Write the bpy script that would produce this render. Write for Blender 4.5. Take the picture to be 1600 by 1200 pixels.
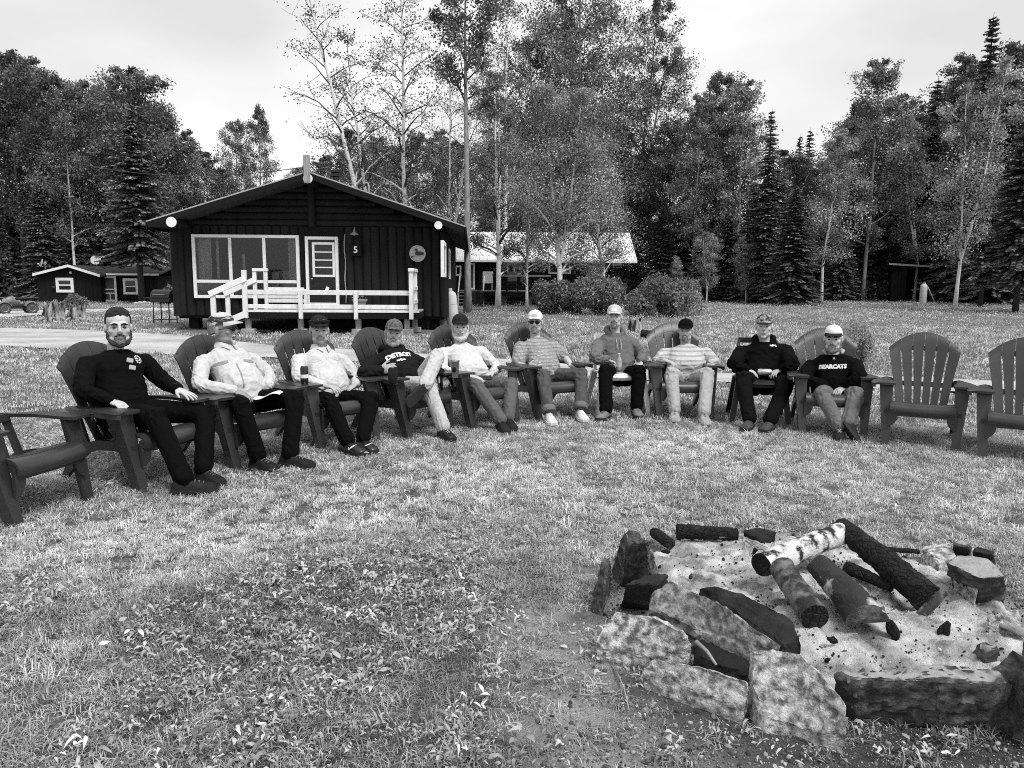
import bpy, bmesh, math, random
import numpy as np
from mathutils import Vector, Matrix, noise
from mathutils.bvhtree import BVHTree
R = math.radians
random.seed(7)
rng = np.random.default_rng(11)
SC = bpy.context.scene
COL = SC.collection
for o in list(bpy.data.objects):
    bpy.data.objects.remove(o)

# ------------------------------------------------------------------ camera, sky, sun, exposure
CAMZ, FPX, PITCH, ROLL = 1.40, 1180.0, math.atan(160 / 1180.0), R(0.40)
cF = np.array([0, math.cos(PITCH), -math.sin(PITCH)])
_U0 = np.array([0, math.sin(PITCH), math.cos(PITCH)])
_R0 = np.array([1.0, 0, 0])
cR = math.cos(ROLL) * _R0 + math.sin(ROLL) * _U0
cU = -math.sin(ROLL) * _R0 + math.cos(ROLL) * _U0
CAM = np.array([0, 0, CAMZ])
cd = bpy.data.cameras.new('camera')
cd.sensor_fit = 'HORIZONTAL'
cd.sensor_width = 36.0
cd.lens = FPX / 1600 * 36
cd.clip_start = 0.05
cd.clip_end = 3000
cam = bpy.data.objects.new('camera', cd)
COL.objects.link(cam)
cam.matrix_world = Matrix(((cR[0], cU[0], -cF[0], CAM[0]), (cR[1], cU[1], -cF[1], CAM[1]),
                           (cR[2], cU[2], -cF[2], CAM[2]), (0, 0, 0, 1)))
SC.camera = cam

SUN_EL, SUN_AZ = R(56), R(140)       # azimuth from +Y (away from the camera) towards +X
W = bpy.data.worlds.new('World')
SC.world = W
W.use_nodes = True
wn, wl = W.node_tree.nodes, W.node_tree.links
wn.clear()
w_out = wn.new('ShaderNodeOutputWorld')
w_bg = wn.new('ShaderNodeBackground')
w_bg.inputs['Strength'].default_value = 0.1
sky = wn.new('ShaderNodeTexSky')
sky.sky_type = 'NISHITA'
sky.sun_disc = False
sky.sun_elevation = SUN_EL
sky.sun_rotation = SUN_AZ
sky.dust_density = 4.0
bw = wn.new('ShaderNodeRGBToBW')
wl.new(sky.outputs[0], bw.inputs[0])
tc = wn.new('ShaderNodeTexCoord')
mp = wn.new('ShaderNodeMapping')
mp.inputs['Scale'].default_value = (1.0, 1.0, 2.6)
wl.new(tc.outputs['Generated'], mp.inputs[0])
nz = wn.new('ShaderNodeTexNoise')
nz.inputs['Scale'].default_value = 2.2
nz.inputs['Detail'].default_value = 5
nz.inputs['Roughness'].default_value = 0.45
wl.new(mp.outputs[0], nz.inputs[0])
mr = wn.new('ShaderNodeMapRange')       # cloud deck: a near white overcast with grey bellies
mr.inputs['From Min'].default_value = 0.38
mr.inputs['From Max'].default_value = 0.62
mr.inputs['To Min'].default_value = 5.2
mr.inputs['To Max'].default_value = 6.9
wl.new(nz.outputs[0], mr.inputs[0])
mx = wn.new('ShaderNodeMix')
mx.data_type = 'FLOAT'
mx.inputs[0].default_value = 0.88
wl.new(bw.outputs[0], mx.inputs[2])
wl.new(mr.outputs[0], mx.inputs[3])
wl.new(mx.outputs[0], w_bg.inputs['Color'])
wl.new(w_bg.outputs[0], w_out.inputs[0])

sd = bpy.data.lights.new('sun', 'SUN')
sd.energy = 2.0
sd.angle = R(20)
sd.color = (1, 1, 1)
sun = bpy.data.objects.new('sun', sd)
COL.objects.link(sun)
_sdir = Vector((math.sin(SUN_AZ) * math.cos(SUN_EL), math.cos(SUN_AZ) * math.cos(SUN_EL), math.sin(SUN_EL)))
sun.rotation_euler = _sdir.to_track_quat('Z', 'Y').to_euler()
sun.location = (0, 0, 30)
vs = SC.view_settings
vs.view_transform = 'Standard'
vs.look = 'None'
vs.exposure = 0.68
vs.gamma = 1.0
vs.use_curve_mapping = False
SC.cycles.max_bounces = 6
SC.cycles.diffuse_bounces = 3
SC.cycles.transparent_max_bounces = 8
SC.cycles.use_denoising = False
SC.cycles.filter_width = 1.0

# ------------------------------------------------------------------ pixel -> place
def ray(x, y):
    d = cF * FPX + cR * (x - 800) - cU * (y - 600)
    return d / d[1]
def terr(x, y):                     # the far yard rises a little from one side to the other
    t = np.clip((np.asarray(y, float) - 14) / 26, 0, 1)
    return .0105 * np.clip(x, -60, 60) * t * t * (3 - 2 * t)
def G(x, y, z=None):                # the point of the ground, or of the plane at height z, seen at a pixel
    d = ray(x, y)
    if z is not None:
        return CAM + d * ((z - CAMZ) / d[2])
    z = 0.0
    for _ in range(12):
        p = CAM + d * min(90.0, max(1.0, (z - CAMZ) / min(-1e-4, d[2])))
        z = float(terr(p[0], p[1]))
    p[2] = z
    return p
def D(x, y, dist):                  # the point at distance dist (along +Y) seen at a pixel
    return CAM + ray(x, y) * dist
def px(p):
    v = np.asarray(p, float) - CAM
    k = v @ cF
    return (800 + FPX * (v @ cR) / k, 600 - FPX * (v @ cU) / k)

# ------------------------------------------------------------------ meshes
class MB:
    """collects shapes; build() links them as one mesh object"""
    def __init__(s):
        s.v, s.f, s.m, s.n = [], [], [], 0
    def add(s, v, f, mi=0):
        v = np.asarray(v, float).reshape(-1, 3)
        s.v.append(v)
        for q in f:
            s.f.append(tuple(int(i) + s.n for i in q))
            s.m.append(mi)
        s.n += len(v)
        return s
    def box(s, c, size, rot=None, bev=0.0, mi=0):
        hx, hy, hz = (d / 2 for d in size)
        if bev <= 0:
            v = [(x, y, z) for x in (-hx, hx) for y in (-hy, hy) for z in (-hz, hz)]
            f = [(0, 1, 3, 2), (4, 6, 7, 5), (0, 4, 5, 1), (2, 3, 7, 6), (0, 2, 6, 4), (1, 5, 7, 3)]
        else:
            b = min(bev, hx * .9, hy * .9, hz * .9)
            v, idx = [], {}
            for sx in (-1, 1):
                for sy in (-1, 1):
                    for sz in (-1, 1):
                        for a in range(3):
                            p = [sx * (hx - b), sy * (hy - b), sz * (hz - b)]
                            p[a] = (sx * hx, sy * hy, sz * hz)[a]
                            idx[sx, sy, sz, a] = len(v)
                            v.append(p)
            f = []
            for a in range(3):
                o1, o2 = [(1, 2), (2, 0), (0, 1)][a]
                for sg in (-1, 1):
                    q = []
                    for t1, t2 in ((-1, -1), (1, -1), (1, 1), (-1, 1)):
                        k = [0, 0, 0]; k[a] = sg; k[o1] = t1; k[o2] = t2
                        q.append(idx[k[0], k[1], k[2], a])
                    f.append(q if sg > 0 else q[::-1])
            for a in range(3):          # edges along axis a
                o1, o2 = [(1, 2), (2, 0), (0, 1)][a]
                for t1 in (-1, 1):
                    for t2 in (-1, 1):
                        k0 = [0, 0, 0]; k0[a] = -1; k0[o1] = t1; k0[o2] = t2
                        k1 = list(k0); k1[a] = 1
                        q = [idx[(*k0, o1)], idx[(*k1, o1)], idx[(*k1, o2)], idx[(*k0, o2)]]
                        f.append(q if t1 * t2 < 0 else q[::-1])
            for sx in (-1, 1):
                for sy in (-1, 1):
                    for sz in (-1, 1):
                        q = [idx[sx, sy, sz, a] for a in range(3)]
                        f.append(q if sx * sy * sz > 0 else q[::-1])
        v = np.array(v)
        if rot is not None:
            v = v @ np.asarray(rot).T
        return s.add(v + np.asarray(c), f, mi)
    def beam(s, p0, p1, w, h, up=(0, 0, 1), bev=0.0, mi=0):
        p0, p1 = np.asarray(p0, float), np.asarray(p1, float)
        y = p1 - p0
        L = np.linalg.norm(y); y = y / L
        x = np.cross(y, up); x /= np.linalg.norm(x)
        z = np.cross(x, y)
        return s.box((p0 + p1) / 2, (w, L, h), np.stack([x, y, z], 1), bev, mi)
    def loft(s, rings, cap=True, mi=0, closed=True):
        rings = [np.asarray(r, float) for r in rings]
        n = len(rings[0])
        v = np.concatenate(rings)
        f = []
        for i in range(len(rings) - 1):
            for j in range(n if closed else n - 1):
                a, b = i * n + j, i * n + (j + 1) % n
                f.append((a, b, b + n, a + n))
        if cap:
            f.append(tuple(range(n))[::-1])
            f.append(tuple(range((len(rings) - 1) * n, len(rings) * n)))
        return s.add(v, f, mi)
    def tube(s, pts, rad, n=8, cap=True, mi=0, flat=1.0, up=None):
        pts = np.asarray(pts, float)
        rad = np.broadcast_to(np.asarray(rad, float), (len(pts),))
        t = np.gradient(pts, axis=0)
        t /= np.linalg.norm(t, axis=1)[:, None] + 1e-12
        if up is None:
            up = (0, 0, 1) if abs(t[0][2]) < .9 else (1, 0, 0)
        u = np.cross(t[0], up); u /= np.linalg.norm(u)
        rings = []
        a = np.arange(n) / n * 2 * math.pi
        for i in range(len(pts)):
            u = u - t[i] * (u @ t[i]); u /= np.linalg.norm(u)
            w = np.cross(t[i], u)
            rings.append(pts[i] + rad[i] * (np.cos(a)[:, None] * u + flat * np.sin(a)[:, None] * w))
        return s.loft(rings, cap, mi)
    def ell(s, c, r, rot=None, n=12, m=8, mi=0):
        v = [(0, 0, -1)]
        for i in range(1, m):
            t = math.pi * i / m
            for j in range(n):
                a = 2 * math.pi * j / n
                v.append((math.sin(t) * math.cos(a), math.sin(t) * math.sin(a), -math.cos(t)))
        v.append((0, 0, 1))
        f = [(0, 1 + (j + 1) % n, 1 + j) for j in range(n)]
        for i in range(m - 2):
            for j in range(n):
                a, b = 1 + i * n + j, 1 + i * n + (j + 1) % n
                f.append((a, b, b + n, a + n))
        q = 1 + (m - 2) * n
        f += [(q + j, q + (j + 1) % n, q + n) for j in range(n)]
        v = np.array(v) * np.broadcast_to(np.asarray(r, float), (3,))
        if rot is not None:
            v = v @ np.asarray(rot).T
        return s.add(v + np.asarray(c), f, mi)
    def lathe(s, prof, c=(0, 0, 0), n=16, rot=None, mi=0):
        rings = []
        a = np.arange(n) / n * 2 * math.pi
        for r, z in prof:
            q = np.stack([r * np.cos(a), r * np.sin(a), np.full(n, z)], 1)
            if rot is not None:
                q = q @ np.asarray(rot).T
            rings.append(q + np.asarray(c))
        return s.loft(rings, True, mi)
    def prism(s, poly, ax, h0, h1, mi=0):
        """polygon in the plane across axis ax, extruded from h0 to h1"""
        def P(u, w, h):
            return {0: (h, u, w), 1: (u, h, w), 2: (u, w, h)}[ax]
        n = len(poly)
        v = [P(u, w, h0) for u, w in poly] + [P(u, w, h1) for u, w in poly]
        f = [(i, (i + 1) % n, (i + 1) % n + n, i + n) for i in range(n)]
        f += [tuple(range(n))[::-1], tuple(range(n, 2 * n))]
        return s.add(v, f, mi)
    def mesh(s, name='mesh', fix=True):
        me = bpy.data.meshes.new(name)
        me.from_pydata(np.concatenate(s.v).tolist() if s.v else [], [], s.f)
        if any(s.m):
            me.polygons.foreach_set('material_index', s.m)
        if fix:
            bm = bmesh.new(); bm.from_mesh(me)
            bmesh.ops.recalc_face_normals(bm, faces=bm.faces[:])
            bm.to_mesh(me); bm.free()
        me.update()
        return me
    def build(s, name, mat, parent=None, smooth=False, fix=True, auto=None):
        return mobj(name, s.mesh(name, fix), mat, parent, smooth, auto)

def mobj(name, me, mat, parent=None, smooth=False, auto=None):
    mats = mat if isinstance(mat, (list, tuple)) else [mat]
    if len(me.materials) == 0:
        for m in mats:
            me.materials.append(m)
    if smooth or auto:
        me.polygons.foreach_set('use_smooth', [True] * len(me.polygons))
        if auto:
            me.set_sharp_from_angle(angle=R(auto))
    o = bpy.data.objects.new(name, me)
    COL.objects.link(o)
    if parent is not None:
        o.parent = parent
    return o
def empty(name, loc=(0, 0, 0), rz=0.0):
    o = bpy.data.objects.new(name, None)
    COL.objects.link(o)
    o.empty_display_size = .2
    o.location = tuple(float(c) for c in loc)
    o.rotation_euler = (0, 0, rz)
    return o
def tag(o, label=None, cat=None, group=None, kind=None):
    for k, v in (('label', label), ('category', cat), ('group', group), ('kind', kind)):
        if v:
            o[k] = v
    return o
def copy_tree(o, parent=None):
    c = o.copy()
    COL.objects.link(c)
    c.parent = parent
    for ch in list(o.children):
        copy_tree(ch, c)
    return c
def grid_mesh(v, nx, ny):
    """v: (ny*nx,3) row-major -> mesh"""
    me = bpy.data.meshes.new('grid')
    i = np.arange((ny - 1) * (nx - 1))
    a = (i // (nx - 1)) * nx + i % (nx - 1)
    return quads_mesh(v, np.stack([a, a + 1, a + nx + 1, a + nx], 1), me)
def quads_mesh(v, q, me=None):
    me = me or bpy.data.meshes.new('quads')
    v, q = np.asarray(v, np.float32), np.asarray(q, np.int32)
    k = q.shape[1]
    me.vertices.add(len(v)); me.vertices.foreach_set('co', v.ravel())
    me.loops.add(q.size); me.loops.foreach_set('vertex_index', q.ravel())
    me.polygons.add(len(q))
    me.polygons.foreach_set('loop_start', np.arange(len(q), dtype=np.int32) * k)
    me.update(calc_edges=True)
    me.validate()
    return me
def setattr_v(me, name, arr):
    a = me.attributes.new(name, 'FLOAT', 'POINT')
    a.data.foreach_set('value', np.asarray(arr, np.float32))
def rotz(t):
    c, s = math.cos(t), math.sin(t)
    return np.array([[c, -s, 0], [s, c, 0], [0, 0, 1.0]])
def rotx(t):
    c, s = math.cos(t), math.sin(t)
    return np.array([[1.0, 0, 0], [0, c, -s], [0, s, c]])
def roty(t):
    c, s = math.cos(t), math.sin(t)
    return np.array([[c, 0, s], [0, 1.0, 0], [-s, 0, c]])
def unit(v):
    v = np.asarray(v, float)
    return v / (np.linalg.norm(v) + 1e-12)
def nz3(p, s=1.0, o=0.0):
    return noise.noise(Vector((p[0] * s + o, p[1] * s + o * .7, p[2] * s - o)))

# ------------------------------------------------------------------ materials (the photograph is monochrome: every base colour is a grey)
def gm(name, v, rough=.8, var=.25, scale=6.0, bump=0.0, bscale=60.0, spec=.25, stretch=(1, 1, 1), rnd=0.0, detail=5.0,
       v2=None, cut=(.45, .62), metal=0.0, transl=0.0, attr=None, bstretch=None, coat=0.0):
    """grey procedural material: noise mottling around v (or towards v2), bump grain, optional per-object and per-vertex tone"""
    m = bpy.data.materials.new(name)
    m.use_nodes = True
    n, l = m.node_tree.nodes, m.node_tree.links
    b = n['Principled BSDF']
    b.inputs['Roughness'].default_value = rough
    b.inputs['Specular IOR Level'].default_value = spec
    b.inputs['Metallic'].default_value = metal
    b.inputs['Coat Weight'].default_value = coat
    t = n.new('ShaderNodeTexCoord')
    mp = n.new('ShaderNodeMapping')
    mp.inputs['Scale'].default_value = stretch
    l.new(t.outputs['Object'], mp.inputs[0])
    nz = n.new('ShaderNodeTexNoise')
    nz.inputs['Scale'].default_value = scale
    nz.inputs['Detail'].default_value = detail
    nz.inputs['Roughness'].default_value = .6
    l.new(mp.outputs[0], nz.inputs[0])
    r = n.new('ShaderNodeMapRange')
    if v2 is None:
        r.inputs['From Min'].default_value = .3
        r.inputs['From Max'].default_value = .7
        r.inputs['To Min'].default_value = v * (1 - var)
        r.inputs['To Max'].default_value = v * (1 + var)
    else:
        r.inputs['From Min'].default_value, r.inputs['From Max'].default_value = cut
        r.inputs['To Min'].default_value, r.inputs['To Max'].default_value = v, v2
    l.new(nz.outputs[0], r.inputs[0])
    out = r.outputs[0]
    if rnd:
        oi = n.new('ShaderNodeObjectInfo')
        rr = n.new('ShaderNodeMapRange')
        rr.inputs['To Min'].default_value = 1 - rnd
        rr.inputs['To Max'].default_value = 1 + rnd
        l.new(oi.outputs['Random'], rr.inputs[0])
        mu = n.new('ShaderNodeMath'); mu.operation = 'MULTIPLY'
        l.new(out, mu.inputs[0]); l.new(rr.outputs[0], mu.inputs[1])
        out = mu.outputs[0]
    if attr:
        at = n.new('ShaderNodeAttribute'); at.attribute_name = attr
        mu = n.new('ShaderNodeMath'); mu.operation = 'MULTIPLY'
        l.new(out, mu.inputs[0]); l.new(at.outputs['Fac'], mu.inputs[1])
        out = mu.outputs[0]
    l.new(out, b.inputs['Base Color'])
    if bump:
        nb = n.new('ShaderNodeTexNoise')
        nb.inputs['Scale'].default_value = bscale
        nb.inputs['Detail'].default_value = 6
        nb.inputs['Roughness'].default_value = .65
        if bstretch:
            m2 = n.new('ShaderNodeMapping'); m2.inputs['Scale'].default_value = bstretch
            l.new(t.outputs['Object'], m2.inputs[0]); l.new(m2.outputs[0], nb.inputs[0])
        else:
            l.new(mp.outputs[0], nb.inputs[0])
        bp = n.new('ShaderNodeBump')
        bp.inputs['Strength'].default_value = min(1.0, bump)
        bp.inputs['Distance'].default_value = .02
        l.new(nb.outputs[0], bp.inputs['Height'])
        l.new(bp.outputs[0], b.inputs['Normal'])
    if transl:
        tr = n.new('ShaderNodeBsdfTranslucent')
        l.new(out, tr.inputs['Color'])
        ms = n.new('ShaderNodeMixShader')
        ms.inputs[0].default_value = transl
        l.new(b.outputs[0], ms.inputs[1]); l.new(tr.outputs[0], ms.inputs[2])
        l.new(ms.outputs[0], n['Material Output'].inputs[0])
    return m
def glass(name, v=.02, rough=.03, alpha=.25):
    """window glass: a dark clear pane that mirrors the sky"""
    m = bpy.data.materials.new(name); m.use_nodes = True
    n, l = m.node_tree.nodes, m.node_tree.links
    n.remove(n['Principled BSDF'])
    g = n.new('ShaderNodeBsdfGlossy'); g.inputs['Roughness'].default_value = rough
    g.inputs['Color'].default_value = (.9, .9, .9, 1)
    t = n.new('ShaderNodeBsdfTransparent'); t.inputs['Color'].default_value = (.75, .75, .75, 1)
    fr = n.new('ShaderNodeFresnel'); fr.inputs['IOR'].default_value = 1.5
    ms = n.new('ShaderNodeMixShader')
    l.new(fr.outputs[0], ms.inputs[0]); l.new(t.outputs[0], ms.inputs[1]); l.new(g.outputs[0], ms.inputs[2])
    l.new(ms.outputs[0], n['Material Output'].inputs[0])
    return m
# ------------------------------------------------------------------ ground, road, grass
PIT_C = G(1275, 938)[:2]
PIT_R = .84
road_far = [(-500, 503), (-200, 508), (0, 513), (150, 517), (280, 524), (430, 541), (560, 548), (760, 560), (1000, 577), (1150, 585), (1370, 588), (1600, 598), (1900, 612), (2300, 634)]
road_near = [(-500, 538), (-200, 540), (0, 541), (150, 549), (280, 555), (430, 560), (560, 566), (760, 578), (1000, 595), (1150, 599), (1370, 609), (1600, 618), (1900, 632), (2300, 654)]
drive_far = [(-400, 486), (0, 487), (90, 484.5), (180, 482.5), (290, 481.5)]
drive_near = [(-400, 498), (0, 496.5), (90, 491), (180, 487.2), (290, 485)]
def strip(far, near, n=140, wob=.18, seed=3):
    def samp(pts):
        P = np.array([G(*p)[:2] for p in pts])
        s = np.concatenate([[0], np.cumsum(np.linalg.norm(np.diff(P, axis=0), axis=1))])
        t = np.linspace(0, s[-1], n)
        return np.stack([np.interp(t, s, P[:, k]) for k in (0, 1)], 1)
    a, b = samp(far), samp(near)
    for arr, sg in ((a, 1), (b, -1)):
        for i in range(n):
            w = nz3((arr[i][0], arr[i][1], seed + sg), 1.3) * wob + nz3((arr[i][0], arr[i][1], seed + sg), 5) * wob * .4
            d = unit(a[i] - b[i])
            arr[i] += d * w
    return a, b
road_a, road_b = strip(road_far, road_near)
drive_a, drive_b = strip(drive_far, drive_near, 60, .12, 9)
def in_poly(p, poly):
    """p (n,2) inside the polygon (m,2)"""
    x, y = p[:, 0], p[:, 1]
    c = np.zeros(len(p), bool)
    j = len(poly) - 1
    for i in range(len(poly)):
        xi, yi = poly[i]; xj, yj = poly[j]
        m = ((yi > y) != (yj > y))
        with np.errstate(divide='ignore', invalid='ignore'):
            m &= x < (xj - xi) * (y - yi) / (yj - yi + 1e-12) + xi
        c ^= m
        j = i
    return c
ROAD_POLY = np.concatenate([road_a, road_b[::-1]])
DRIVE_POLY = np.concatenate([drive_a, drive_b[::-1]])
PATCH = []
for x, y, r, s in [(150, 868, .55, 1), (330, 850, .5, 1), (60, 1030, .25, .8), (560, 790, .6, .7), (760, 745, .7, .8), (1010, 690, .8, .8), (1150, 720, .6, .6),
                   (420, 800, .6, .5), (900, 770, .5, .5), (1250, 770, .7, .5), (1500, 800, .6, .4), (170, 800, .4, .6),
                   (560, 930, .35, -1), (460, 900, .3, -.9), (420, 1000, .3, -.6), (640, 1120, .3, -.6), (230, 960, .3, -.7), (700, 880, .4, -.5), (860, 1090, .2, -.3)]:
    PATCH.append((*G(x, y)[:2], r, s))
BARE = []
for x, y, r, s in [(870, 975, .23, 1), (930, 1075, .28, .8), (1100, 1140, .35, .95), (1400, 1170, .35, 1), (1000, 1180, .3, .8), (1250, 1190, .3, .9), (1570, 1130, .4, 1), (905, 890, .15, .6), (820, 1000, .16, .5), (780, 1140, .2, .35)]:
    BARE.append((*G(x, y)[:2], r, s))
def gauss_field(p, lst):
    o = np.zeros(len(p))
    for x, y, r, s in lst:
        o += s * np.exp(-((p[:, 0] - x) ** 2 + (p[:, 1] - y) ** 2) / (r * r))
    return o
def bare_at(p):
    d = np.hypot(p[:, 0] - PIT_C[0], p[:, 1] - PIT_C[1])
    return np.clip(gauss_field(p, BARE) + 1.1 * np.exp(-np.clip(d - PIT_R, 0, 9) ** 2 / .018), 0, 1)

def ground_material(name):
    m = bpy.data.materials.new(name); m.use_nodes = True
    n, l = m.node_tree.nodes, m.node_tree.links
    b = n['Principled BSDF']; b.inputs['Roughness'].default_value = .95; b.inputs['Specular IOR Level'].default_value = .1
    t = n.new('ShaderNodeTexCoord')
    def N(s, d=6, ro=.65):
        q = n.new('ShaderNodeTexNoise'); q.inputs['Scale'].default_value = s; q.inputs['Detail'].default_value = d; q.inputs['Roughness'].default_value = ro
        l.new(t.outputs['Object'], q.inputs[0]); return q.outputs[0]
    def MR(i, a, c, d, e):
        q = n.new('ShaderNodeMapRange'); q.inputs[1].default_value = a; q.inputs[2].default_value = c; q.inputs[3].default_value = d; q.inputs[4].default_value = e
        l.new(i, q.inputs[0]); return q.outputs[0]
    def OP(op, a, c):
        q = n.new('ShaderNodeMath'); q.operation = op
        for i, z in enumerate((a, c)):
            if isinstance(z, float): q.inputs[i].default_value = z
            else: l.new(z, q.inputs[i])
        return q.outputs[0]
    g = OP('MULTIPLY', MR(N(14.0), .3, .7, .06, .28), MR(N(.45, 4), .3, .7, .75, 1.3))  # soil under the grass coloured darker, painting in shade between blades
    g = OP('MULTIPLY', g, MR(N(160.0, 2), .3, .7, .6, 1.4))
    so = n.new('ShaderNodeAttribute'); so.attribute_name = 'soot'
    soot = MR(so.outputs['Fac'], 0, 1, 1.0, .28)
    s = OP('MULTIPLY', OP('MULTIPLY', MR(N(5.0), .3, .7, .26, .52), soot), MR(N(220.0, 3), .3, .7, .65, 1.4))
    a = n.new('ShaderNodeAttribute'); a.attribute_name = 'bare'
    mixf = OP('ADD', a.outputs['Fac'], MR(N(11.0), .35, .65, -.25, .25))
    mixf = MR(mixf, .3, .6, 0, 1)
    mx = n.new('ShaderNodeMix'); mx.data_type = 'FLOAT'
    l.new(mixf, mx.inputs[0]); l.new(g, mx.inputs[2]); l.new(s, mx.inputs[3])
    l.new(mx.outputs[0], b.inputs['Base Color'])
    bp = n.new('ShaderNodeBump'); bp.inputs['Strength'].default_value = 1.0; bp.inputs['Distance'].default_value = .05
    l.new(N(45.0, 8, .7), bp.inputs['Height']); l.new(bp.outputs[0], b.inputs['Normal'])
    return m
def axis_pts(lo, hi, fine_lo, fine_hi, step):
    c = list(np.arange(fine_lo, fine_hi, step))
    s, x = step, fine_hi
    while x < hi:
        c.append(x); s *= 1.22; x += s
    c.append(hi)
    s, x, left = step, fine_lo, []
    while x > lo:
        s *= 1.22; x -= s; left.append(x)
    return np.array(sorted(set(left + c)))
gx, gy = axis_pts(-700, 700, -4.5, 5.5, .12), axis_pts(-60, 1400, 1.0, 10, .12)
GX, GY = np.meshgrid(gx, gy)
gp = np.stack([GX.ravel(), GY.ravel()], 1)
gz = np.array([noise.noise(Vector((x * .5, y * .5, 0))) * .018 + noise.noise(Vector((x * 2.1, y * 2.1, 4))) * .008 for x, y in gp]) - .012 + terr(gp[:, 0], gp[:, 1])
gme = grid_mesh(np.column_stack([gp, gz]), len(gx), len(gy))
setattr_v(gme, 'bare', bare_at(gp))
setattr_v(gme, 'soot', np.clip(gauss_field(gp, [(*G(x, y)[:2], r, 1.0) for x, y, r in ((1120, 1120, .22), (1260, 1165, .25), (1420, 1170, .25), (1570, 1150, .3), (1010, 1075, .12), (930, 960, .1), (940, 880, .1))]), 0, 1))
ground = tag(mobj('ground', gme, ground_material('lawn soil'), smooth=True), kind='structure')

def road_sheet(name, a, b, z):
    k = 10
    v = np.concatenate([a * (1 - t) + b * t for t in np.linspace(0, 1, k)])
    zz = terr(v[:, 0], v[:, 1]) + np.array([z + .012 + noise.noise(Vector((x * 3, y * 3, 1))) * .006 for x, y in v])
    me = grid_mesh(np.column_stack([v, zz]), len(a), k)
    m = gm(name + ' gravel', .36, .95, .45, .9, .8, 160, .1, v2=.56, cut=(.36, .62), detail=8)
    return tag(mobj(name, me, m, smooth=True), kind='structure')
road_sheet('road', road_a, road_b, .004)
road_sheet('drive', drive_a, drive_b, .008)

# grass: clumps of real blades strewn over the lawn
def hidden_collection(name):
    return bpy.data.collections.new(name)
def blade_clump(nb, rad, hmin, hmax, wid, seed, lean=.6, stalk=0):
    r = np.random.default_rng(seed)
    V, Q = [], []
    for i in range(nb):
        a = r.uniform(0, 6.283); d = rad * math.sqrt(r.uniform())
        p = np.array([d * math.cos(a), d * math.sin(a), -.01])
        h = r.uniform(hmin, hmax); b = r.uniform(0, 6.283); le = r.uniform(.25, 1) * lean
        dirv = np.array([math.cos(b), math.sin(b), 0]); sd = np.array([-dirv[1], dirv[0], 0]) * wid * r.uniform(.6, 1.3)
        p1 = p + dirv * h * le * .3 + np.array([0, 0, h * .6])
        p2 = p + dirv * h * le * 1.05 + np.array([0, 0, h * (1.0 - .35 * le)])
        k = len(V)
        V += [p - sd * .5, p + sd * .5, p1 + sd * .45, p1 - sd * .45, p2 + sd * .12, p2 - sd * .12]
        Q += [(k, k + 1, k + 2, k + 3), (k + 3, k + 2, k + 4, k + 5)]
    return quads_mesh(np.array(V), np.array(Q))
def leaf_rosette(nl, seed, L=.09):
    """a loose handful of broad leaves on short stalks, turned every way"""
    r = np.random.default_rng(seed)
    V, Q = [], []
    for i in range(nl):
        a = r.uniform(0, 6.28); ln = L * r.uniform(.5, 1.15); up = r.uniform(0, 1.6)
        c0 = np.array([*(r.normal(0, L * .9, 2)), r.uniform(.004, .028)])
        d = np.array([math.cos(a), math.sin(a), 0]); s = np.array([-d[1], d[0], r.uniform(-.5, .5)]); w = ln * r.uniform(.12, .24)
        st = [(0, .05, 0), (.3, .75, .28), (.65, 1, .42), (.9, .6, .38), (1.05, .05, .28)]
        k = len(V)
        for t, ww, zz in st:
            c = c0 + d * ln * t + np.array([0, 0, zz * ln * up])
            V += [c - s * w * ww, c + np.array([0, 0, -.15 * w * ww]), c + s * w * ww]
        for j in range(4):
            for q in (0, 1):
                Q.append((k + j * 3 + q, k + j * 3 + q + 1, k + j * 3 + 4 + q, k + j * 3 + 3 + q))
    return quads_mesh(np.array(V), np.array(Q))
def instance_material(name, v, rough, transl, rnd=.35):
    m = gm(name, v, rough, .15, 30, 0, transl=0, rnd=rnd, spec=.3)
    n, l = m.node_tree.nodes, m.node_tree.links
    b = n['Principled BSDF']
    src = b.inputs['Base Color'].links[0].from_socket
    at = n.new('ShaderNodeAttribute'); at.attribute_type = 'INSTANCER'; at.attribute_name = 'tone'
    mu = n.new('ShaderNodeMath'); mu.operation = 'MULTIPLY'
    l.new(src, mu.inputs[0]); l.new(at.outputs['Fac'], mu.inputs[1])
    l.new(mu.outputs[0], b.inputs['Base Color'])
    tr = n.new('ShaderNodeBsdfTranslucent'); l.new(mu.outputs[0], tr.inputs['Color'])
    ms = n.new('ShaderNodeMixShader'); ms.inputs[0].default_value = transl
    l.new(b.outputs[0], ms.inputs[1]); l.new(tr.outputs[0], ms.inputs[2]); l.new(ms.outputs[0], n['Material Output'].inputs[0])
    return m
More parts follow.
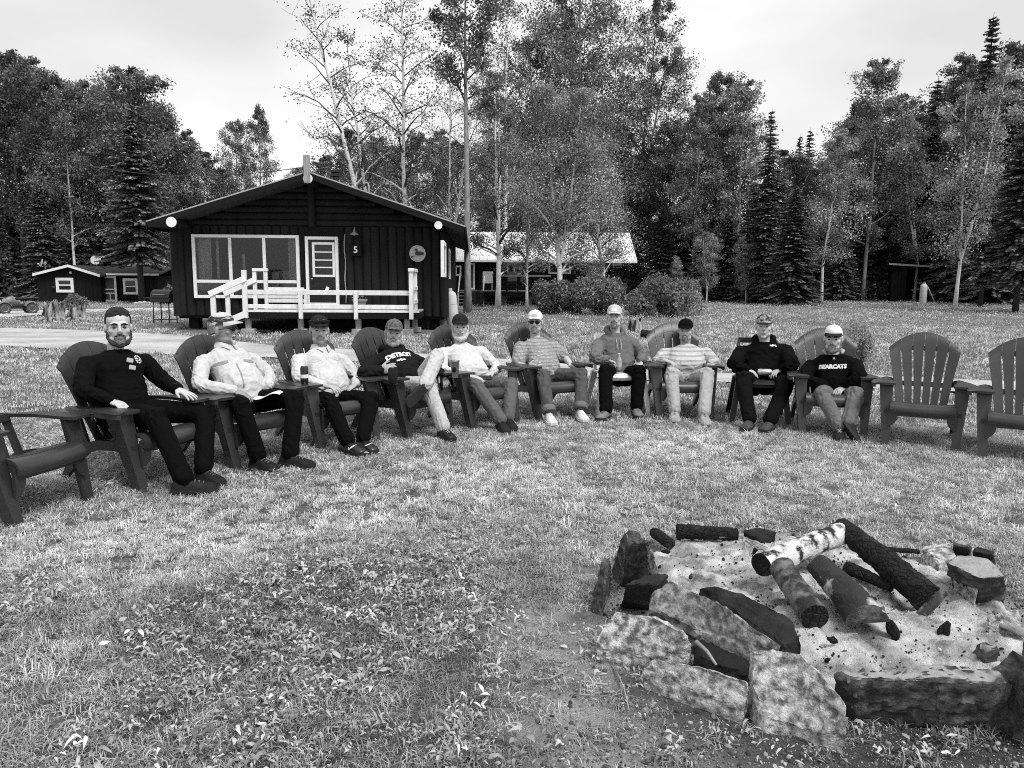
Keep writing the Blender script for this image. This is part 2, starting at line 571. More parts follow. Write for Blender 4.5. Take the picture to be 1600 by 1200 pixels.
def strew(name, meshes, mat, pos, idx, scale, rot, tone):
    """one object: the meshes instanced on points"""
    col = hidden_collection(name + ' pieces')
    for i, me in enumerate(meshes):
        me.materials.append(mat)
        me.polygons.foreach_set('use_smooth', [True] * len(me.polygons))
        col.objects.link(bpy.data.objects.new('%s_piece_%02d' % (name, i), me))
    me = bpy.data.meshes.new(name)
    me.vertices.add(len(pos)); me.vertices.foreach_set('co', np.asarray(pos, np.float32).ravel())
    a = me.attributes.new('idx', 'INT', 'POINT'); a.data.foreach_set('value', np.asarray(idx, np.int32))
    setattr_v(me, 'sc', scale); setattr_v(me, 'tone', tone)
    a = me.attributes.new('rot', 'FLOAT_VECTOR', 'POINT'); a.data.foreach_set('vector', np.asarray(rot, np.float32).ravel())
    o = bpy.data.objects.new(name, me); COL.objects.link(o)
    ng = bpy.data.node_groups.new(name, 'GeometryNodeTree')
    ng.interface.new_socket('Geometry', in_out='INPUT', socket_type='NodeSocketGeometry')
    ng.interface.new_socket('Geometry', in_out='OUTPUT', socket_type='NodeSocketGeometry')
    n, l = ng.nodes, ng.links
    gi, go = n.new('NodeGroupInput'), n.new('NodeGroupOutput')
    ci = n.new('GeometryNodeCollectionInfo'); ci.inputs['Collection'].default_value = col
    ci.inputs['Separate Children'].default_value = True; ci.inputs['Reset Children'].default_value = True
    ip = n.new('GeometryNodeInstanceOnPoints')
    ip.inputs['Pick Instance'].default_value = True
    def A(nm, ty):
        q = n.new('GeometryNodeInputNamedAttribute'); q.data_type = ty; q.inputs['Name'].default_value = nm
        return [s for s in q.outputs if s.enabled and s.name == 'Attribute'][0]
    l.new(gi.outputs[0], ip.inputs['Points']); l.new(ci.outputs[0], ip.inputs['Instance'])
    l.new(A('idx', 'INT'), ip.inputs['Instance Index'])
    l.new(A('rot', 'FLOAT_VECTOR'), ip.inputs['Rotation'])
    l.new(A('sc', 'FLOAT'), ip.inputs['Scale'])
    l.new(ip.outputs[0], go.inputs[0])
    md = o.modifiers.new('strew', 'NODES'); md.node_group = ng
    return o
KEEP_OUT = []     # (x0, x1, y0, y1) footprints without grass
def lawn_points(r0, r1, dens, seed):
    r = np.random.default_rng(seed)
    half = R(41)
    A = (r1 * r1 - r0 * r0) * math.tan(half) + 3.0 * (r1 - r0)
    n = int(A * dens)
    y = np.sqrt(r.uniform(r0 * r0, r1 * r1, n))
    x = r.uniform(-1, 1, n) * (y * math.tan(half) + 1.5)
    p = np.stack([x, y], 1)
    k = ~in_poly(p, ROAD_POLY) & ~in_poly(p, DRIVE_POLY)
    k &= np.hypot(x - PIT_C[0], y - PIT_C[1]) > PIT_R + .05
    for x0, x1, y0, y1 in KEEP_OUT:
        k &= ~((x > x0) & (x < x1) & (y > y0) & (y < y1))
    k &= r.uniform(0, 1, n) > (bare_at(p) * (1.0 + .55 * np.sin(p[:, 0] * 17 + 3 * np.sin(p[:, 1] * 13)))) * .82
    return p[k]
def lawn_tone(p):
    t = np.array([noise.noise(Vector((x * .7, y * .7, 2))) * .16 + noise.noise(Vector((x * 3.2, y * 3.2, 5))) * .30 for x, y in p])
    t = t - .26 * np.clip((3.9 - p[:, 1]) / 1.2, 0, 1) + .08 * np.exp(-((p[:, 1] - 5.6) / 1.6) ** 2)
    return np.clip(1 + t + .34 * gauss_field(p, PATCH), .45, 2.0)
def make_grass():
    near = [blade_clump(34, .055, .014, .034, .0030, s, 1.7) for s in range(6)] + [blade_clump(22, .05, .02, .05, .0036, 40 + s, 1.1) for s in range(2)]
    far = [blade_clump(34, .17, .03, .09, .012, 60 + s, 1.0) for s in range(4)]
    vfar = [blade_clump(70, .6, .025, .075, .018, 80 + s, 1.0) for s in range(4)]
    P, I, S, T = [], [], [], []
    for r0, r1, dn, lo, hi, sc in [(1.6, 4.2, 620, 0, 8, .82), (4.2, 7.6, 420, 0, 8, .95), (7.6, 12.5, 80, 8, 12, .52), (12.5, 24, 24, 8, 12, .85), (24, 62, 2.8, 12, 16, .9)]:
        p = lawn_points(r0, r1, dn, int(r0 * 10))
        P.append(p); k = len(p)
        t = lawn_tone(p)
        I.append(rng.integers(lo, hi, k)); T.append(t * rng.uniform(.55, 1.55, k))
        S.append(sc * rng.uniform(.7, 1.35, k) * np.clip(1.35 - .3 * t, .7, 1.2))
    P = np.concatenate(P); n = len(P)
    rot = np.column_stack([rng.uniform(-.25, .25, n), rng.uniform(-.25, .25, n), rng.uniform(0, 6.28, n)])
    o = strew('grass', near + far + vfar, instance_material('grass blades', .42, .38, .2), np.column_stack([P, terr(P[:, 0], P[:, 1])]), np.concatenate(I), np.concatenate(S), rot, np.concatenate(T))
    tag(o, 'short mown lawn grass with pale worn patches around the chairs', 'grass', kind='stuff')
    # broad-leaved weeds in the foreground lawn
    ro = [leaf_rosette(int(5 + s % 5), 200 + s, .016 + .005 * (s % 4)) for s in range(12)]
    p = lawn_points(1.7, 6.8, 1100, 77)
    fld = np.array([noise.noise(Vector((x * 1.6, y * 1.6, 8))) for x, y in p]) - .8 * gauss_field(p, PATCH)
    keep = (fld > -.06 + .07 * np.clip(p[:, 1] - 3.4, 0, 5)) & (p[:, 0] < 1.6)
    p = p[keep]; n = len(p)
    b = np.array([G(x, y)[:2] for x, y in [(905, 1075), (950, 1060), (1000, 1150), (930, 1150), (1130, 1150), (1195, 1160), (1290, 1180), (1380, 1190), (1050, 1185), (860, 1060), (900, 1120), (1440, 1185), (1340, 1165)]])
    p = np.concatenate([p, b]); n = len(p)
    rot = np.column_stack([rng.uniform(-.5, .5, n), rng.uniform(-.5, .5, n), rng.uniform(0, 6.28, n)])
    sc = rng.uniform(.4, 1.25, n)
    o = strew('weeds', ro, instance_material('weed leaves', .36, .4, .15), np.column_stack([p, np.full(n, .004)]), rng.integers(0, 12, n), sc, rot, rng.uniform(.35, 1.5, n))
    tag(o, 'broad leaved weeds spread through the lawn before the fire pit', 'weeds', kind='stuff')
# ------------------------------------------------------------------ chairs
RESIN = gm('dark grey moulded resin', .026, .32, .25, 4, .12, 260, .5, rnd=.15, bstretch=(1, .12, 1))
RESIN_W = gm('white moulded resin', .72, .4, .06, 5, 0, spec=.5)
RESIN_B = gm('black moulded resin', .012, .4, .1, 5, 0, spec=.45)
def thick(me_name, rows, th, mat, parent, nrm=None, auto=40):
    """a sheet given as rows of points, thickened to th along its normal"""
    rows = np.asarray(rows, float)
    ny, nx, _ = rows.shape
    du = np.gradient(rows, axis=1); dv = np.gradient(rows, axis=0)
    N = np.cross(du, dv); N /= np.linalg.norm(N, axis=2)[..., None] + 1e-12
    a, b = rows + N * th / 2, rows - N * th / 2
    m = MB()
    v = np.concatenate([a.reshape(-1, 3), b.reshape(-1, 3)])
    k = nx * ny
    f = []
    for j in range(ny - 1):
        for i in range(nx - 1):
            q = j * nx + i
            f.append((q, q + 1, q + nx + 1, q + nx))
            f.append((q + k, q + nx + k, q + nx + 1 + k, q + 1 + k))
    for i in range(nx - 1):
        f.append((i, i + k, i + 1 + k, i + 1))
        q = (ny - 1) * nx + i
        f.append((q, q + 1, q + 1 + k, q + k))
    for j in range(ny - 1):
        q = j * nx
        f.append((q, q + nx, q + nx + k, q + k))
        q = j * nx + nx - 1
        f.append((q, q + k, q + nx + k, q + nx))
    m.add(v, f)
    return m.build(me_name, mat, parent, auto=auto)
def back_pt(x, z):
    """the chair back's surface: reclined, wrapped, rolled over at its top"""
    t = (z - .22) / .72
    y = .155 + .30 * t - .035 * max(0, .35 - t)
    y -= .55 * x * x * (1.0 - .2 * t)
    return y
def back_edge(z):
    t = (z - .24) / .55
    return .205 + .095 * min(1, max(0, t)) ** 1.25
def arch(x):
    return .945 - .15 * (abs(x) / .30) ** 2.0
def make_chair():
    c = empty('lawn_chair')
    # six fanned back slats
    for k in range(6):
        rows = []
        zs = np.concatenate([np.linspace(.235, .47, 5), np.linspace(.50, .80, 6), np.linspace(.83, 1.0, 5)])
        for iz, t in enumerate(np.linspace(0, 1, 16)):
            row = []
            for ix in range(5):
                u = k + ix / 4
                gap = .0075 if .10 < t < .84 else .0012
                xb = (u / 6 * 2 - 1)
                top = arch(xb * .30)
                z = .235 + (top - .235) * t
                x = xb * back_edge(z)
                if ix == 0 and k > 0: x += gap
                if ix == 4 and k < 5: x -= gap
                y = back_pt(x, z)
                if t > .93: y += (t - .93) * .35
                row.append((x, y, z))
            rows.append(row)
        thick('back_slat', rows, .014, RESIN, c)
    # cross bar behind the slats, and the upper brace
    for z, w in ((.475, .235), (.80, .275)):
        xs = np.linspace(-w, w, 9)
        rows = [[(x, back_pt(x, z + dz) + .0165, z + dz) for x in xs] for dz in (-.02, .02)]
        thick('back_brace', rows, .018, RESIN, c)
    # seat: five slats across, the front one rolled over
    prof = [(-.385, .285), (-.392, .32), (-.375, .352), (-.345, .368), (-.30, .372), (-.24, .362), (-.18, .345), (-.12, .328), (-.06, .311), (0, .294), (.06, .277), (.12, .262), (.17, .25)]
    pr = np.array(prof)
    s = np.concatenate([[0], np.cumsum(np.linalg.norm(np.diff(pr, axis=0), axis=1))])
    edges = [0, .135, .235, .335, .435, s[-1]]
    for k in range(5):
        ts = np.linspace(edges[k] + (.004 if k else 0), edges[k + 1] - .004, 8 if k == 0 else 4)
        rows = [[(x, np.interp(t, s, pr[:, 0]), np.interp(t, s, pr[:, 1]) - .012 * (1 - (x / .25) ** 2)) for x in np.linspace(-.252, .252, 9)] for t in ts]
        thick('seat_slat', rows, .016, RESIN, c)
    # apron with an arched lower edge
    m = MB()
    poly = [(-.262, .335), (.262, .335), (.262, .16)] + [(.262 - .0 - .075 * math.sin(a), .16 + .095 * (1 - math.cos(a))) for a in np.linspace(.2, 1.57, 5)] \
        + [(-.262 + .075 * math.sin(a), .16 + .095 * (1 - math.cos(a))) for a in np.linspace(1.57, .2, 5)] + [(-.262, .16)]
    m.prism(poly, 1, -.376, -.352)
    m.build('apron', RESIN, c)
    for sg in (-1, 1):
        # front leg: an angle of a front plate and an outer side plate, leaning forward at the foot
        m = MB()
        def yl(z): return -.275 - .115 * (1 - z / .51)
        zs = np.linspace(0, .513, 7)
        rings = []
        for z in zs:
            t = z / .513
            xo = .298 + .05 * t
            xi = xo - (.062 + .05 * t ** 1.3)
            y = yl(z)
            dp = .075 + .055 * t
            th = .02
            rings.append([(sg * xi, y, z), (sg * xo, y, z), (sg * xo, y + dp, z), (sg * (xo - th), y + dp, z), (sg * (xo - th), y + th, z), (sg * xi, y + th, z)])
        m.loft(rings)
        m.build('front_leg', RESIN, c)
        # arm rest with a turned-down edge
        top = [(-.345, .245, .385), (-.338, .225, .405), (-.31, .222, .415), (-.22, .232, .412), (-.09, .255, .40), (.05, .272, .378), (.18, .276, .35), (.27, .268, .325), (.31, .262, .30)]
        rows = [[(sg * (a + (b - a) * u), y, .53 - .02 * max(0, y) / .3 - .006 * (u > .8)) for u in (0, .2, .4, .6, .8, 1)] for y, a, b in top]
        ar = thick('arm_rest', rows, .02, RESIN, c)
        rows = [[(sg * (b - .006), y, .525 - dz) for dz in (0, .028)] for y, a, b in top]
        thick('arm_edge', rows, .01, RESIN, ar)
        # side rail and rear leg in one sweep
        m = MB()
        path = [(-.33, .275), (-.15, .285), (.02, .275), (.14, .245), (.24, .175), (.33, .085), (.40, 0.0)]
        rings = []
        for i, (y, z) in enumerate(path):
            p0, p1 = np.array(path[max(0, i - 1)]), np.array(path[min(len(path) - 1, i + 1)])
            d = unit(p1 - p0); nn = np.array([-d[1], d[0]])
            h = (.03, .032, .034, .038, .036, .032, .028)[i]
            a, b = np.array([y, z]) + nn * h, np.array([y, z]) - nn * h
            if i == len(path) - 1:
                a[1] = b[1] = 0
            x0, x1 = .262 + .0 * i, .298
            rings.append([(sg * x0, *a), (sg * x1, *a), (sg * x1, *b), (sg * x0, *b)])
        m.loft(rings)
        m.build('rear_leg', RESIN, c)
        # stay from the arm's rear end to the back
        m = MB()
        m.beam((sg * .285, .20, .51), (sg * .235, .285, .48), .03, .05)
        m.build('arm_bracket', RESIN, c)
        # a post from rail to arm behind
        m = MB()
        m.beam((sg * .28, .13, .25), (sg * .285, .235, .513), .022, .05, up=(0, 1, 0))
        m.build('arm_post', RESIN, c)
    return c
def make_plain_chair(mat, name='stacking_chair'):
    c = empty(name)
    rows = [[(x, y, .415 + .012 * (x / .23) ** 2 - .02 * max(0, y + .1) + (-.03 * ((-.23 - y) / .05) ** 2 if y < -.23 else 0)) for x in np.linspace(-.235, .235, 9)] for y in np.linspace(-.28, .22, 10)]
    thick('seat', rows, .018, mat, c)
    for sx in (-1, 1):
        for sy, y0, y1 in ((-1, -.25, -.31), (1, .18, .30)):
            m = MB()
            rings = []
            for t in np.linspace(0, 1, 4):
                x, y, z = sx * (.215 + .06 * (1 - t)), y0 + (y1 - y0) * (1 - t), .42 * t
                w = .022 + .012 * t
                rings.append([(x - w, y - w, z), (x + w, y - w, z), (x + w, y + w, z), (x - w, y + w, z)])
            m.loft(rings)
            m.build('leg', mat, c)
        m = MB()
        m.tube([(sx * .20, .20, .40), (sx * .205, .24, .6), (sx * .19, .29, .80)], [.018, .016, .014], 8)
        m.build('back_post', mat, c, smooth=True)
    for z in (.52, .61, .70, .79):
        rows = [[(x, .215 + .13 * (z - .42) / .4 + .02 - .4 * x * x + .03 * (1 - 0), z + dz) for x in np.linspace(-.19, .19, 7)] for dz in (-.028, .028)]
        thick('back_slat', rows, .014, mat, c)
    m = MB().prism([(-.22, .40), (.22, .40), (.22, .36), (-.22, .36)], 1, -.262, -.245)
    m.build('apron', mat, c)
    return c
CH = {}
def chair_frame(pix, deg, leg=(-.30, -.39)):
    th = R(deg)
    p = G(*pix)
    o = p - rotz(th) @ np.array([leg[0], leg[1], 0])
    o[2] = 0
    return o, th
CHAIR_SPECS = [  # key, pixel of the near front foot, facing, label
    ('e0', (24, 824), 78, 'empty dark grey resin lawn chair beside the bareheaded man in black'),
    ('m1', (220, 769), 65, 'dark grey lawn chair under the bareheaded man in black'),
    ('m2', (366, 734), 53, 'dark grey lawn chair under the man in tan shirt and patterned cap'),
    ('m3', (500, 703), 44, 'dark grey lawn chair with a tall can on its arm'),
    ('m4', (638, 686), 51, 'dark grey lawn chair under the man with crossed pale trousers'),
    ('m5', (737, 671), 39, 'dark grey lawn chair with a beer glass on its arm'),
    ('m6', (840, 656), 28, 'dark grey lawn chair under the man in cuffed jeans'),
    ('m8', (1026, 652), 0, 'dark grey lawn chair under the man in black cap and striped shirt'),
    ('m10', (1248, 676), -14, 'dark grey lawn chair under the man in lettered black sweatshirt'),
    ('e11', (1377, 693), -27, 'empty dark grey fan back lawn chair standing beside the pale flowering bush'),
    ('e12', (1527, 714), -33, 'empty dark grey fan back lawn chair, last of the row past the flowering bush')]
def make_chairs():
    proto = make_chair()
    for i, (k, pix, deg, lab) in enumerate(CHAIR_SPECS):
        c = proto if i == 0 else copy_tree(proto)
        o, th = chair_frame(pix, deg)
        c.location = o; c.rotation_euler = (0, 0, th)
        tag(c, lab, 'chair', 'chairs in an arc around the fire pit')
        CH[k] = (o, th)
    for k, mat, pix, deg, lab in (('m7', RESIN_W, (934, 648), 6, 'white plastic stacking chair under the man in grey hoodie'),
                                  ('m9', RESIN_B, (1143, 660), -12, 'black plastic stacking chair under the man holding a silver can')):
        c = make_plain_chair(mat)
        o, th = chair_frame(pix, deg, (-.275, -.31))
        c.location = o; c.rotation_euler = (0, 0, th)
        tag(c, lab, 'chair', 'chairs in an arc around the fire pit')
        CH[k] = (o, th)
make_chairs()
# ------------------------------------------------------------------ cabins, deck, shed
LOG = gm('dark stained log', .012, .75, .35, 3, .6, 18, .2, stretch=(1, 1, .25), rnd=.3)
BARK_BOARD = gm('dark stained board', .007, .8, .3, 4, .5, 30, .2, stretch=(3, 3, .4), rnd=.25)
BLACK_TIMBER = gm('black stained timber', .004, .8, .2, 4, .3, 30)  # near-black timber of walls, floor frames and risers
WHITE = gm('white painted trim', .78, .55, .08, 7, .15, 60, .3)
WHITE_WOOD = gm('weathered white rail paint', .74, .6, .14, 9, .3, 40, .3, stretch=(1, 1, .4), rnd=.06)
PALE_WOOD = gm('weathered grey wood', .30, .8, .3, 8, .5, 50, .2, stretch=(4, 4, .5))
ROOF_DARK = gm('dark shingle', .045, .9, .3, 14, .5, 60)
ROOF_PALE = gm('pale metal roofing', .78, .4, .12, 3, .2, 20, .5)
METAL_EDGE = gm('pale drip edge', .38, .45, .2, 6, 0, spec=.5)
CURTAIN = gm('curtain cloth', .62, .9, .2, 6, .3, 40)
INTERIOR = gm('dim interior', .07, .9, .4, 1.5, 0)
PLASTIC_FILM = gm('crumpled plastic sheeting', .32, .35, .35, 9, .8, 16, .5)
GLASS = glass('window glass')
STEEL_BLACK = gm('black enamelled steel', .008, .35, .2, 8, 0, spec=.5)
TANK = gm('grey painted gas cylinder', .55, .45, .12, 6, .1, 30, .4)
CONCRETE = gm('concrete block', .34, .9, .3, 14, .5, 60)
TERRACOTTA = gm('clay pot', .26, .8, .15, 9, 0)
BULB = gm('grey lamp metal', .25, .35, .1, 9, 0, spec=.5)

ROT = R(3)
CO = D(279, 500, 21.5); CO[2] = 0
ux, uy = np.array([math.cos(ROT), math.sin(ROT), 0]), np.array([-math.sin(ROT), math.cos(ROT), 0])
def FW(x, y, off=0.0):
    """pixel -> (u, z) on the front wall plane moved off metres towards the camera"""
    d = ray(x, y)
    o = CO - uy * off
    t = ((o - CAM) @ uy) / (d @ uy)
    p = CAM + d * t
    return (p - CO) @ ux, p[2]
def plane_fn(origin, rz):
    a, b = np.array([math.cos(rz), math.sin(rz), 0]), np.array([-math.sin(rz), math.cos(rz), 0])
    def f(x, y, off=0.0):
        d = ray(x, y); o = origin - b * off
        t = ((o - CAM) @ b) / (d @ b)
        p = CAM + d * t
        return (p - origin) @ a, p[2]
    return f
def rect_px(f, x0, y0, x1, y1, off=0.0):
    u0, z1 = f(x0, (y0 + y1) / 2, off)[0], f((x0 + x1) / 2, y0, off)[1]
    u1, z0 = f(x1, (y0 + y1) / 2, off)[0], f((x0 + x1) / 2, y1, off)[1]
    return u0, z0, u1, z1
def frame_part(parent, name, u0, z0, u1, z1, w, y0, y1, mat, split_parts=False):
    m = MB()
    for a, b, c, d in ((u0, z0, u0 + w, z1), (u1 - w, z0, u1, z1), (u0 + w, z1 - w, u1 - w, z1), (u0 + w, z0, u1 - w, z0 + w)):
        m.box(((a + c) / 2, (y0 + y1) / 2, (b + d) / 2), (c - a, y1 - y0, d - b), bev=.006)
    return m.build(name, mat, parent)
def window(parent, u0, z0, u1, z1, w=.07, vbars=(), hbars=(), y=-.10, bars_w=.05, curtain=None, wname='window'):
    """frame, panes between the bars, a dim room behind"""
    fr = frame_part(parent, wname, u0, z0, u1, z1, w, y - .05, y + .06, WHITE)
    for v in vbars:
        MB().box((v, y - .001, (z0 + z1) / 2), (bars_w, .07, z1 - z0 - 2 * w), bev=.005).build('mullion', WHITE, fr)
    ve = [u0 + w] + sorted(vbars) + [u1 - w]
    for i in range(len(ve) - 1):
        a = ve[i] + (bars_w / 2 if i else 0); b = ve[i + 1] - (bars_w / 2 if i < len(ve) - 2 else 0)
        for h in hbars:
            MB().box(((a + b) / 2, y + .004, h), (b - a, .06, bars_w), bev=.005).build('muntin', WHITE, fr)
        he = [z0 + w] + sorted(hbars) + [z1 - w]
        for j in range(len(he) - 1):
            c = he[j] + (bars_w / 2 if j else 0); d = he[j + 1] - (bars_w / 2 if j < len(he) - 2 else 0)
            MB().box(((a + b) / 2, y + .012, (c + d) / 2), (b - a, .006, d - c)).build('pane', GLASS, fr)
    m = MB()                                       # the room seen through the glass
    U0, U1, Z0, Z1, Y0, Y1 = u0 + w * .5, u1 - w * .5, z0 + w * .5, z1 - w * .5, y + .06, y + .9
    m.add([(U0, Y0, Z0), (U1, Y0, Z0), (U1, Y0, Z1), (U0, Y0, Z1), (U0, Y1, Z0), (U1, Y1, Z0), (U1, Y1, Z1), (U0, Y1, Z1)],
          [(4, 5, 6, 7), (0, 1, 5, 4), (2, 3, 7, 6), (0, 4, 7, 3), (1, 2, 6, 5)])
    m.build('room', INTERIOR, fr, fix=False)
    if curtain:
        for a, b in curtain:
            xs = np.linspace(a, b, 28)
            rows = [[(x, y + .16 + .025 * math.sin((x - a) * 60), zz) for x in xs] for zz in (z0 + w, z1 - w)]
            thick('curtain', rows, .006, CURTAIN, fr)
    return fr
def vlogs(parent, us, z0, z1, y, r, mat=LOG, name='wall_log', zf=None):
    for u in us:
        m = MB()
        a = np.linspace(math.pi, 2 * math.pi, 7)
        prof = [(u + r * 1.0 * math.cos(t), y + r * .62 * math.sin(t)) for t in a]
        j = random.uniform(-.01, .01)
        zt = z1
        rings = [[(p[0] + j * k, p[1], z) for p in prof] for k, z in ((0, z0), (1, (z0 + zt) / 2), (0, zt))]
        m.loft(rings)
        m.build(name, mat, parent, auto=50)
def hlog(parent, u0, u1, z, y, r, mat=LOG, name='gable_log', ext=0.0):
    m = MB()
    a = np.linspace(math.pi * .5, math.pi * 1.5, 7)
    us = np.linspace(u0, u1, 5)
    rings = [[(u, y + r * .75 * math.cos(t), z + r * math.sin(t)) for t in a] for u in us]
    m.loft(rings)
    return m.build(name, mat, parent, auto=50)

def make_main_cabin():
    c = empty('log_cabin', CO, ROT)
    tag(c, 'dark log cabin with white trimmed windows, numbered door and white railed porch', 'cabin')
    L = FW(694, 430)[0]
    zt = FW(480, 354)[1]; zb = .42
    depth = 12.5
    # backing wall round the window and the door
    wu0, wz0, wu1, wz1 = rect_px(FW, 303, 367, 469, 466)
    du0, dz0, du1, dz1 = rect_px(FW, 479, 370, 530, 486)
    dz0 = .68
    m = MB()
    for a, b, z0, z1 in ((0, wu0, zb, zt), (wu0, wu1, zb, wz0), (wu0, wu1, wz1, zt), (wu1, du0, zb, zt), (du0, du1, dz1, zt), (du0, du1, zb, dz0), (du1, L, zb, zt)):
        m.box(((a + b) / 2, .08, (z0 + z1) / 2), (b - a, .12, z1 - z0))
    m.build('front_wall', BLACK_TIMBER, c)
    MB().box((.06, depth / 2 + .02, (zb + zt) / 2), (.12, depth - .22, zt - zb)).build('side_wall', BLACK_TIMBER, c)
    MB().box((L - .06, depth / 2 + .02, (zb + zt) / 2), (.12, depth - .22, zt - zb)).build('side_wall', BLACK_TIMBER, c)
    MB().box((L / 2, depth, (zb + zt) / 2), (L, .12, zt - zb)).build('back_wall', BLACK_TIMBER, c)
    MB().box((L / 2, depth / 2, zb - .06), (L - .01, depth - .1, .12)).build('floor_frame', BLACK_TIMBER, c)
    # upright half logs of the front, a board panel about the door
    step = FW(560, 430)[0] - FW(546.5, 430)[0]
    us = np.arange(du1 + .30, L - .05, step)
    vlogs(c, us, zb - .03, zt, .03, step * .5)
    vlogs(c, np.arange(.12, wu0 - .05, step), zb - .03, zt, .03, step * .5)
    vlogs(c, np.arange(wu0 + step * .5, wu1, step), zb - .03, wz0 - .02, .03, step * .5)
    vlogs(c, np.arange(wu0 + step * .5, wu1, step), wz1 + .02, zt, .03, step * .5)
    MB().box((du1 + .08, .0, (zb + zt) / 2), (.14, .06, zt - zb), bev=.01).build('door_board', BARK_BOARD, c)
    MB().box(((wu1 + du0) / 2, .0, (zb + zt) / 2), (du0 - wu1 - .01, .05, zt - zb), bev=.01).build('door_board', BARK_BOARD, c)
    MB().box(((du0 + du1) / 2, .0, (dz1 + zt) / 2 + .01), (du1 - du0 + .02, .05, zt - dz1 - .03), bev=.01).build('door_board', BARK_BOARD, c)
    su = FW(540, 430)[0]
    m = MB(); m.tube([(su + .015 * math.sin(k * 1.7), -.045, z) for k, z in enumerate(np.linspace(.75, zt - .2, 9))], [.02, .024, .018, .022, .02, .016, .02, .022, .02], 6)
    tag(m.build('pale_strip', PALE_WOOD, c, smooth=True), 'weathered pale pole fixed upright beside the door')
    for u in (0, L):
        m = MB(); m.tube([(u, .03, zb - .05), (u, .03, zt)], .13, 12); m.build('corner_log', LOG, c, auto=50)
    # side logs on the camera's side of the cabin
    for k in range(40):
        yy = .28 + k * .3
        if yy > depth - .1: break
        m = MB()
        a = np.linspace(-math.pi / 2, math.pi / 2, 6)
        prof = [(L - .02 + .09 * math.cos(t), yy + .14 * math.sin(t)) for t in a]
        m.loft([[(p[0], p[1], z) for p in prof] for z in (zb - .03, zt)])
        m.build('wall_log', LOG, c, auto=50)
    # window and door
    v1, v2, hz = FW(361, 400)[0], FW(414, 400)[0], FW(400, 440)[1]
    wn_ = window(c, wu0, wz0, wu1, wz1, .085, (v1, v2), (hz,), y=-.06, bars_w=.085, curtain=[(wu0 + .1, wu0 + .46), (wu1 - .34, wu1 - .1)])
    for a, b in ((wu0 + .09, v1 - .045), (v1 + .045, v2 - .045), (v2 + .045, wu1 - .09)):
        rows = [[(u, -.012 + .012 * math.sin(u * 23 + 3 * z), z) for u in np.linspace(a, b, 14)] for z in np.linspace(wz0 + .09, hz - .045, 5)]
        thick('plastic_film', rows, .004, PLASTIC_FILM, wn_)
    for uu in (wu0 + .56, wu0 + .92, v1 + .25):
        MB().box((uu, .35, (hz + wz1) / 2 - (.2 if uu > v1 else 0)), (.07, .03, (wz1 - hz) * (.5 if uu > v1 else .92))).build('inner_frame', WHITE, wn_)
    MB().box(((v2 + wu1) / 2, .5, hz + .16), (.62, .3, .3), bev=.02).build('table', PALE_WOOD, wn_)
    dr = frame_part(c, 'door_frame', du0, dz0, du1, dz1, .085, -.12, -.005, WHITE)
    a, b = du0 + .09, du1 - .09
    gu0, gz0, gu1, gz1 = rect_px(FW, 489, 379, 524, 433)
    dm = MB()
    for p, q, z0, z1 in ((a, gu0, dz0, dz1 - .09), (gu1, b, dz0, dz1 - .09), (gu0, gu1, dz0, gz0), (gu0, gu1, gz1, dz1 - .09)):
        dm.box(((p + q) / 2, -.04, (z0 + z1) / 2), (q - p, .05, z1 - z0))
    dd = dm.build('door', STEEL_BLACK, c)
    frame_part(dd, 'door_window_frame', gu0, gz0, gu1, gz1, .065, -.105, -.03, WHITE)
    zz = [FW(500, q)[1] for q in (394, 406.5, 418)]
    for z in zz:
        MB().box(((gu0 + gu1) / 2, -.08, z), (gu1 - gu0 - .13, .03, .035), bev=.004).build('muntin', WHITE, dd)
    e = [gz0 + .065] + sorted(zz) + [gz1 - .065]
    for i in range(4):
        MB().box(((gu0 + gu1) / 2, -.06, (e[i] + e[i + 1]) / 2), (gu1 - gu0 - .12, .006, e[i + 1] - e[i] - .02)).build('pane', GLASS, dd)
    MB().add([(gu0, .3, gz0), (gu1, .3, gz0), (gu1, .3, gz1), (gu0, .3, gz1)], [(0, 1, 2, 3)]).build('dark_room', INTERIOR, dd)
    for q0, q1, z0, z1 in ((a + .09, (a + b) / 2 - .03, dz0 + .12, dz0 + .42), ((a + b) / 2 + .03, b - .09, dz0 + .12, dz0 + .42), (a + .09, (a + b) / 2 - .03, dz0 + .50, gz0 - .1), ((a + b) / 2 + .03, b - .09, dz0 + .50, gz0 - .1)):
        frame_part(dd, 'door_panel', q0, z0, q1, z1, .02, -.075, -.06, STEEL_BLACK)
    ku, kz = FW(489, 436)
    MB().ell((ku, -.12, kz), .03, n=10, m=8).tube([(ku, -.12, kz), (ku, -.05, kz)], .012, 8).build('door_knob', BULB, dd, smooth=True)
    m = MB(); hu, hz2 = FW(512, 452)
    m.box((hu, -.09, hz2), (.10, .03, .14), rotz(0) @ roty(.4), bev=.02); m.build('notice', WHITE, dd)
    # gable of horizontal half logs, post in the middle
    pk_u, pk_z = FW(484, 279)
    eu = [FW(250, 350)[0], FW(712, 354)[0]]
    m = MB(); m.add([(0, .1, zt), (L, .1, zt), (pk_u, .1, pk_z)], [(0, 1, 2)]); m.build('gable_wall', BLACK_TIMBER, c)
    n_l = 7
    rr = (pk_z - zt) / n_l / 2
    for k in range(n_l):
        z = zt + rr * (2 * k + 1)
        t = (z + rr * .3 - zt) / (pk_z - zt)
        u0, u1 = pk_u * t + (-.15 if k == 0 else 0), L + (pk_u - L) * t + (.15 if k == 0 else 0)
        gl = hlog(c, u0, u1, z, .06, rr * .98)
    m = MB(); m.tube([(FW(487, 320)[0], -.03, zt - .02), (FW(487, 320)[0], -.03, pk_z - .15)], .11, 12); m.build('gable_post', LOG, c, auto=50)
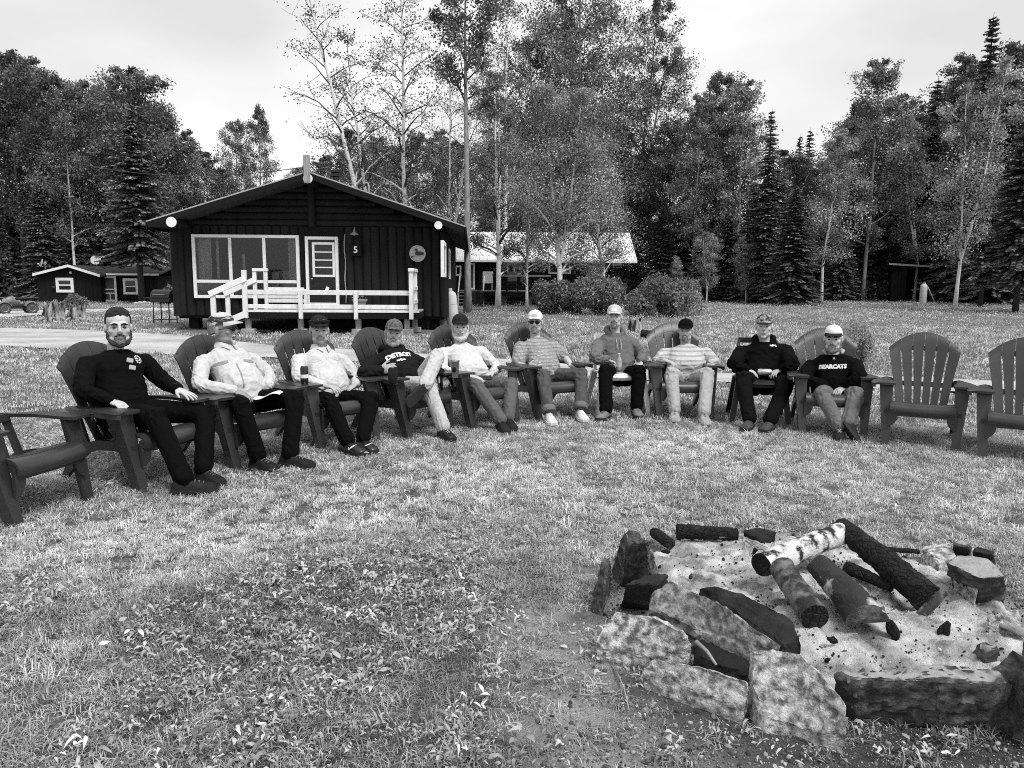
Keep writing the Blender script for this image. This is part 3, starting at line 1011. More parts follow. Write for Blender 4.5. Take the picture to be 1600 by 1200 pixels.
    # roof: two slabs with a front overhang, drip edge and fascia
    fo = .95
    le, re_, pk = FW(229, 346, fo), FW(727, 354, fo), FW(481, 268.5, fo)
    for (eu_, ez), sg in ((le, -1), (re_, 1)):
        sx = np.array([eu_ - pk[0], ez - pk[1]])
        nn = unit(np.array([-sx[1], sx[0]])) * (1 if sx[0] < 0 else -1)
        if nn[1] < 0: nn = -nn
        lo = -nn * .13
        P0, P1 = np.array(pk), np.array([eu_, ez])
        poly = [tuple(P0), tuple(P1), tuple(P1 + lo), tuple(P0 + np.array([0, -.135]))]
        rf = MB().prism(poly, 1, -fo, depth + .5).build('roof', ROOF_DARK, c)
        q = [tuple(P0 + nn * .02), tuple(P1 + nn * .02), tuple(P1 - nn * .012), tuple(P0 - nn * .012)]
        MB().prism(q, 1, -fo - .02, -fo - .002).build('drip_edge', METAL_EDGE, rf)
        q = [tuple(P0 - nn * .014), tuple(P1 - nn * .014), tuple(P1 - nn * .17), tuple(P0 - nn * .17)]
        MB().prism(q, 1, -fo - .03, -fo - .004).build('fascia', BARK_BOARD, rf)
        q = [tuple(P1 + np.array([sg * .03, 0])), tuple(P1), tuple(P1 + np.array([0, -.2])), tuple(P1 + np.array([sg * .03, -.2]))]
        MB().prism(q, 1, -fo + .01, depth + .45).build('eave_board', BARK_BOARD, rf)
    # purlin logs with white painted ends
    for x, y, r in ((268, 347, .14), (685, 352, .11), (481, 279, .13)):
        u, z = FW(x, y, fo + .06)
        m = MB(); m.tube([(u, -fo - .06, z), (u, .1, z)], r, 16); o = m.build('purlin_log', LOG, c, auto=50)
        m = MB(); m.tube([(u, -fo - .085, z), (u, -fo - .062, z)], r * .98, 16); m.build('painted_log_end', WHITE, o, auto=50)
    u, z0 = FW(480, 286, fo + .1); _, z1 = FW(480, 242, fo + .1)
    MB().box((u, -fo - .11, (z0 + z1) / 2), (.17, .04, z1 - z0), bev=.01).build('ridge_board', PALE_WOOD, c)
    # stove pipe and vent on the roof
    m = MB(); p = D(524, 283, 25.0) - CO
    q = np.array([p @ ux, p @ uy, p[2]])
    m.lathe([(.11, -.9), (.11, .12), (.17, .14), (.17, .22), (.12, .25), (.16, .27), (.16, .33), (.02, .36)], q, 14); m.build('stove_pipe', STEEL_BLACK, c, auto=40)
    p = D(576, 290, 25.0) - CO; q = np.array([p @ ux, p @ uy, p[2]])
    MB().tube([q + (0, 0, -.7), q, q + (-.04, 0, .09), q + (-.12, 0, .08), q + (-.16, 0, -.04)], .035, 8).build('vent_pipe', PALE_WOOD, c, smooth=True)
    # narrow side windows
    def SIDE(x, y):
        d = ray(x, y); o = CO + ux * (L + .08)
        t = ((o - CAM) @ ux) / (d @ ux); p = CAM + d * t
        return (p - CO) @ uy, p[2]
    for x0, y0, x1, y1 in ((690.5, 379, 696, 433), (699, 391, 704, 436)):
        a, zt_ = SIDE(x0, y0); b, zb_ = SIDE(x1, y1)
        b = min(b, a + 1.6)
        zt2 = SIDE((x0 + x1) / 2, y0)[1]; zb2 = SIDE((x0 + x1) / 2, y1)[1]
        m = MB()
        for p0, p1, q0, q1 in ((a, a + .1, zb2, zt2), (b - .1, b, zb2, zt2), (a + .1, b - .1, zt2 - .1, zt2), (a + .1, b - .1, zb2, zb2 + .1)):
            m.box((L + .09, (p0 + p1) / 2, (q0 + q1) / 2), (.08, p1 - p0, q1 - q0))
        fr = m.build('window', WHITE, c)
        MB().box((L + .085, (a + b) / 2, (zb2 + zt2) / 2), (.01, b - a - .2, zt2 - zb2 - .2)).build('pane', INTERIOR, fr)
    # house number, porch lamp
    u, z = FW(557, 391)
    fc = bpy.data.curves.new('number', 'FONT'); fc.body = '5'; fc.size = .25; fc.align_x = 'CENTER'; fc.align_y = 'CENTER'; fc.extrude = .006; fc.offset = .004
    fo_ = bpy.data.objects.new('tmp', fc); COL.objects.link(fo_)
    bpy.context.view_layer.update()
    me = bpy.data.meshes.new_from_object(fo_.evaluated_get(bpy.context.evaluated_depsgraph_get()))
    bpy.data.objects.remove(fo_)
    me.transform(Matrix.Rotation(R(90), 4, 'X')); me.transform(Matrix.Translation((u, -.17, z)))
    me.materials.clear()
    MB().box((u, -.095, z), (.3, .12, .34), bev=.01).build('number_board', BARK_BOARD, c)
    mobj('house_number', me, WHITE, c)
    u, z = FW(555.5, 366)
    m = MB(); m.lathe([(.02, .12), (.03, .06), (.12, -.01), (.125, -.03), (.03, -.02), (.03, -.05), (.002, -.06)], (u, -.22, z), 14)
    m.tube([(u, -.03, z + .14), (u, -.12, z + .19), (u, -.21, z + .17), (u, -.22, z + .11)], .012, 6)
    m.build('porch_lamp', BULB, c, auto=40)
    # ---- porch deck, rails and steps (part of the cabin)
    off = 1.9
    d0, d1 = FW(386, 490, off)[0], FW(655, 490, off)[0]
    zdk = FW(500, 486, off)[1]; zlow = FW(500, 498, off)[1]
    nb = 16
    for k in range(nb):
        y0 = -off + .03 + k * (off - .06) / nb
        MB().box(((d0 + d1) / 2, y0 + .055, zdk - .02), (d1 - d0, .105, .04), bev=.004).build('deck_board', PALE_WOOD, c)
    MB().box(((d0 + d1) / 2, -off, (zdk - .045 + zlow) / 2), (d1 - d0, .05, zdk - .045 - zlow), bev=.004).build('rim_joist', BARK_BOARD, c)
    MB().box((d0 + .02, -off / 2, (zdk - .045 + zlow) / 2), (.05, off - .06, zdk - .045 - zlow)).build('rim_joist', BARK_BOARD, c)
    MB().box((d1 - .02, -off / 2, (zdk - .045 + zlow) / 2), (.05, off - .06, zdk - .045 - zlow)).build('rim_joist', BARK_BOARD, c)
    MB().box(((d0 + d1) / 2, -off - .03, zdk - .005), (d1 - d0, .02, .06), bev=.004).build('deck_edge', WHITE_WOOD, c)
    def post(x, y0, y1, yy, w=.1):
        u, zt_ = FW(x, y0, -yy); _, zb_ = FW(x, y1, -yy)
        MB().box((u, yy, (zt_ + zb_) / 2), (w, .09, zt_ - zb_), bev=.006).build('rail_post', WHITE_WOOD, c)
        return u, zt_, zb_
    yf = -off - .075
    pC = post(381, 422, 497, yf, .12)
    post(469, 453, 498, yf); post(555.5, 455, 499, yf)
    pR = post(642, 425, 499, yf, .11)
    for y0, y1, yy in ((453.5, 461, yf + .06), (476, 482.5, yf + .06)):
        _, za = FW(510, y0, -yy); _, zb2 = FW(510, y1, -yy)
        MB().box(((pC[0] + pR[0]) / 2, yy + .015, (za + zb2) / 2), (pR[0] - pC[0], .035, za - zb2), bev=.006).build('rail', WHITE_WOOD, c)
    # tall screen of three posts at the far end, with its cap
    for yy in (-off + .55, -off + 1.15):
        MB().box((pR[0] + .02, yy, (pR[1] + pR[2]) / 2), (.1, .11, pR[1] - pR[2]), bev=.006).build('rail_post', WHITE_WOOD, c)
    MB().box((pR[0] + .01, -off + .55, pR[1] + .05), (.16, 1.4, .09), bev=.01).build('rail_cap', WHITE_WOOD, c)
    for z in (zdk + .25, zdk + .6):
        MB().box((pR[0] + .075, -off + .55, z), (.03, 1.25, .1), bev=.006).build('rail', WHITE_WOOD, c)
    # wall-side rail posts at the stair head
    yD = -off + 1.05
    pD = post(397.5, 424, 485, yD); pE = post(415, 424, 485, yD, .09)
    u0, u1 = pD[0] - .05, pE[0] + .06
    MB().box(((u0 + u1) / 2, yD, pD[1] + .04), (u1 - u0, .13, .08), bev=.01).build('rail_cap', WHITE_WOOD, c)
    for y0 in (452, 470, 480):
        _, z = FW(450, y0, -yD)
        MB().box(((pE[0] + FW(478, 450, -yD)[0]) / 2, yD, z), (FW(478, 450, -yD)[0] - pE[0] - .1, .03, .10), bev=.005).build('rail', WHITE_WOOD, c)
    MB().box((FW(478, 470, -yD)[0], yD, (zdk + FW(478, 452, -yD)[1]) / 2), (.09, .09, FW(478, 452, -yD)[1] - zdk), bev=.006).build('rail_post', WHITE_WOOD, c)
    pA = post(332.5, 458, 503, yf, .12); pB = post(355.5, 458, 500, yD, .11)
    for (pa, pc, yy) in ((pA, pC, yf - .06), (pB, pD, yD - .06)):
        MB().beam((pa[0] - .08, yy, pa[1] - .03), (pc[0] + .03, yy, pc[1] - .22), .05, .15, bev=.008).build('stair_rail', WHITE_WOOD, c)
        MB().beam((pa[0] - .05, yy + .03, .15), (pc[0], yy + .03, zdk - .08), .04, .16, bev=.006).build('stair_stringer', WHITE_WOOD, c)
    for k in range(3):
        t = (k + .5) / 3.2
        u = pA[0] + (pC[0] - pA[0]) * t
        MB().box((u, (yf + yD) / 2, .15 + (zdk - .2) * t), (.30, yD - yf - .1, .04), bev=.006).build('stair_tread', PALE_WOOD, c)
    for x, yy in ((388, -off + .15), (470, -off + .2), (560, -off + .2), (636, -off + .15), (648, -off + 1.0)):
        u = FW(x, 495, -yy)[0]
        MB().box((u, yy, zlow / 2 + .08), (.14, .14, zlow - .02), bev=.01).build('deck_footing', PALE_WOOD, c)
        MB().box((u, yy, .06), (.34, .26, .14), bev=.015).build('footing_block', CONCRETE, c)
    for u in np.linspace(.3, L - .3, 6):
        MB().box((u, .5, .16), (.3, .3, .34), bev=.02).build('footing_block', BARK_BOARD, c)  # blocks coloured dark to paint in the shade under the cabin
    return c, L, zdk

cabin, CAB_L, ZDECK = make_main_cabin()
KEEP_OUT.append((CO[0] - .1, CO[0] + CAB_L + .1, CO[1] - 1.7, CO[1] + 13))

def to_world(u, y, z):
    return CO + ux * u + uy * y + np.array([0, 0, z])
def wall_sign():
    u, z = FW(653, 396.5)
    o = empty('round_sign', to_world(u, -.13, z), ROT)
    r = 12.6 / FPX * np.linalg.norm(to_world(u, 0, z)[1])
    MB().lathe([(r * .99, 0), (r, .02), (r * .99, .035)], (0, 0, 0), 32, rotx(R(90))).build('disc', gm('weathered pale wood disc', .42, .8, .35, 5, .3, 40, stretch=(1, 1, 6)), o, auto=40)
    # loon silhouette: body, neck, head, bill, and the waterline
    k = r / 50.0
    loon = [(-30, 24), (-18, 27), (-12, 33), (-4, 34), (1, 28), (2, 20), (-2, 14), (8, 18), (22, 17), (36, 11), (42, 2), (34, -4), (14, -7), (-6, -7), (-14, -2), (-15, 8), (-10, 16), (-11, 22), (-18, 24)]
    MB().prism([(x * k, z * k - .02) for x, z in loon], 1, -.042, -.036).build('bird_silhouette', STEEL_BLACK, o)
    MB().prism([(x * k, z * k) for x, z in [(-44, -20), (-30, -14), (-14, -12), (-14, -16), (-30, -20), (-38, -27)]], 1, -.042, -.036).build('water_mark', STEEL_BLACK, o)
    tag(o, 'round pale wooden sign with a dark loon silhouette on the cabin wall', 'sign')
wall_sign()
def gas_tank(p, h, r, lean, label, name='gas_cylinder'):
    print('tank', p, px(p))
    o = empty(name, p)
    o.rotation_euler = (lean[1], lean[0], 0)
    m = MB(); m.lathe([(r * .93, 0), (r * .95, .06), (r, .09), (r, h * .80), (r * .93, h * .86), (r * .7, h * .91), (r * .3, h * .93)], n=20)
    m.build('tank', TANK, o, auto=50)
    MB().lathe([(r * .45, h * .925), (r * .45, h), (r * .40, h), (r * .40, h * .93)], n=16).build('collar', TANK, o, auto=50)
    MB().tube([(0, 0, h * .92), (0, 0, h * .985)], .02, 8).box((.03, 0, h * .96), (.07, .03, .03)).build('valve', BULB, o)
    for z in (h * .30, h * .60):
        MB().tube([((r + .002) * math.cos(a), (r + .002) * math.sin(a), z) for a in np.linspace(0, 2 * math.pi, 21)], .004, 5).build('weld_band', gm('weld', .3), o)
    tag(o, label, 'gas cylinder')
    return o
gas_tank(G(709, 513), 1.2, .19, (-.11, 0), 'tall pale gas cylinder leaning beside the dark log cabin')
gas_tank(G(276, 503), .46, .15, (0, 0), 'squat white gas bottle on the ground below the barbecue')

def barbecue():
    p = G(259, 507); o = empty('barbecue', p, R(-10))
    tag(o, 'black kettle barbecue on thin legs at the corner of the cabin', 'barbecue')
    for sx in (-.28, .28):
        for sy in (-.2, .2):
            MB().tube([(sx, sy, 0), (sx * .95, sy * .95, .72)], .018, 8).build('leg', STEEL_BLACK, o, smooth=True)
    m = MB(); a = np.linspace(0, math.pi, 12)
    m.box((0, 0, .78), (.72, .5, .16), bev=.03); m.build('firebox', STEEL_BLACK, o)
    rings = []
    for x in (-.36, -.33, .33, .36):
        q = .8 if abs(x) > .34 else 1
        rings.append([(x, .25 * q * math.cos(t), .862 + .25 * q * math.sin(t)) for t in a])
    lid = MB().loft(rings).build('lid', STEEL_BLACK, o, auto=45)
    MB().tube([(-.2, -.24, .95), (-.2, -.29, .96), (.2, -.29, .96), (.2, -.24, .95)], .012, 6).build('handle', BULB, lid)
    MB().box((-.5, 0, .84), (.26, .4, .03), bev=.008).build('side_shelf', STEEL_BLACK, o)
    MB().box((0, 0, .16), (.55, .4, .02), bev=.004).build('bottom_shelf', STEEL_BLACK, o)
barbecue()
def flower_pot():
    u, _ = FW(562, 470, 1.0)
    p = to_world(u, -1.0, ZDECK)
    o = empty('flower_pot', p)
    tag(o, 'clay pot with a low plant on the porch deck', 'flower pot')
    MB().lathe([(.13, 0), (.19, .24), (.21, .24), (.21, .30), (.18, .30), (.17, .22)], n=16).build('pot', TERRACOTTA, o, auto=40)
    V, Q = [], []
    r = np.random.default_rng(3)
    for i in range(60):
        a = r.uniform(0, 6.28); d = r.uniform(.02, .2); b = np.array([d * math.cos(a), d * math.sin(a), .27 + r.uniform(0, .12)])
        t = unit(r.normal(size=3)); s = unit(np.cross(t, (0, 0, 1))) * .03
        k = len(V); V += [b - s, b + t * .05, b + s, b - t * .05]; Q.append((k, k + 1, k + 2, k + 3))
    mobj('leaves', quads_mesh(V, Q), gm('pot plant leaf', .25, .6), o)
flower_pot()

# ---- small cabin far off by the drive
def boards(parent, u0, u1, z0, z1, y, step, mat, axis='x', name='wall_board'):
    n = max(1, int(round((u1 - u0) / step)))
    st = (u1 - u0) / n
    for k in range(n):
        u = u0 + (k + .5) * st
        d = .02 + .012 * (k % 2)
        z1k = z1(u) if callable(z1) else z1
        sz = (st - .012, d, z1k - z0)
        c_ = (u, y - d / 2, (z0 + z1k) / 2)
        MB().box(c_, sz, bev=.004).build(name, mat, parent)
def far_cabin():
    d = 55.0
    o3 = D(60, 473, d); o3[2] = 0
    c = empty('small_cabin', o3, R(2))
    tag(c, 'small dark cabin with white trimmed windows and door at the wood edge', 'cabin')
    f = plane_fn(o3, R(2))
    g = f(158, 450)[0]; w = f(239, 450)[0]
    pk = f(110.6, 414); el = f(58, 427.5); er = f(158, 429.5); zwing = f(200, 428)[1]
    ov = .4
    m = MB(); m.prism([(0, -.6), (g, -.6), (g, er[1] - .1), (pk[0], pk[1] - .15), (0, el[1] - .1)], 1, .03, 6.0); m.build('front_wall', BLACK_TIMBER, c)
    boards(c, 0, g, -.5, lambda u: (el[1] - .1 + (pk[1] - el[1] - .05) * u / pk[0]) if u < pk[0] else (er[1] - .1 + (pk[1] - er[1] - .05) * (g - u) / (g - pk[0])), .025, .28, BARK_BOARD)
    MB().box(((g + w) / 2, 3.3, (zwing - .1) / 2 - .3), (w - g, 5.0, zwing + .5)).build('wing_wall', BLACK_TIMBER, c)
    boards(c, g + .02, w, -.5, zwing - .12, .79, .28, BARK_BOARD)
    P0, PL, PR = np.array(pk), np.array((el[0] - .1, el[1] - .02)), np.array((er[0] + .12, er[1]))
    for A, B in ((P0, PL), (PR, P0)):
        rf = MB().prism([tuple(A), tuple(B), tuple(B + (0, -.12)), tuple(A + (0, -.12))], 1, -ov, 6.2).build('roof', ROOF_DARK, c)
        MB().prism([tuple(A + (0, .02)), tuple(B + (0, .02)), tuple(B + (0, -.16)), tuple(A + (0, -.16))], 1, -ov - .04, -ov - .003).build('fascia', WHITE, rf)
    # wing roof, ridge parallel to the front
    zr = f(180, 416, -2.6)[1]
    m = MB(); m.prism([(.35, zwing + .02), (3.2, zr), (6.0, zwing), (6.0, zwing - .1), (3.2, zr - .1), (.35, zwing - .08)], 0, PR[0] - .9, w + .35)
    rf = m.build('roof', ROOF_DARK, c)
    MB().box(((PR[0] + w) / 2 + .2, .32, zwing - .03), (w - PR[0] + .25, .03, .14)).build('fascia', WHITE, rf)
    u0, z0, u1, z1 = rect_px(f, 88, 434, 115.5, 457)
    window(c, u0, z0, u1, z1, .2, (), ((z0 + z1) / 2,), y=-.03, bars_w=.09, curtain=[(u0 + .2, u1 - .2)])
    y_ = .70
    u0, z0, u1, z1 = rect_px(f, 193, 435, 216, 460, -y_)
    window(c, u0, z0, u1, z1, .17, (), ((z0 + z1) / 2,), y=y_ - .02, bars_w=.08, curtain=[(u0 + .2, u1 - .2)])
    u0, z0, u1, z1 = rect_px(f, 159.5, 431, 183, 471.5, -y_)
    z0 = max(z0, -.33)
    dz = z1 - z0
    dr = frame_part(c, 'screen_door', u0 + .1, z0, u1, z1, .15, y_ - .1, y_ - .02, WHITE)
    for t in (.33, .48):
        MB().box(((u0 + .1 + u1) / 2, y_ - .06, z0 + dz * t), (u1 - u0 - .38, .05, .09)).build('door_rail', WHITE, dr)
    MB().box(((u0 + .1 + u1) / 2, y_ - .06, z0 + dz * .19), (.07, .05, dz * .22)).build('door_rail', WHITE, dr)
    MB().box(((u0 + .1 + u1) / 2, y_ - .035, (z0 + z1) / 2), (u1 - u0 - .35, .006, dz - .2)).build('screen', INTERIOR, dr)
    lu, lz = f(111.4, 426)
    MB().ell((lu, -.08, lz), .09, n=10, m=8).build('gable_lamp', WHITE, c, smooth=True)
    KEEP_OUT.append((o3[0] - .1, o3[0] + w, o3[1] - .1, o3[1] + 6))
    return f, o3
fcab, FCO = far_cabin()
def dish(x, y, d, r, yaw, tilt, label):
    p = D(x, y, d)
    o = empty('satellite_dish', p, yaw)
    rings = []
    rot = rotx(tilt)
    m = MB()
    prof = [(r * t, .18 * r * t * t) for t in (.02, .3, .6, .85, 1.0)] + [(r * .98, .18 * r + .02), (r * .5, .07), (.01, .04)]
    m.lathe([(a, b) for a, b in prof], n=20, rot=rotx(R(90) + tilt)); m.build('reflector', TANK, o, auto=60)
    MB().tube([(0, .02, -.8 * r), (0, -.5 * r, -.75 * r), (0, -.9 * r, -.25 * r)], .025, 6).ell((0, -.9 * r, -.22 * r), .07, n=8, m=6).build('feed_arm', TANK, o)
    zz = p[2]
    MB().tube([(0, .06, 0), (0, .14, -.4 * r), (0, .14, -1.5 * r)], .03, 8).build('mast', BULB, o)
    tag(o, label, 'satellite dish')
dish(66.5, 411, 55.5, .30, R(-50), R(-12), 'small tilted satellite dish on the low end of the small cabin roof')
dish(150, 406.5, 56.5, .36, R(10), R(-15), 'wide round satellite dish above the small cabin door')

# ---- long cabin with a pale roof behind the birches
def back_cabin():
    d = 46.0
    o3 = D(700, 470, d); o3[2] = 0
    rz = R(-1)
    c = empty('long_cabin', o3, rz)
    tag(c, 'long dark cabin with a bright pale roof behind the birches', 'cabin')
    f = plane_fn(o3, rz)
    w = f(956, 430)[0]
    zt = f(830, 404)[1]; zf = f(830, 453)[1]
    MB().box((w / 2, 3.1, (zf + zt) / 2), (w, 6, zt - zf + .2)).build('front_wall', BLACK_TIMBER, c)
    boards(c, 0, w, zf - .3, zt + .05, .075, .3, BARK_BOARD)
    zr = zt + 1.75
    m = MB(); m.prism([(-.7, zt - .12), (3.1, zr), (6.8, zt - .1), (6.8, zt - .24), (3.1, zr - .14), (-.7, zt - .24)], 0, -.4, w + 1.4)
    rf = m.build('roof', ROOF_PALE, c)
    for k in range(26):
        u = -.35 + k * (w + 1.7) / 25
        MB().beam((u, -.7, zt - .1), (u, 3.1, zr + .02), .03, .03).build('roof_rib', ROOF_PALE, rf)
    MB().add([(w, 0.1, zt), (w, 6.1, zt), (w, 3.1, zr - .2)], [(0, 1, 2)]).build('gable_wall', BLACK_TIMBER, c)
    for x0, y0, x1, y1, nv in ((792, 408.5, 815, 429, 1), (857, 408, 892, 428, 1), (711, 415, 721, 431, 0)):
        u0, z0, u1, z1 = rect_px(f, x0, y0, x1, y1)
        window(c, u0, z0, u1, z1, .1, ((u0 + u1) / 2,) if nv else (), (), y=-.0, bars_w=.08)
    u0, z0, u1, z1 = rect_px(f, 726, 411, 742, 450)
    dr = frame_part(c, 'door_frame', u0, zf, u1, z1, .09, -.08, .03, WHITE)
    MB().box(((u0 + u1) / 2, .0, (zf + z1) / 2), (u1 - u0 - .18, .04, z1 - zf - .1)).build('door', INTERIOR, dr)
    # deck with rail and steps
    off = 2.0
    a, b = f(716, 450, off)[0], f(860, 450, off)[0]
    for k in range(9):
        MB().box(((a + b) / 2, -off + .11 + k * .215, zf - .05), (b - a, .2, .05)).build('deck_board', PALE_WOOD, c)
    MB().box(((a + b) / 2, -off, zf - .2), (b - a, .05, .24)).build('rim_joist', BARK_BOARD, c)
    r0 = f(775, 440, off)[0]
    for u in np.linspace(r0, b, 6):
        MB().box((u, -off, zf + .38), (.09, .09, .85)).build('rail_post', BARK_BOARD, c)
    for z, mt in ((zf + .82, PALE_WOOD), (zf + .45, BARK_BOARD), (zf + .2, BARK_BOARD)):
        MB().box(((r0 + b) / 2, -off - .05, z), (b - r0, .04, .1)).build('rail', mt, c)
    s0, s1 = f(719, 455, off)[0], f(757, 455, off)[0]
    for k in range(4):
        MB().box(((s0 + s1) / 2, -off - .2 - k * .28, zf - .15 - k * .19), (s1 - s0, .3, .05)).build('stair_tread', PALE_WOOD, c)
        MB().box(((s0 + s1) / 2, -off - .06 - k * .28, zf - .24 - k * .19), (s1 - s0, .03, .13)).build('stair_riser', BLACK_TIMBER, c)
    for u in (s0, s1):
        MB().beam((u, -off - .05, zf + .75), (u, -off - 1.25, .75), .06, .1).build('stair_rail', WHITE_WOOD, c)
        MB().box((u, -off - 1.2, .4), (.08, .08, .8)).build('rail_post', WHITE_WOOD, c)
    for u in np.linspace(.3, w - .3, 7):
        MB().box((u, -.3, (zf - .2) / 2), (.3, .3, max(.1, zf - .1))).build('footing_block', CONCRETE, c)
    KEEP_OUT.append((o3[0], o3[0] + w, o3[1] - 2, o3[1] + 6))
    return f, o3, zf
bcab, BCO, BZF = back_cabin()
def bin_by_steps():
    p = G(747, 479.5); o = empty('rubbish_bin', p)
    MB().lathe([(.28, 0), (.36, .78), (.39, .79), (.39, .85), (.35, .85)], n=16).build('bucket', STEEL_BLACK, o, auto=40)
    MB().lathe([(.395, .855), (.36, .9), (.02, .93)], n=16).build('lid', STEEL_BLACK, o, auto=40)
    tag(o, 'black rubbish bin standing at the steps of the long cabin', 'bin')
bin_by_steps()
def deck_chair(u, label, mat):
    a = np.array([math.cos(R(-1)), math.sin(R(-1)), 0]); b = np.array([-math.sin(R(-1)), math.cos(R(-1)), 0])
    p = BCO + a * u - b * 1.1; p[2] = BZF - .02
    o = empty('deck_chair', p)
    MB().box((0, 0, .42), (.6, .5, .06), bev=.02).build('seat', mat, o)
    MB().box((0, .26, .75), (.62, .06, .68), rotx(-.15), bev=.03).build('backrest', mat, o)
    for sx in (-.26, .26):
        for sy in (-.2, .2):
            MB().box((sx, sy, .2), (.05, .05, .42)).build('leg', mat, o)
    tag(o, label, 'chair')
deck_chair(bcab(762, 440, 1.1)[0], 'pale chair on the long cabin deck beside its steps', gm('pale deck chair', .4))
deck_chair(bcab(800, 440, 1.1)[0], 'dark chair on the long cabin deck under its window', gm('dark deck chair', .06))

def shed():
    d = 49.0
    o3 = D(1391, 468, d); o3[2] = terr(o3[0], d)
    c = empty('shed', o3, R(-20))
    tag(c, 'dark lean-to shed with a slanting roof under the spruces', 'shed')
    W_, De, H0, H1 = 2.9, 2.3, 2.35, 2.15
    boards(c, 0, .75, -.02, H0, .03, .19, BARK_BOARD)
    MB().box((.03, De / 2, H0 / 2), (.06, De, H0)).build('side_wall', BLACK_TIMBER, c)
    MB().box((W_, De / 2, H1 / 2), (.06, De, H1)).build('side_wall', BLACK_TIMBER, c)
    MB().box((W_ / 2, De, H1 / 2), (W_, .06, H1)).build('back_wall', BLACK_TIMBER, c)
    MB().box((.78, .02, H0 / 2), (.1, .1, H0)).build('door_post', BARK_BOARD, c)
    MB().box((W_ - .05, .02, H1 / 2), (.1, .1, H1)).build('door_post', BARK_BOARD, c)
    rf = MB().prism([(-.25, H0 + .03), (W_ + .3, H1 + .0), (W_ + .3, H1 + .08), (-.25, H0 + .12)], 1, -.35, De + .3).build('roof', ROOF_DARK, c)
    MB().prism([(-.26, H0 + .02), (W_ + .31, H1 - .01), (W_ + .31, H1 + .095), (-.26, H0 + .135)], 1, -.39, -.352).build('fascia', PALE_WOOD, rf)
shed()
gas_tank(G(1441.5, 474.5), 1.25, .2, (0, 0), 'white gas cylinder standing before the dark shed')
m_ = MB(); _p = G(1449, 474.5)
m_.tube([_p + (0, .1, 1.0), _p + (.25, .1, .55), _p + (.5, .2, .15), _p + (.8, .5, .03)], .025, 6)
tag(m_.build('gas_hose', TANK, smooth=True), 'pale hose running from the gas cylinder into the shed', 'hose')

# ---- wires over the yard
def wire(name, a, b, sag, r, label):
    a, b = np.asarray(a), np.asarray(b)
    t = np.linspace(0, 1, 40)[:, None]
    pts = a * (1 - t) + b * t
    pts[:, 2] -= sag * 4 * (t * (1 - t))[:, 0]
    tag(MB().tube(pts, r, 5).build(name, STEEL_BLACK, smooth=True), label, 'wire')
wire('overhead_wire', D(-60, 185, 36), D(470, 262, 24), 1.1, .012, 'thin overhead wire sagging from the tall wood to the cabin gable')
wire('overhead_wire', D(-40, 391, 53), D(300, 400, 50), .15, .012, 'low wire strung behind the small cabin')
# ------------------------------------------------------------------ trees, shrubs, undergrowth
def leaf_mat(name, v, rough=.5, transl=.25, rnd=.25, scale=.9, var=.3):
    return gm(name, v, rough, var, scale, 0, spec=.35, rnd=rnd, transl=transl, attr='tone', detail=3)
LEAF_ASPEN = leaf_mat('aspen leaves', .20)
LEAF_BIRCH = leaf_mat('birch leaves', .28, rnd=.15)
LEAF_DARK = leaf_mat('dark leaves', .125)
LEAF_SPRUCE = leaf_mat('spruce needles', .14, .6, .1)
LEAF_BUSH = leaf_mat('shrub leaves', .20, scale=1.5, rnd=.12)
LEAF_PALE = leaf_mat('pale shrub leaves', .42, rnd=.05)
BARK = gm('grey bark', .12, .9, .4, 5, .8, 25, .1, stretch=(1, 1, .3))
BARK_ASPEN = gm('pale aspen bark', .26, .85, .35, 6, .5, 30, .1, stretch=(1, 1, .5))
BARK_BIRCH = gm('white birch bark', .05, .8, .3, 5.5, .4, 30, .2, stretch=(1, 1, 2.6), v2=.78, cut=(.33, .42), detail=7)
BARK_SPRUCE = gm('dark spruce bark', .06, .95, .4, 8, .8, 25, .1, stretch=(1, 1, .4))

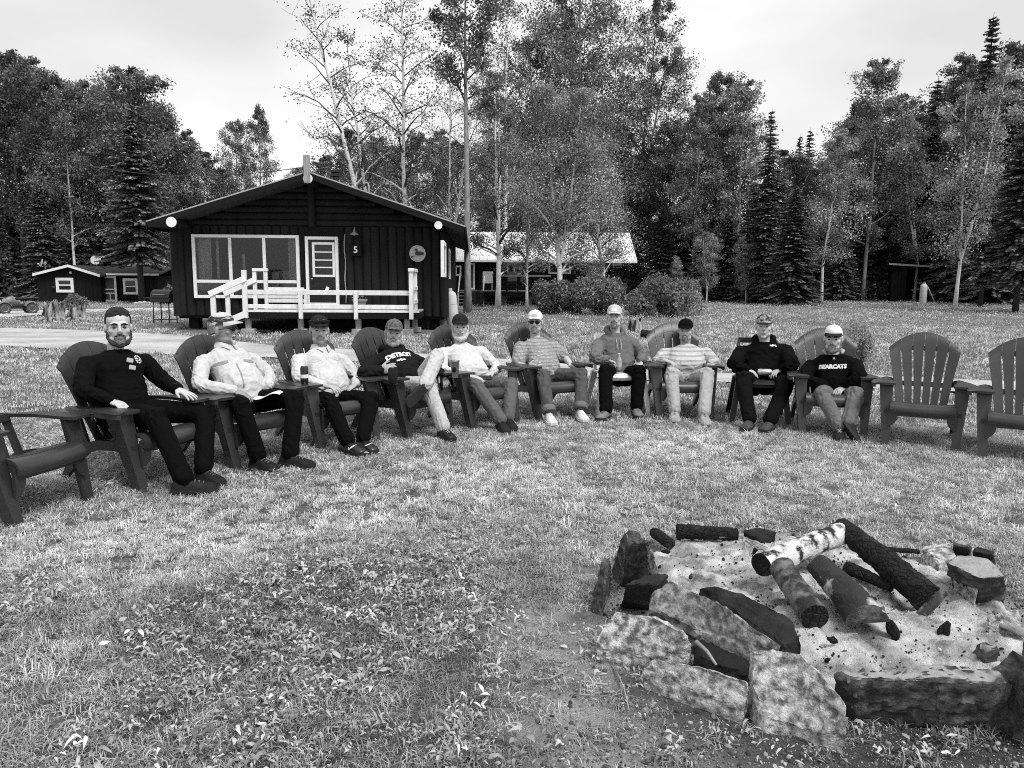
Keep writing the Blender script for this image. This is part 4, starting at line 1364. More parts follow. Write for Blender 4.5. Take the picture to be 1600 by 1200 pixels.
TWIG = gm('dark twig', .06, .9, .3, 6)
def leaf_quads(c, size, r, up=.25, aspect=.62):
    """rhombic leaves at points c"""
    n = len(c)
    t = r.normal(size=(n, 3)); t[:, 2] -= .3
    t /= np.linalg.norm(t, axis=1)[:, None]
    nrm = r.normal(size=(n, 3)); nrm[:, 2] += up * 4
    s = np.cross(t, nrm); s /= np.linalg.norm(s, axis=1)[:, None] + 1e-9
    L = size * r.uniform(.6, 1.25, n)[:, None]
    v = np.stack([c - t * L * .5, c + s * L * aspect * .5, c + t * L * .5, c - s * L * aspect * .5], 1).reshape(-1, 3)
    q = np.arange(n * 4).reshape(n, 4)
    return v, q
def decid(seed, H, base, rad, nleaf, leaf, tr, style='aspen', stems=1, fill=1.0, tmul=1.0, nlimb=30, bare=0.0):
    """returns (trunk mesh builder, leaf vertices, leaf quads, tone): limbs carry sprays, sprays carry leaves"""
    r = np.random.default_rng(seed)
    m = MB()
    tips, wts = [], []
    for st in range(stems):
        az = r.uniform(0, 6.28)
        spread = 0 if stems == 1 else r.uniform(.06, .16) * H
        n = 10
        z = np.linspace(0, H * (1 if st == 0 else r.uniform(.75, .95)), n)
        tt = z / H
        wob = np.cumsum(r.normal(0, .012 * H / n * 2, (n, 2)), axis=0)
        wob -= wob[0]
        if st == 0: wob0 = wob.copy()
        fk = np.clip((tt - .22) / .78, 0, 1) ** .75
        if st > 0: wob = wob0 + (wob - wob0) * fk[:, None]
        P = np.column_stack([wob[:, 0] + math.cos(az) * spread * fk, wob[:, 1] + math.sin(az) * spread * fk, z - (.15 if st == 0 else 0)])
        rd = tr * (1 - tt * .93) ** .9 * (1 if st == 0 else .7)
        rd[0] *= 1.35
        m.tube(P, rd, 8)
        for k in range(int(nlimb / stems)):
            t = base + (1 - base) * ((k + r.uniform(0, 1)) / (nlimb / stems)) ** .9
            t = min(t, .985)
            c = np.array([np.interp(t * P[-1, 2], P[:, 2], P[:, i]) for i in range(3)])
            a = k * 2.4 + r.uniform(-.5, .5)
            u = (t - base) / (1 - base)
            if style == 'aspen': pr = (math.sin(math.pi * min(1, u * .85 + .15)) ** .7) * .9 + .12
            elif style == 'birch': pr = (1 - u) ** .55 * (.55 + .45 * min(1, u * 4)) + .1
            else: pr = .6 + .4 * math.sin(math.pi * u)
            L = rad * pr * r.uniform(.65, 1.15)
            el = r.uniform(.35, .9) if style != 'birch' else r.uniform(.5, 1.05)
            d = np.array([math.cos(a) * math.cos(el), math.sin(a) * math.cos(el), math.sin(el)])
            s = np.linspace(0, 1, 5)[:, None]
            droop = np.array([0, 0, -.22 * L]) if style == 'birch' else np.array([0, 0, .06 * L])
            B = c + d * L * s + droop * s ** 2 + r.normal(0, .04 * L, (5, 3)) * s
            r0 = max(.012, tr * (1 - t) * .5 + .01)
            m.tube(B, r0 * (1 - .8 * s[:, 0]), 5, cap=False, mi=0 if r0 > .055 else 1)
            for j in range(5):
                q = r.uniform(.3, 1)
                b0 = np.array([np.interp(q, s[:, 0], B[:, i]) for i in range(3)])
                d2 = unit(d + r.normal(0, .75, 3) + np.array([0, 0, .15]))
                L2 = L * r.uniform(.25, .5)
                e = b0 + d2 * L2
                m.tube([b0, (b0 + e) / 2 + r.normal(0, .05, 3), e], [r0 * .35, r0 * .25, .006], 4, cap=False, mi=1)
                if r.uniform() < bare: continue
                for w in (.45, .75, 1.0):
                    tips.append(b0 + d2 * L2 * w); wts.append(L2)
    tips = np.array(tips)
    k = r.integers(0, len(tips), nleaf)
    sig = np.array(wts)[k][:, None] * .26 * fill + .06
    c = tips[k] + np.clip(r.normal(size=(nleaf, 3)), -1.7, 1.7) * sig * np.array([1, 1, .7])
    v, q = leaf_quads(c, leaf, r)
    clump = (r.uniform(.7, 1.3, len(tips)) * np.repeat(r.uniform(.45, 1.6, len(tips) // 9 + 1), 9)[:len(tips)])[k]
    tone = clump * r.uniform(.6, 1.5, nleaf) * tmul
    return m, v, q, np.repeat(tone, 4)
def spruce(seed, H, rad, leaf=.3, base=.08, dens=1.0, power=.85):
    r = np.random.default_rng(seed)
    m = MB()
    m.tube([(0, 0, -.1), (0, 0, H * .3), (0, 0, H * .7), (0, 0, H)], [H * .016, H * .012, H * .006, .01], 8)
    V, Q, T = [], [], []
    z, lev = H * base, 0
    Cs, Ts, Ns, Ls, Ws, To = [], [], [], [], [], []
    while z < H * .985:
        u = (z / H - base) / (1 - base)
        L0 = rad * (1 - u) ** power * (.75 + .25 * min(1, u * 8)) + .10
        nb = int(6 + 4 * (1 - u))
        for k in range(nb):
            a = 6.283 * k / nb + lev * 1.3 + r.uniform(-.3, .3)
            L = L0 * r.uniform(.6, 1.12)
            d = np.array([math.cos(a), math.sin(a), 0]); sd = np.array([-d[1], d[0], 0])
            el = .35 * u - .22 + r.uniform(-.1, .1)
            b0 = np.array([0, 0, z + r.uniform(-.1, .1)])
            tone = r.uniform(.6, 1.35)
            n = max(4, int(L / .11 * dens))
            s = np.linspace(.12, 1, n)
            P = b0 + d * (L * s)[:, None] + np.array([0, 0, 1]) * (L * (el * s - .28 * s * s + .16 * s ** 4))[:, None]
            m.tube([b0, P[n // 2], P[-1]], [.02 + .01 * L, .012, .004], 4, cap=False)
            for sg in (-1, 1):
                w = leaf * (1.1 - .55 * s) * r.uniform(.7, 1.2, n) * min(1, .4 + L / 2.2)
                tip = P + (sd * sg * .85 + d * .55)[None] * w[:, None] + np.array([0, 0, -1]) * (w * r.uniform(.05, .45, n))[:, None]
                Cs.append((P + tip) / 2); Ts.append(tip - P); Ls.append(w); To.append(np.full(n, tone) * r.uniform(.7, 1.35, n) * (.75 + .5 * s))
            w = np.full(n, leaf * .6); tip = P + d * .14 + np.array([0, 0, .02])
            Cs.append(P); Ts.append((tip - P) * 1.5); Ls.append(w); To.append(np.full(n, tone) * r.uniform(.8, 1.5, n))
        z += H * .023 * r.uniform(.8, 1.2) * (1.15 - .45 * u); lev += 1
    C = np.concatenate(Cs); T = np.concatenate(Ts); tone = np.concatenate(To)
    nrm = r.normal(0, .5, C.shape) + np.array([0, 0, 1.2])
    S = np.cross(T, nrm); S /= np.linalg.norm(S, axis=1)[:, None] + 1e-9
    wid = np.linalg.norm(T, axis=1)[:, None] * .26 + .02
    v = np.stack([C - T * .55, C + S * wid, C + T * .6, C - S * wid], 1).reshape(-1, 3)
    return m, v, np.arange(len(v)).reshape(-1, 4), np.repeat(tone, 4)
VAR = {}
def variant(key, gen, bark, leafm):
    m, v, q, tone = gen
    tm = m.mesh('trunk'); tm.materials.append(bark); tm.materials.append(TWIG)
    tm.polygons.foreach_set('use_smooth', [True] * len(tm.polygons))
    cm = quads_mesh(v, q); cm.materials.append(leafm)
    setattr_v(cm, 'tone', tone[:len(cm.vertices)])
    VAR[key] = (tm, cm, float(np.percentile(v[:, 2], 99.5)))
for s in range(3):
    variant('aspen%d' % s, decid(100 + s, 16, .20, 2.5, 17000, .165, .14, 'aspen', nlimb=44, fill=1.15), BARK_ASPEN, LEAF_ASPEN)
    variant('dark%d' % s, decid(200 + s, 15, .08, 2.9, 19000, .17, .15, 'aspen', nlimb=50, fill=1.25), BARK, LEAF_DARK)
    variant('birch%d' % s, decid(300 + s, 12, .18, 2.3, 18000, .125, .10, 'birch', 2, nlimb=46, fill=1.3), BARK_BIRCH, LEAF_BIRCH)
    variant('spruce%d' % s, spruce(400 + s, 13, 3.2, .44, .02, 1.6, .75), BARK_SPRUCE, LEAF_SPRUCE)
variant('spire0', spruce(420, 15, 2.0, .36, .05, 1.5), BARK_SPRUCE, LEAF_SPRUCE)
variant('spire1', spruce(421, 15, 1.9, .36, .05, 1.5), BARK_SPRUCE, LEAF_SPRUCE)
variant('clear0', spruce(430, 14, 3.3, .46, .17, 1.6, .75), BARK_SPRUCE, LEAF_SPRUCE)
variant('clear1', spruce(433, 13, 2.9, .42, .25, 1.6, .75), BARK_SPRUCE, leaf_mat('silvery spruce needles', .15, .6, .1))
variant('thin0', decid(500, 17, .28, 3.0, 5200, .11, .15, 'birch', 2, nlimb=52, bare=.25), BARK_BIRCH, LEAF_ASPEN)
variant('thin1', decid(501, 17, .26, 2.9, 6500, .11, .14, 'birch', 1, nlimb=40, bare=.25), BARK_BIRCH, LEAF_ASPEN)
variant('pole', decid(510, 17, .55, 2.2, 12000, .15, .20, 'aspen', 1, nlimb=34), BARK_ASPEN, LEAF_DARK)
variant('front0', decid(520, 11, .16, 3.1, 46000, .10, .15, 'birch', 2, nlimb=60, fill=1.35), BARK_BIRCH, LEAF_BIRCH)
variant('front1', decid(523, 11, .15, 2.8, 30000, .10, .13, 'birch', 2, nlimb=54, bare=.08, fill=1.25), BARK_BIRCH, LEAF_BIRCH)
variant('front2', decid(529, 11, .12, 2.1, 18000, .095, .12, 'birch', 3, nlimb=46, bare=.25, fill=1.1), BARK_BIRCH, LEAF_ASPEN)
variant('big0', decid(540, 19, .15, 3.8, 36000, .15, .20, 'aspen', 2, nlimb=70, fill=.85), BARK_ASPEN, LEAF_ASPEN)
variant('big1', decid(541, 19, .15, 4.0, 36000, .15, .20, 'aspen', 2, nlimb=70, fill=.85), BARK_ASPEN, LEAF_DARK)
NAMES = {'aspen': 'aspen_tree', 'dark': 'leafy_tree', 'birch': 'birch_tree', 'spruce': 'spruce_tree', 'spire': 'spruce_tree', 'clear': 'spruce_tree',
         'thin': 'birch_tree', 'pole': 'aspen_tree', 'front': 'birch_tree', 'big': 'aspen_tree'}
def tree(key, x, d, ytop, label, group=None, wide=1.0, base_y=None, rz=None, lean=0.0):
    p = D(x, ytop, d) if base_y is None else G(x, base_y)
    p = np.array([p[0], p[1], float(terr(p[0], p[1]))])
    H = D(x, ytop, p[1])[2] - p[2]
    tm, cm, h = VAR[key]
    s = H / h
    nm = NAMES[key.rstrip('0123456789')]
    o = empty(nm, p, random.uniform(0, 6.28) if rz is None else rz)
    o.scale = (s * wide, s * wide, s)
    o.rotation_euler[1] = lean
    for n_, me in (('trunk', tm), ('crown', cm)):
        q = bpy.data.objects.new(n_, me); COL.objects.link(q); q.parent = o
    tag(o, label, 'tree', group)
    return o
T_ = tree
# --- the near, distinct trees
T_('front0', 873, 36, 128, 'forked white birch with a full crown rising out of the round shrubs', rz=.6, base_y=487, wide=1.02)
T_('front1', 950, 40, 190, 'slim forked white birch behind the shrubs, before the pale roof end', rz=2.2, wide=1.0)
T_('front2', 778, 41, 95, 'crooked many-stemmed birch with bare twigs before the long cabin steps', rz=1.0, base_y=481)
T_('front2', 826, 42, 225, 'small slender birch before the long cabin window', rz=4.0, wide=.8)
T_('pole', 731, 33, -95, 'tall straight grey aspen close beside the log cabin eave', base_y=489, rz=1.2, wide=.95)
T_('thin0', 580, 38, -45, 'sparse tall birch with bare twigs leaning out behind the cabin chimney', rz=.4, lean=-.05, wide=1.15)
T_('thin1', 630, 38, -70, 'sparse tall birch with thin leaves and upright trunk behind the cabin roof', rz=2.0, wide=1.1)
T_('thin0', 700, 44, 20, 'thin pale birch between the grey aspen and the cabin roof', rz=3.0, wide=.8)
T_('big0', 920, 54, -95, 'huge spreading aspen towering behind the long cabin', rz=.3, wide=1.0)
T_('big1', 870, 58, -60, 'huge dark leaved tree crowding behind the forked birch', rz=2.0, wide=.85)
T_('big0', 995, 60, 10, 'broad tall aspen with an open airy top over the long cabin gable', rz=4.1, wide=.9)
T_('thin1', 790, 50, -30, 'thin open crowned tree rising over the long cabin roof', rz=5.0)
T_('clear1', 222, 48, 178, 'layered spruce with a bare trunk foot before the small cabin', base_y=474, rz=.5, wide=1.05)
T_('birch0', 1492, 40, 105, 'slim white birch standing alone in front of the dark spruces', base_y=483, rz=1.3, wide=.95)
T_('clear0', 1586, 38, 180, 'wide low spruce with a bare trunk foot by the picture-side wood edge'.replace(' by the picture-side wood edge', ' standing on the mown lawn edge'), base_y=488, rz=.2)
T_('clear0', 1531, 41, 240, 'spruce with bare trunk foot between the white birch and another spruce', base_y=479, rz=2.6)
T_('birch1', 1108, 46, 360, 'young birch sapling with a thin curved pale trunk near the shrubs', rz=.9, wide=1.3)
T_('aspen1', 367, 70, 190, 'thin pale aspen, lower of a lone pair on the skyline beside the cabin roof', wide=.75)
T_('aspen0', 404, 70, 168, 'thin pale aspen, taller of a lone pair on the skyline beside the cabin roof', wide=.7)
T_('spire0', 1206, 47, 178, 'narrow dark spruce spire beside the round leafy aspens', rz=1.0)
T_('spire1', 1552, 46, 35, 'tallest dark spruce spire of the whole wood')
T_('birch2', 1300, 45, 200, 'light leaved full birch between the dark spruces', rz=2.2, wide=1.15)
T_('spruce2', 1245, 44, 300, 'wide skirted spruce with branches sweeping the lawn', rz=.7, wide=1.25)
T_('aspen2', 1374, 50, 95, 'tall ragged aspen rising over the dark lean-to shed', rz=.4)
# --- the woods: rows of trees behind
KIND = {'aspen': 'grey leaved aspen', 'dark': 'dark leafy tree', 'spruce': 'dark bushy spruce', 'spire': 'narrow spruce spire', 'birch': 'light leaved birch', 'thin': 'sparse birch'}
def where(x, yt):
    h = 'tall, reaching the skyline' if yt < 160 else 'of middling height' if yt < 250 else 'low, below the skyline'
    w = 'in the wood around the small cabin' if x < 330 else 'in the trees over the log cabin roof' if x < 740 else 'in the trees behind the long cabin' if x < 1060 else 'in the wood past the shrub row' if x < 1280 else 'in the wood around the shed' if x < 1480 else 'in the wood behind the lone white birch'
    return h + ', ' + w
GRP = {'aspen': 'aspens of the wood', 'dark': 'dark leafy trees of the wood', 'spruce': 'spruces of the wood', 'spire': 'spruce spires of the wood', 'birch': 'birches of the wood', 'thin': 'sparse birches of the wood'}
rows_ = [
    # left wood
    ('dark0', 12, 60, 82), ('aspen0', 45, 64, 92), ('dark1', 82, 60, 115), ('aspen1', 128, 62, 128), ('dark2', 165, 66, 135), ('aspen2', 192, 60, 106), ('dark0', 222, 62, 118),
    ('dark1', 252, 63, 170), ('aspen0', 292, 64, 205), ('dark2', 322, 66, 238), ('aspen1', -50, 60, 90), ('dark2', -110, 58, 70), ('aspen2', -190, 56, 60), ('dark0', -280, 54, 60),
    ('dark1', 30, 70, 120), ('aspen2', 105, 72, 140), ('aspen0', 150, 70, 150), ('dark1', 205, 70, 150), ('spruce1', 60, 58, 290), ('spruce2', 120, 61, 260), ('spruce0', 25, 62, 300),
    ('spruce1', 175, 63, 240), ('dark2', 268, 66, 235), ('spruce2', 300, 64, 320), ('dark0', 345, 68, 265), ('birch0', 85, 61, 200), ('thin1', 98, 59, 175), ('dark1', 262, 60, 300), ('spruce0', -30, 58, 280),
    ('dark2', 0, 66, 180), ('aspen1', 60, 67, 180), ('dark0', 140, 66, 210), ('dark2', 235, 66, 210),
    # behind the cabins
    ('dark0', 545, 46, 205), ('aspen2', 590, 48, 215), ('dark1', 650, 47, 210), ('aspen0', 688, 50, 205), ('dark2', 505, 50, 245), ('dark2', 715, 52, 225), ('dark0', 620, 54, 230), ('aspen1', 470, 55, 262), ('dark1', 570, 55, 250),
    ('dark1', 770, 57, 220), ('dark2', 810, 58, 190), ('aspen0', 845, 60, 150), ('dark0', 900, 60, 200), ('aspen1', 960, 58, 190), ('dark1', 1000, 60, 240), ('dark0', 1040, 57, 230), ('spruce0', 760, 60, 300),
    ('dark2', 1050, 60, 190), ('spruce1', 1035, 54, 330), ('spruce2', 1075, 55, 300), ('spruce0', 985, 60, 300), ('spruce1', 930, 60, 300), ('spruce2', 860, 62, 300),
    # right wood
    ('aspen0', 1092, 52, 150), ('aspen1', 1128, 54, 118), ('aspen2', 1162, 52, 128), ('dark0', 1110, 56, 170), ('dark1', 1150, 56, 190), ('spruce0', 1180, 49, 290), ('spire1', 1250, 62, 218), ('spire0', 1266, 64, 208), ('spruce1', 1215, 52, 270),
    ('dark2', 1330, 55, 190), ('spire1', 1335, 54, 165), ('aspen1', 1408, 54, 150), ('dark1', 1350, 58, 165), ('spruce0', 1362, 56, 250), ('spruce2', 1425, 57, 250), ('birch2', 1450, 50, 180), ('spire0', 1466, 52, 130), ('aspen0', 1508, 52, 88),
    ('aspen2', 1528, 54, 100), ('spire0', 1588, 48, 80), ('dark0', 1600, 54, 70), ('spruce0', 1540, 46, 260), ('spruce2', 1620, 45, 150), ('dark1', 1660, 52, 60), ('spruce1', 1700, 46, 120), ('aspen1', 1760, 50, 60), ('spire1', 1820, 48, 60),
    ('dark1', 1250, 54, 245), ('aspen2', 1280, 53, 255), ('dark2', 1228, 54, 235), ('spruce0', 1255, 56, 290), ('spruce1', 1575, 44, 250), ('spruce2', 1515, 47, 210), ('aspen1', 1545, 52, 120), ('spruce2', 1390, 55, 210), ('dark0', 1440, 58, 180), ('spruce1', 1290, 55, 270), ('spruce0', 1320, 50, 330), ('birch0', 1170, 47, 370), ('birch1', 1060, 48, 400), ('dark2', 1480, 58, 140), ('spruce2', 1100, 50, 350), ('spruce0', 1140, 51, 320),
    ('dark1', 1565, 55, 130)]
for i, (k, x, d, yt) in enumerate(rows_):
    kk = k.rstrip('0123456789')
    tree(k, x, d, yt, KIND[kk] + ' ' + where(x, yt), GRP[kk], wide=random.uniform(.9, 1.15))
for i, x in enumerate(range(-420, 2060, 52)):
    k = ('dark0', 'spruce1', 'dark1', 'spruce2', 'dark2', 'spruce0')[i % 6]
    kk = k.rstrip('0123456789')
    tree(k, x + random.uniform(-18, 18), 78 + 8 * (i % 2), random.uniform(300, 345), 'low ' + KIND[kk] + ' filling the wood deep ' + ('behind the small cabin' if x < 330 else 'behind the log cabin' if x < 720 else 'behind the long cabin' if x < 1050 else 'behind the open lawn'), GRP[kk], wide=1.35)

def shrub(name, p, size, nleaf, leaf, mat, label, seed, lumps=9, aspect=.5, up=.5, group=None, stems=14):
    r = np.random.default_rng(seed)
    sx, sy, sz = size
    L = np.column_stack([r.uniform(-.62, .62, lumps) * sx, r.uniform(-.6, .6, lumps) * sy, r.uniform(.25, .68, lumps) * sz])
    L[:, 2] *= 1.15 - .5 * (np.abs(L[:, 0]) / sx)
    rd = r.uniform(.26, .42, lumps)
    k = r.integers(0, lumps, nleaf)
    d = r.normal(size=(nleaf, 3)); d /= np.linalg.norm(d, axis=1)[:, None]
    rr = r.uniform(.35, 1, nleaf) ** .4 * r.uniform(.85, 1.12, nleaf)
    c = L[k] + d * rr[:, None] * rd[k][:, None] * np.array([sx, sy, sz]) * np.array([1, 1, .95])
    c[:, 2] = np.abs(c[:, 2]) + .02
    v, q = leaf_quads(c, leaf, r, up, aspect)
    tone = r.uniform(.55, 1.5, nleaf) * r.uniform(.7, 1.25, lumps)[k]
    o = empty(name, p)
    m = MB()
    for i in range(stems):
        e = c[r.integers(0, nleaf)]
        b = np.array([r.uniform(-.25, .25) * sx, r.uniform(-.25, .25) * sy, -.03])
        m.tube([b, (b + e) / 2 + r.normal(0, .04, 3), e], [.012 + .006 * sz, .01, .004], 5, cap=False)
    m.build('stem', BARK, o, smooth=True)
    me = quads_mesh(v, q); setattr_v(me, 'tone', np.repeat(tone, 4))
    mobj('foliage', me, mat, o)
    tag(o, label, 'shrub', group)
    return o
def box_px(x0, x1, ytop, ybase):
    p = G((x0 + x1) / 2, ybase); d = p[1]
    return p, (x1 - x0) / 2 / FPX * d, D((x0 + x1) / 2, ytop, d)[2]
for i, (x0, x1, yt, yb, lab) in enumerate([
        (832, 912, 430, 491, 'leafy rounded shrub wrapped round the foot of the forked birch'),
        (895, 1000, 428, 493, 'broad dense leafy shrub between its two neighbours before the long cabin'),
        (980, 1106, 427, 496, 'broad dense leafy shrub at the open lawn end of the shrub row')]):
    p, hw, h = box_px(x0, x1, yt, yb)
    p[1] += .9
    shrub('shrub', p, (hw * 1.06, 1.5, h * .97), 14000, .13, LEAF_BUSH, lab, 70 + i, 14, .5, .35)
p, hw, h = box_px(1308, 1378, 492, 580)
shrub('flowering_shrub', p + (0, .3, 0), (hw * 1.08, .5, h * 1.0), 9500, .05, LEAF_PALE, 'pale leaved flowering bush behind the man in the white cap and black sweatshirt', 91, 12, .28, .2, stems=20)
p, hw, h = box_px(92, 146, 453, 485)
shrub('juniper_shrub', p, (hw, .8, h), 3500, .13, LEAF_BUSH, 'low spreading shrub behind the old stump before the small cabin', 95, 9, .35, .3)
for i, (x0, x1, yt, yb, lab) in enumerate([(250, 276, 437, 476, 'loose leafy bush at the wood edge beside the barbecue'), (1180, 1240, 418, 470, 'loose bush at the wood edge below the wide skirted spruce'),
                                           (1320, 1375, 440, 466, 'low leafy bush at the wood edge beside the dark shed'), (1110, 1165, 440, 470, 'low leafy bush by the young birch sapling')]):
    p, hw, h = box_px(x0, x1, yt, yb)
    shrub('bush', p, (hw, 1.0, h), 2600, .17, LEAF_DARK if i % 2 else LEAF_BUSH, lab, 120 + i, 8, .5, .3)
def make_undergrowth():
    ms = []
    for s in range(4):
        r = np.random.default_rng(900 + s)
        n = 300
        c = r.normal(size=(n, 3)) * np.array([.5, .4, .28]) + np.array([0, 0, .35]); c[:, 2] = np.abs(c[:, 2])
        v, q = leaf_quads(c, .16, r, .3)
        ms.append(quads_mesh(v, q))
    P = []
    for k in range(950):
        x = random.uniform(-300, 1900)
        d = random.uniform(58, 72) if x < 330 else (random.uniform(54, 66) if x < 1050 else random.uniform(50.5, 62))
        p = D(x, 470, d); P.append((p[0], p[1], float(terr(p[0], p[1]))))
    n = len(P)
    o = strew('undergrowth', ms, instance_material('undergrowth leaves', .06, .6, .2), P, rng.integers(0, 4, n), rng.uniform(.7, 2.1, n), np.column_stack([np.zeros(n), np.zeros(n), rng.uniform(0, 6, n)]), rng.uniform(.5, 1.6, n))
    tag(o, 'dark low undergrowth along the edge of the wood', 'undergrowth', kind='stuff')
make_undergrowth()
# ------------------------------------------------------------------ people
SKIN = gm('skin', .46, .5, .12, 14, .15, 120, .35)
SKIN_D = gm('tanned skin', .38, .5, .12, 14, .15, 120, .35)
EYE_M = gm('dark eye', .012, .25, .1, 9, spec=.5)
TEETH = gm('teeth', .7, .4, .05, 9)
LIP = gm('lip', .2, .5, .1, 20)
LENS = gm('dark lens', .005, .3, .1, 9, spec=.3)
def cloth(name, v, bump=.1, bscale=220, var=.12, scale=25, rough=.9, stripe=None, v2=None, cut=(.45, .55)):
    m = gm(name, v, rough, var, scale, min(bump, .12), bscale, .15 if v > .05 else .06, v2=v2, cut=cut)
    m.node_tree.nodes['Principled BSDF'].inputs['Sheen Weight'].default_value = .03 if v > .05 else 0.0
    n, l = m.node_tree.nodes, m.node_tree.links       # creases: fine ridged folds on top of the modelled ones
    t = n.new('ShaderNodeTexCoord'); b = n['Principled BSDF']
    prev = b.inputs['Normal'].links[0].from_socket if b.inputs['Normal'].links else None
    for sc_, di, st in ((6.0, 1.6, .20), (13.0, 1.0, .10)):
        q = n.new('ShaderNodeTexNoise'); q.inputs['Scale'].default_value = sc_; q.inputs['Detail'].default_value = 1.5; q.inputs['Distortion'].default_value = di
        l.new(t.outputs['Object'], q.inputs[0])
        a1 = n.new('ShaderNodeMath'); a1.operation = 'SUBTRACT'; a1.inputs[1].default_value = .5; l.new(q.outputs[0], a1.inputs[0])
        a2 = n.new('ShaderNodeMath'); a2.operation = 'ABSOLUTE'; l.new(a1.outputs[0], a2.inputs[0])
        r = n.new('ShaderNodeMapRange'); r.inputs[2].default_value = .10; r.interpolation_type = 'SMOOTHSTEP'; l.new(a2.outputs[0], r.inputs[0])
        bp = n.new('ShaderNodeBump'); bp.invert = True; bp.inputs['Strength'].default_value = st; bp.inputs['Distance'].default_value = .016
        l.new(r.outputs[0], bp.inputs['Height'])
        if prev is not None: l.new(prev, bp.inputs['Normal'])
        prev = bp.outputs[0]
    l.new(prev, b.inputs['Normal'])
    if stripe:
        n, l = m.node_tree.nodes, m.node_tree.links
        b = n['Principled BSDF']; src = b.inputs['Base Color'].links[0].from_socket
        w = n.new('ShaderNodeTexWave'); w.bands_direction = 'Z'; w.inputs['Scale'].default_value = stripe[0]; w.inputs['Distortion'].default_value = .6
        t = n.new('ShaderNodeTexCoord'); l.new(t.outputs['Object'], w.inputs[0])
        r = n.new('ShaderNodeMapRange'); r.inputs[1].default_value = .55; r.inputs[2].default_value = .8; r.inputs[3].default_value = 1.0; r.inputs[4].default_value = stripe[1]
        l.new(w.outputs[0], r.inputs[0])
        mu = n.new('ShaderNodeMath'); mu.operation = 'MULTIPLY'; l.new(src, mu.inputs[0]); l.new(r.outputs[0], mu.inputs[1])
        l.new(mu.outputs[0], b.inputs['Base Color'])
    return m
def remesh(mb, voxel, smooth=2, dec=.4, factor=.5):
    me = mb.mesh('tmp', fix=True)
    o = bpy.data.objects.new('tmp', me); COL.objects.link(o)
    a = o.modifiers.new('r', 'REMESH'); a.mode = 'VOXEL'; a.voxel_size = voxel
    if smooth:
        s = o.modifiers.new('s', 'SMOOTH'); s.iterations = smooth; s.factor = factor
    bpy.context.view_layer.update()
    r = bpy.data.meshes.new_from_object(o.evaluated_get(bpy.context.evaluated_depsgraph_get()))
    bpy.data.objects.remove(o); bpy.data.meshes.remove(me)
    return r
def decimate(me, ratio):
    o = bpy.data.objects.new('tmp', me); COL.objects.link(o)
    d = o.modifiers.new('d', 'DECIMATE'); d.ratio = ratio
    bpy.context.view_layer.update()
    r = bpy.data.meshes.new_from_object(o.evaluated_get(bpy.context.evaluated_depsgraph_get()))
    bpy.data.objects.remove(o); bpy.data.meshes.remove(me)
    return r
def vcos(me):
    a = np.empty(len(me.vertices) * 3, np.float32); me.vertices.foreach_get('co', a); return a.reshape(-1, 3).astype(float)
def vnrm(me):
    a = np.empty(len(me.vertices) * 3, np.float32); me.vertices.foreach_get('normal', a); return a.reshape(-1, 3).astype(float)
def wrinkle(me, segs, amp, seed, freq=30):
    """folds that run round the limbs and gather at the joints"""
    P, N = vcos(me), vnrm(me)
    best = np.full(len(P), 9.0); S = np.zeros(len(P)); Wt = np.zeros(len(P)); ID = np.zeros(len(P)); ANG = np.zeros(len(P))
    for i, (a, b, ja, jb, *bs) in enumerate(segs):
        d = b - a; L = np.linalg.norm(d); d = d / L
        s = np.clip((P - a) @ d, 0, L)
        q = P - a - s[:, None] * d
        dist = np.linalg.norm(q, axis=1)
        u = unit(np.cross(d, (0.3, .2, 1))); w = np.cross(d, u)
        ang = np.arctan2(q @ w, q @ u)
        k = dist < best
        best[k] = dist[k]; S[k] = s[k]; ID[k] = i; ANG[k] = ang[k]
        Wt[k] = (bs[0] if bs else .16) + ja * np.exp(-(s[k] / .11) ** 2) + jb * np.exp(-((L - s[k]) / .11) ** 2)
    out = np.zeros(len(P))
    for i in range(len(P)):
        p = P[i]
        wv = noise.noise(Vector((p[0] * 7, p[1] * 7, p[2] * 7 + seed))) * 1.3
        f = noise.noise(Vector((S[i] * freq * .75 + wv * 1.0 + math.cos(ANG[i]) * 1.3, math.sin(ANG[i]) * 1.5 + ID[i] * 3.1, seed + ID[i] * 7)))
        g = noise.noise(Vector((p[0] * 9 + seed, p[1] * 9, p[2] * 9)))
        out[i] = (1 - min(1, abs(f) * 3.6)) * 1.7 - .4 + g * .25
    E = np.empty(len(me.edges) * 2, np.int32); me.edges.foreach_get('vertices', E); E = E.reshape(-1, 2)
    cnt = np.bincount(E.ravel(), minlength=len(P))
    def relax(A, it, f=.5):
        for _ in range(it):
            S_ = np.zeros_like(A); np.add.at(S_, E[:, 0], A[E[:, 1]]); np.add.at(S_, E[:, 1], A[E[:, 0]])
            A = A * (1 - f) + S_ / np.maximum(cnt, 1).reshape((-1,) + (1,) * (A.ndim - 1)) * f
        return A
    disp = relax(out * relax(Wt, 12), 1)
    P += N * (disp * amp)[:, None]
    P = relax(P, 1, .3)
    me.vertices.foreach_set('co', P.astype(np.float32).ravel()); me.update()
LOC_A = dict(hip=(0, .07, .42), neck=(0, .27, .90), head=(0, .25, 1.04), shl=(-.2, .25, .84), shr=(.2, .25, .84), ell=(-.3, .1, .62), elr=(.3, .1, .62),
             wrl=(-.2, -.12, .6), wrr=(.2, -.12, .6), knl=(-.16, -.36, .5), knr=(.16, -.36, .5))
LOC_P = dict(LOC_A, hip=(0, .08, .50), neck=(0, .13, .97), head=(0, .09, 1.1), shl=(-.2, .12, .9), shr=(.2, .12, .9), ell=(-.27, .02, .66), elr=(.27, .02, .66))
HEADS = {}
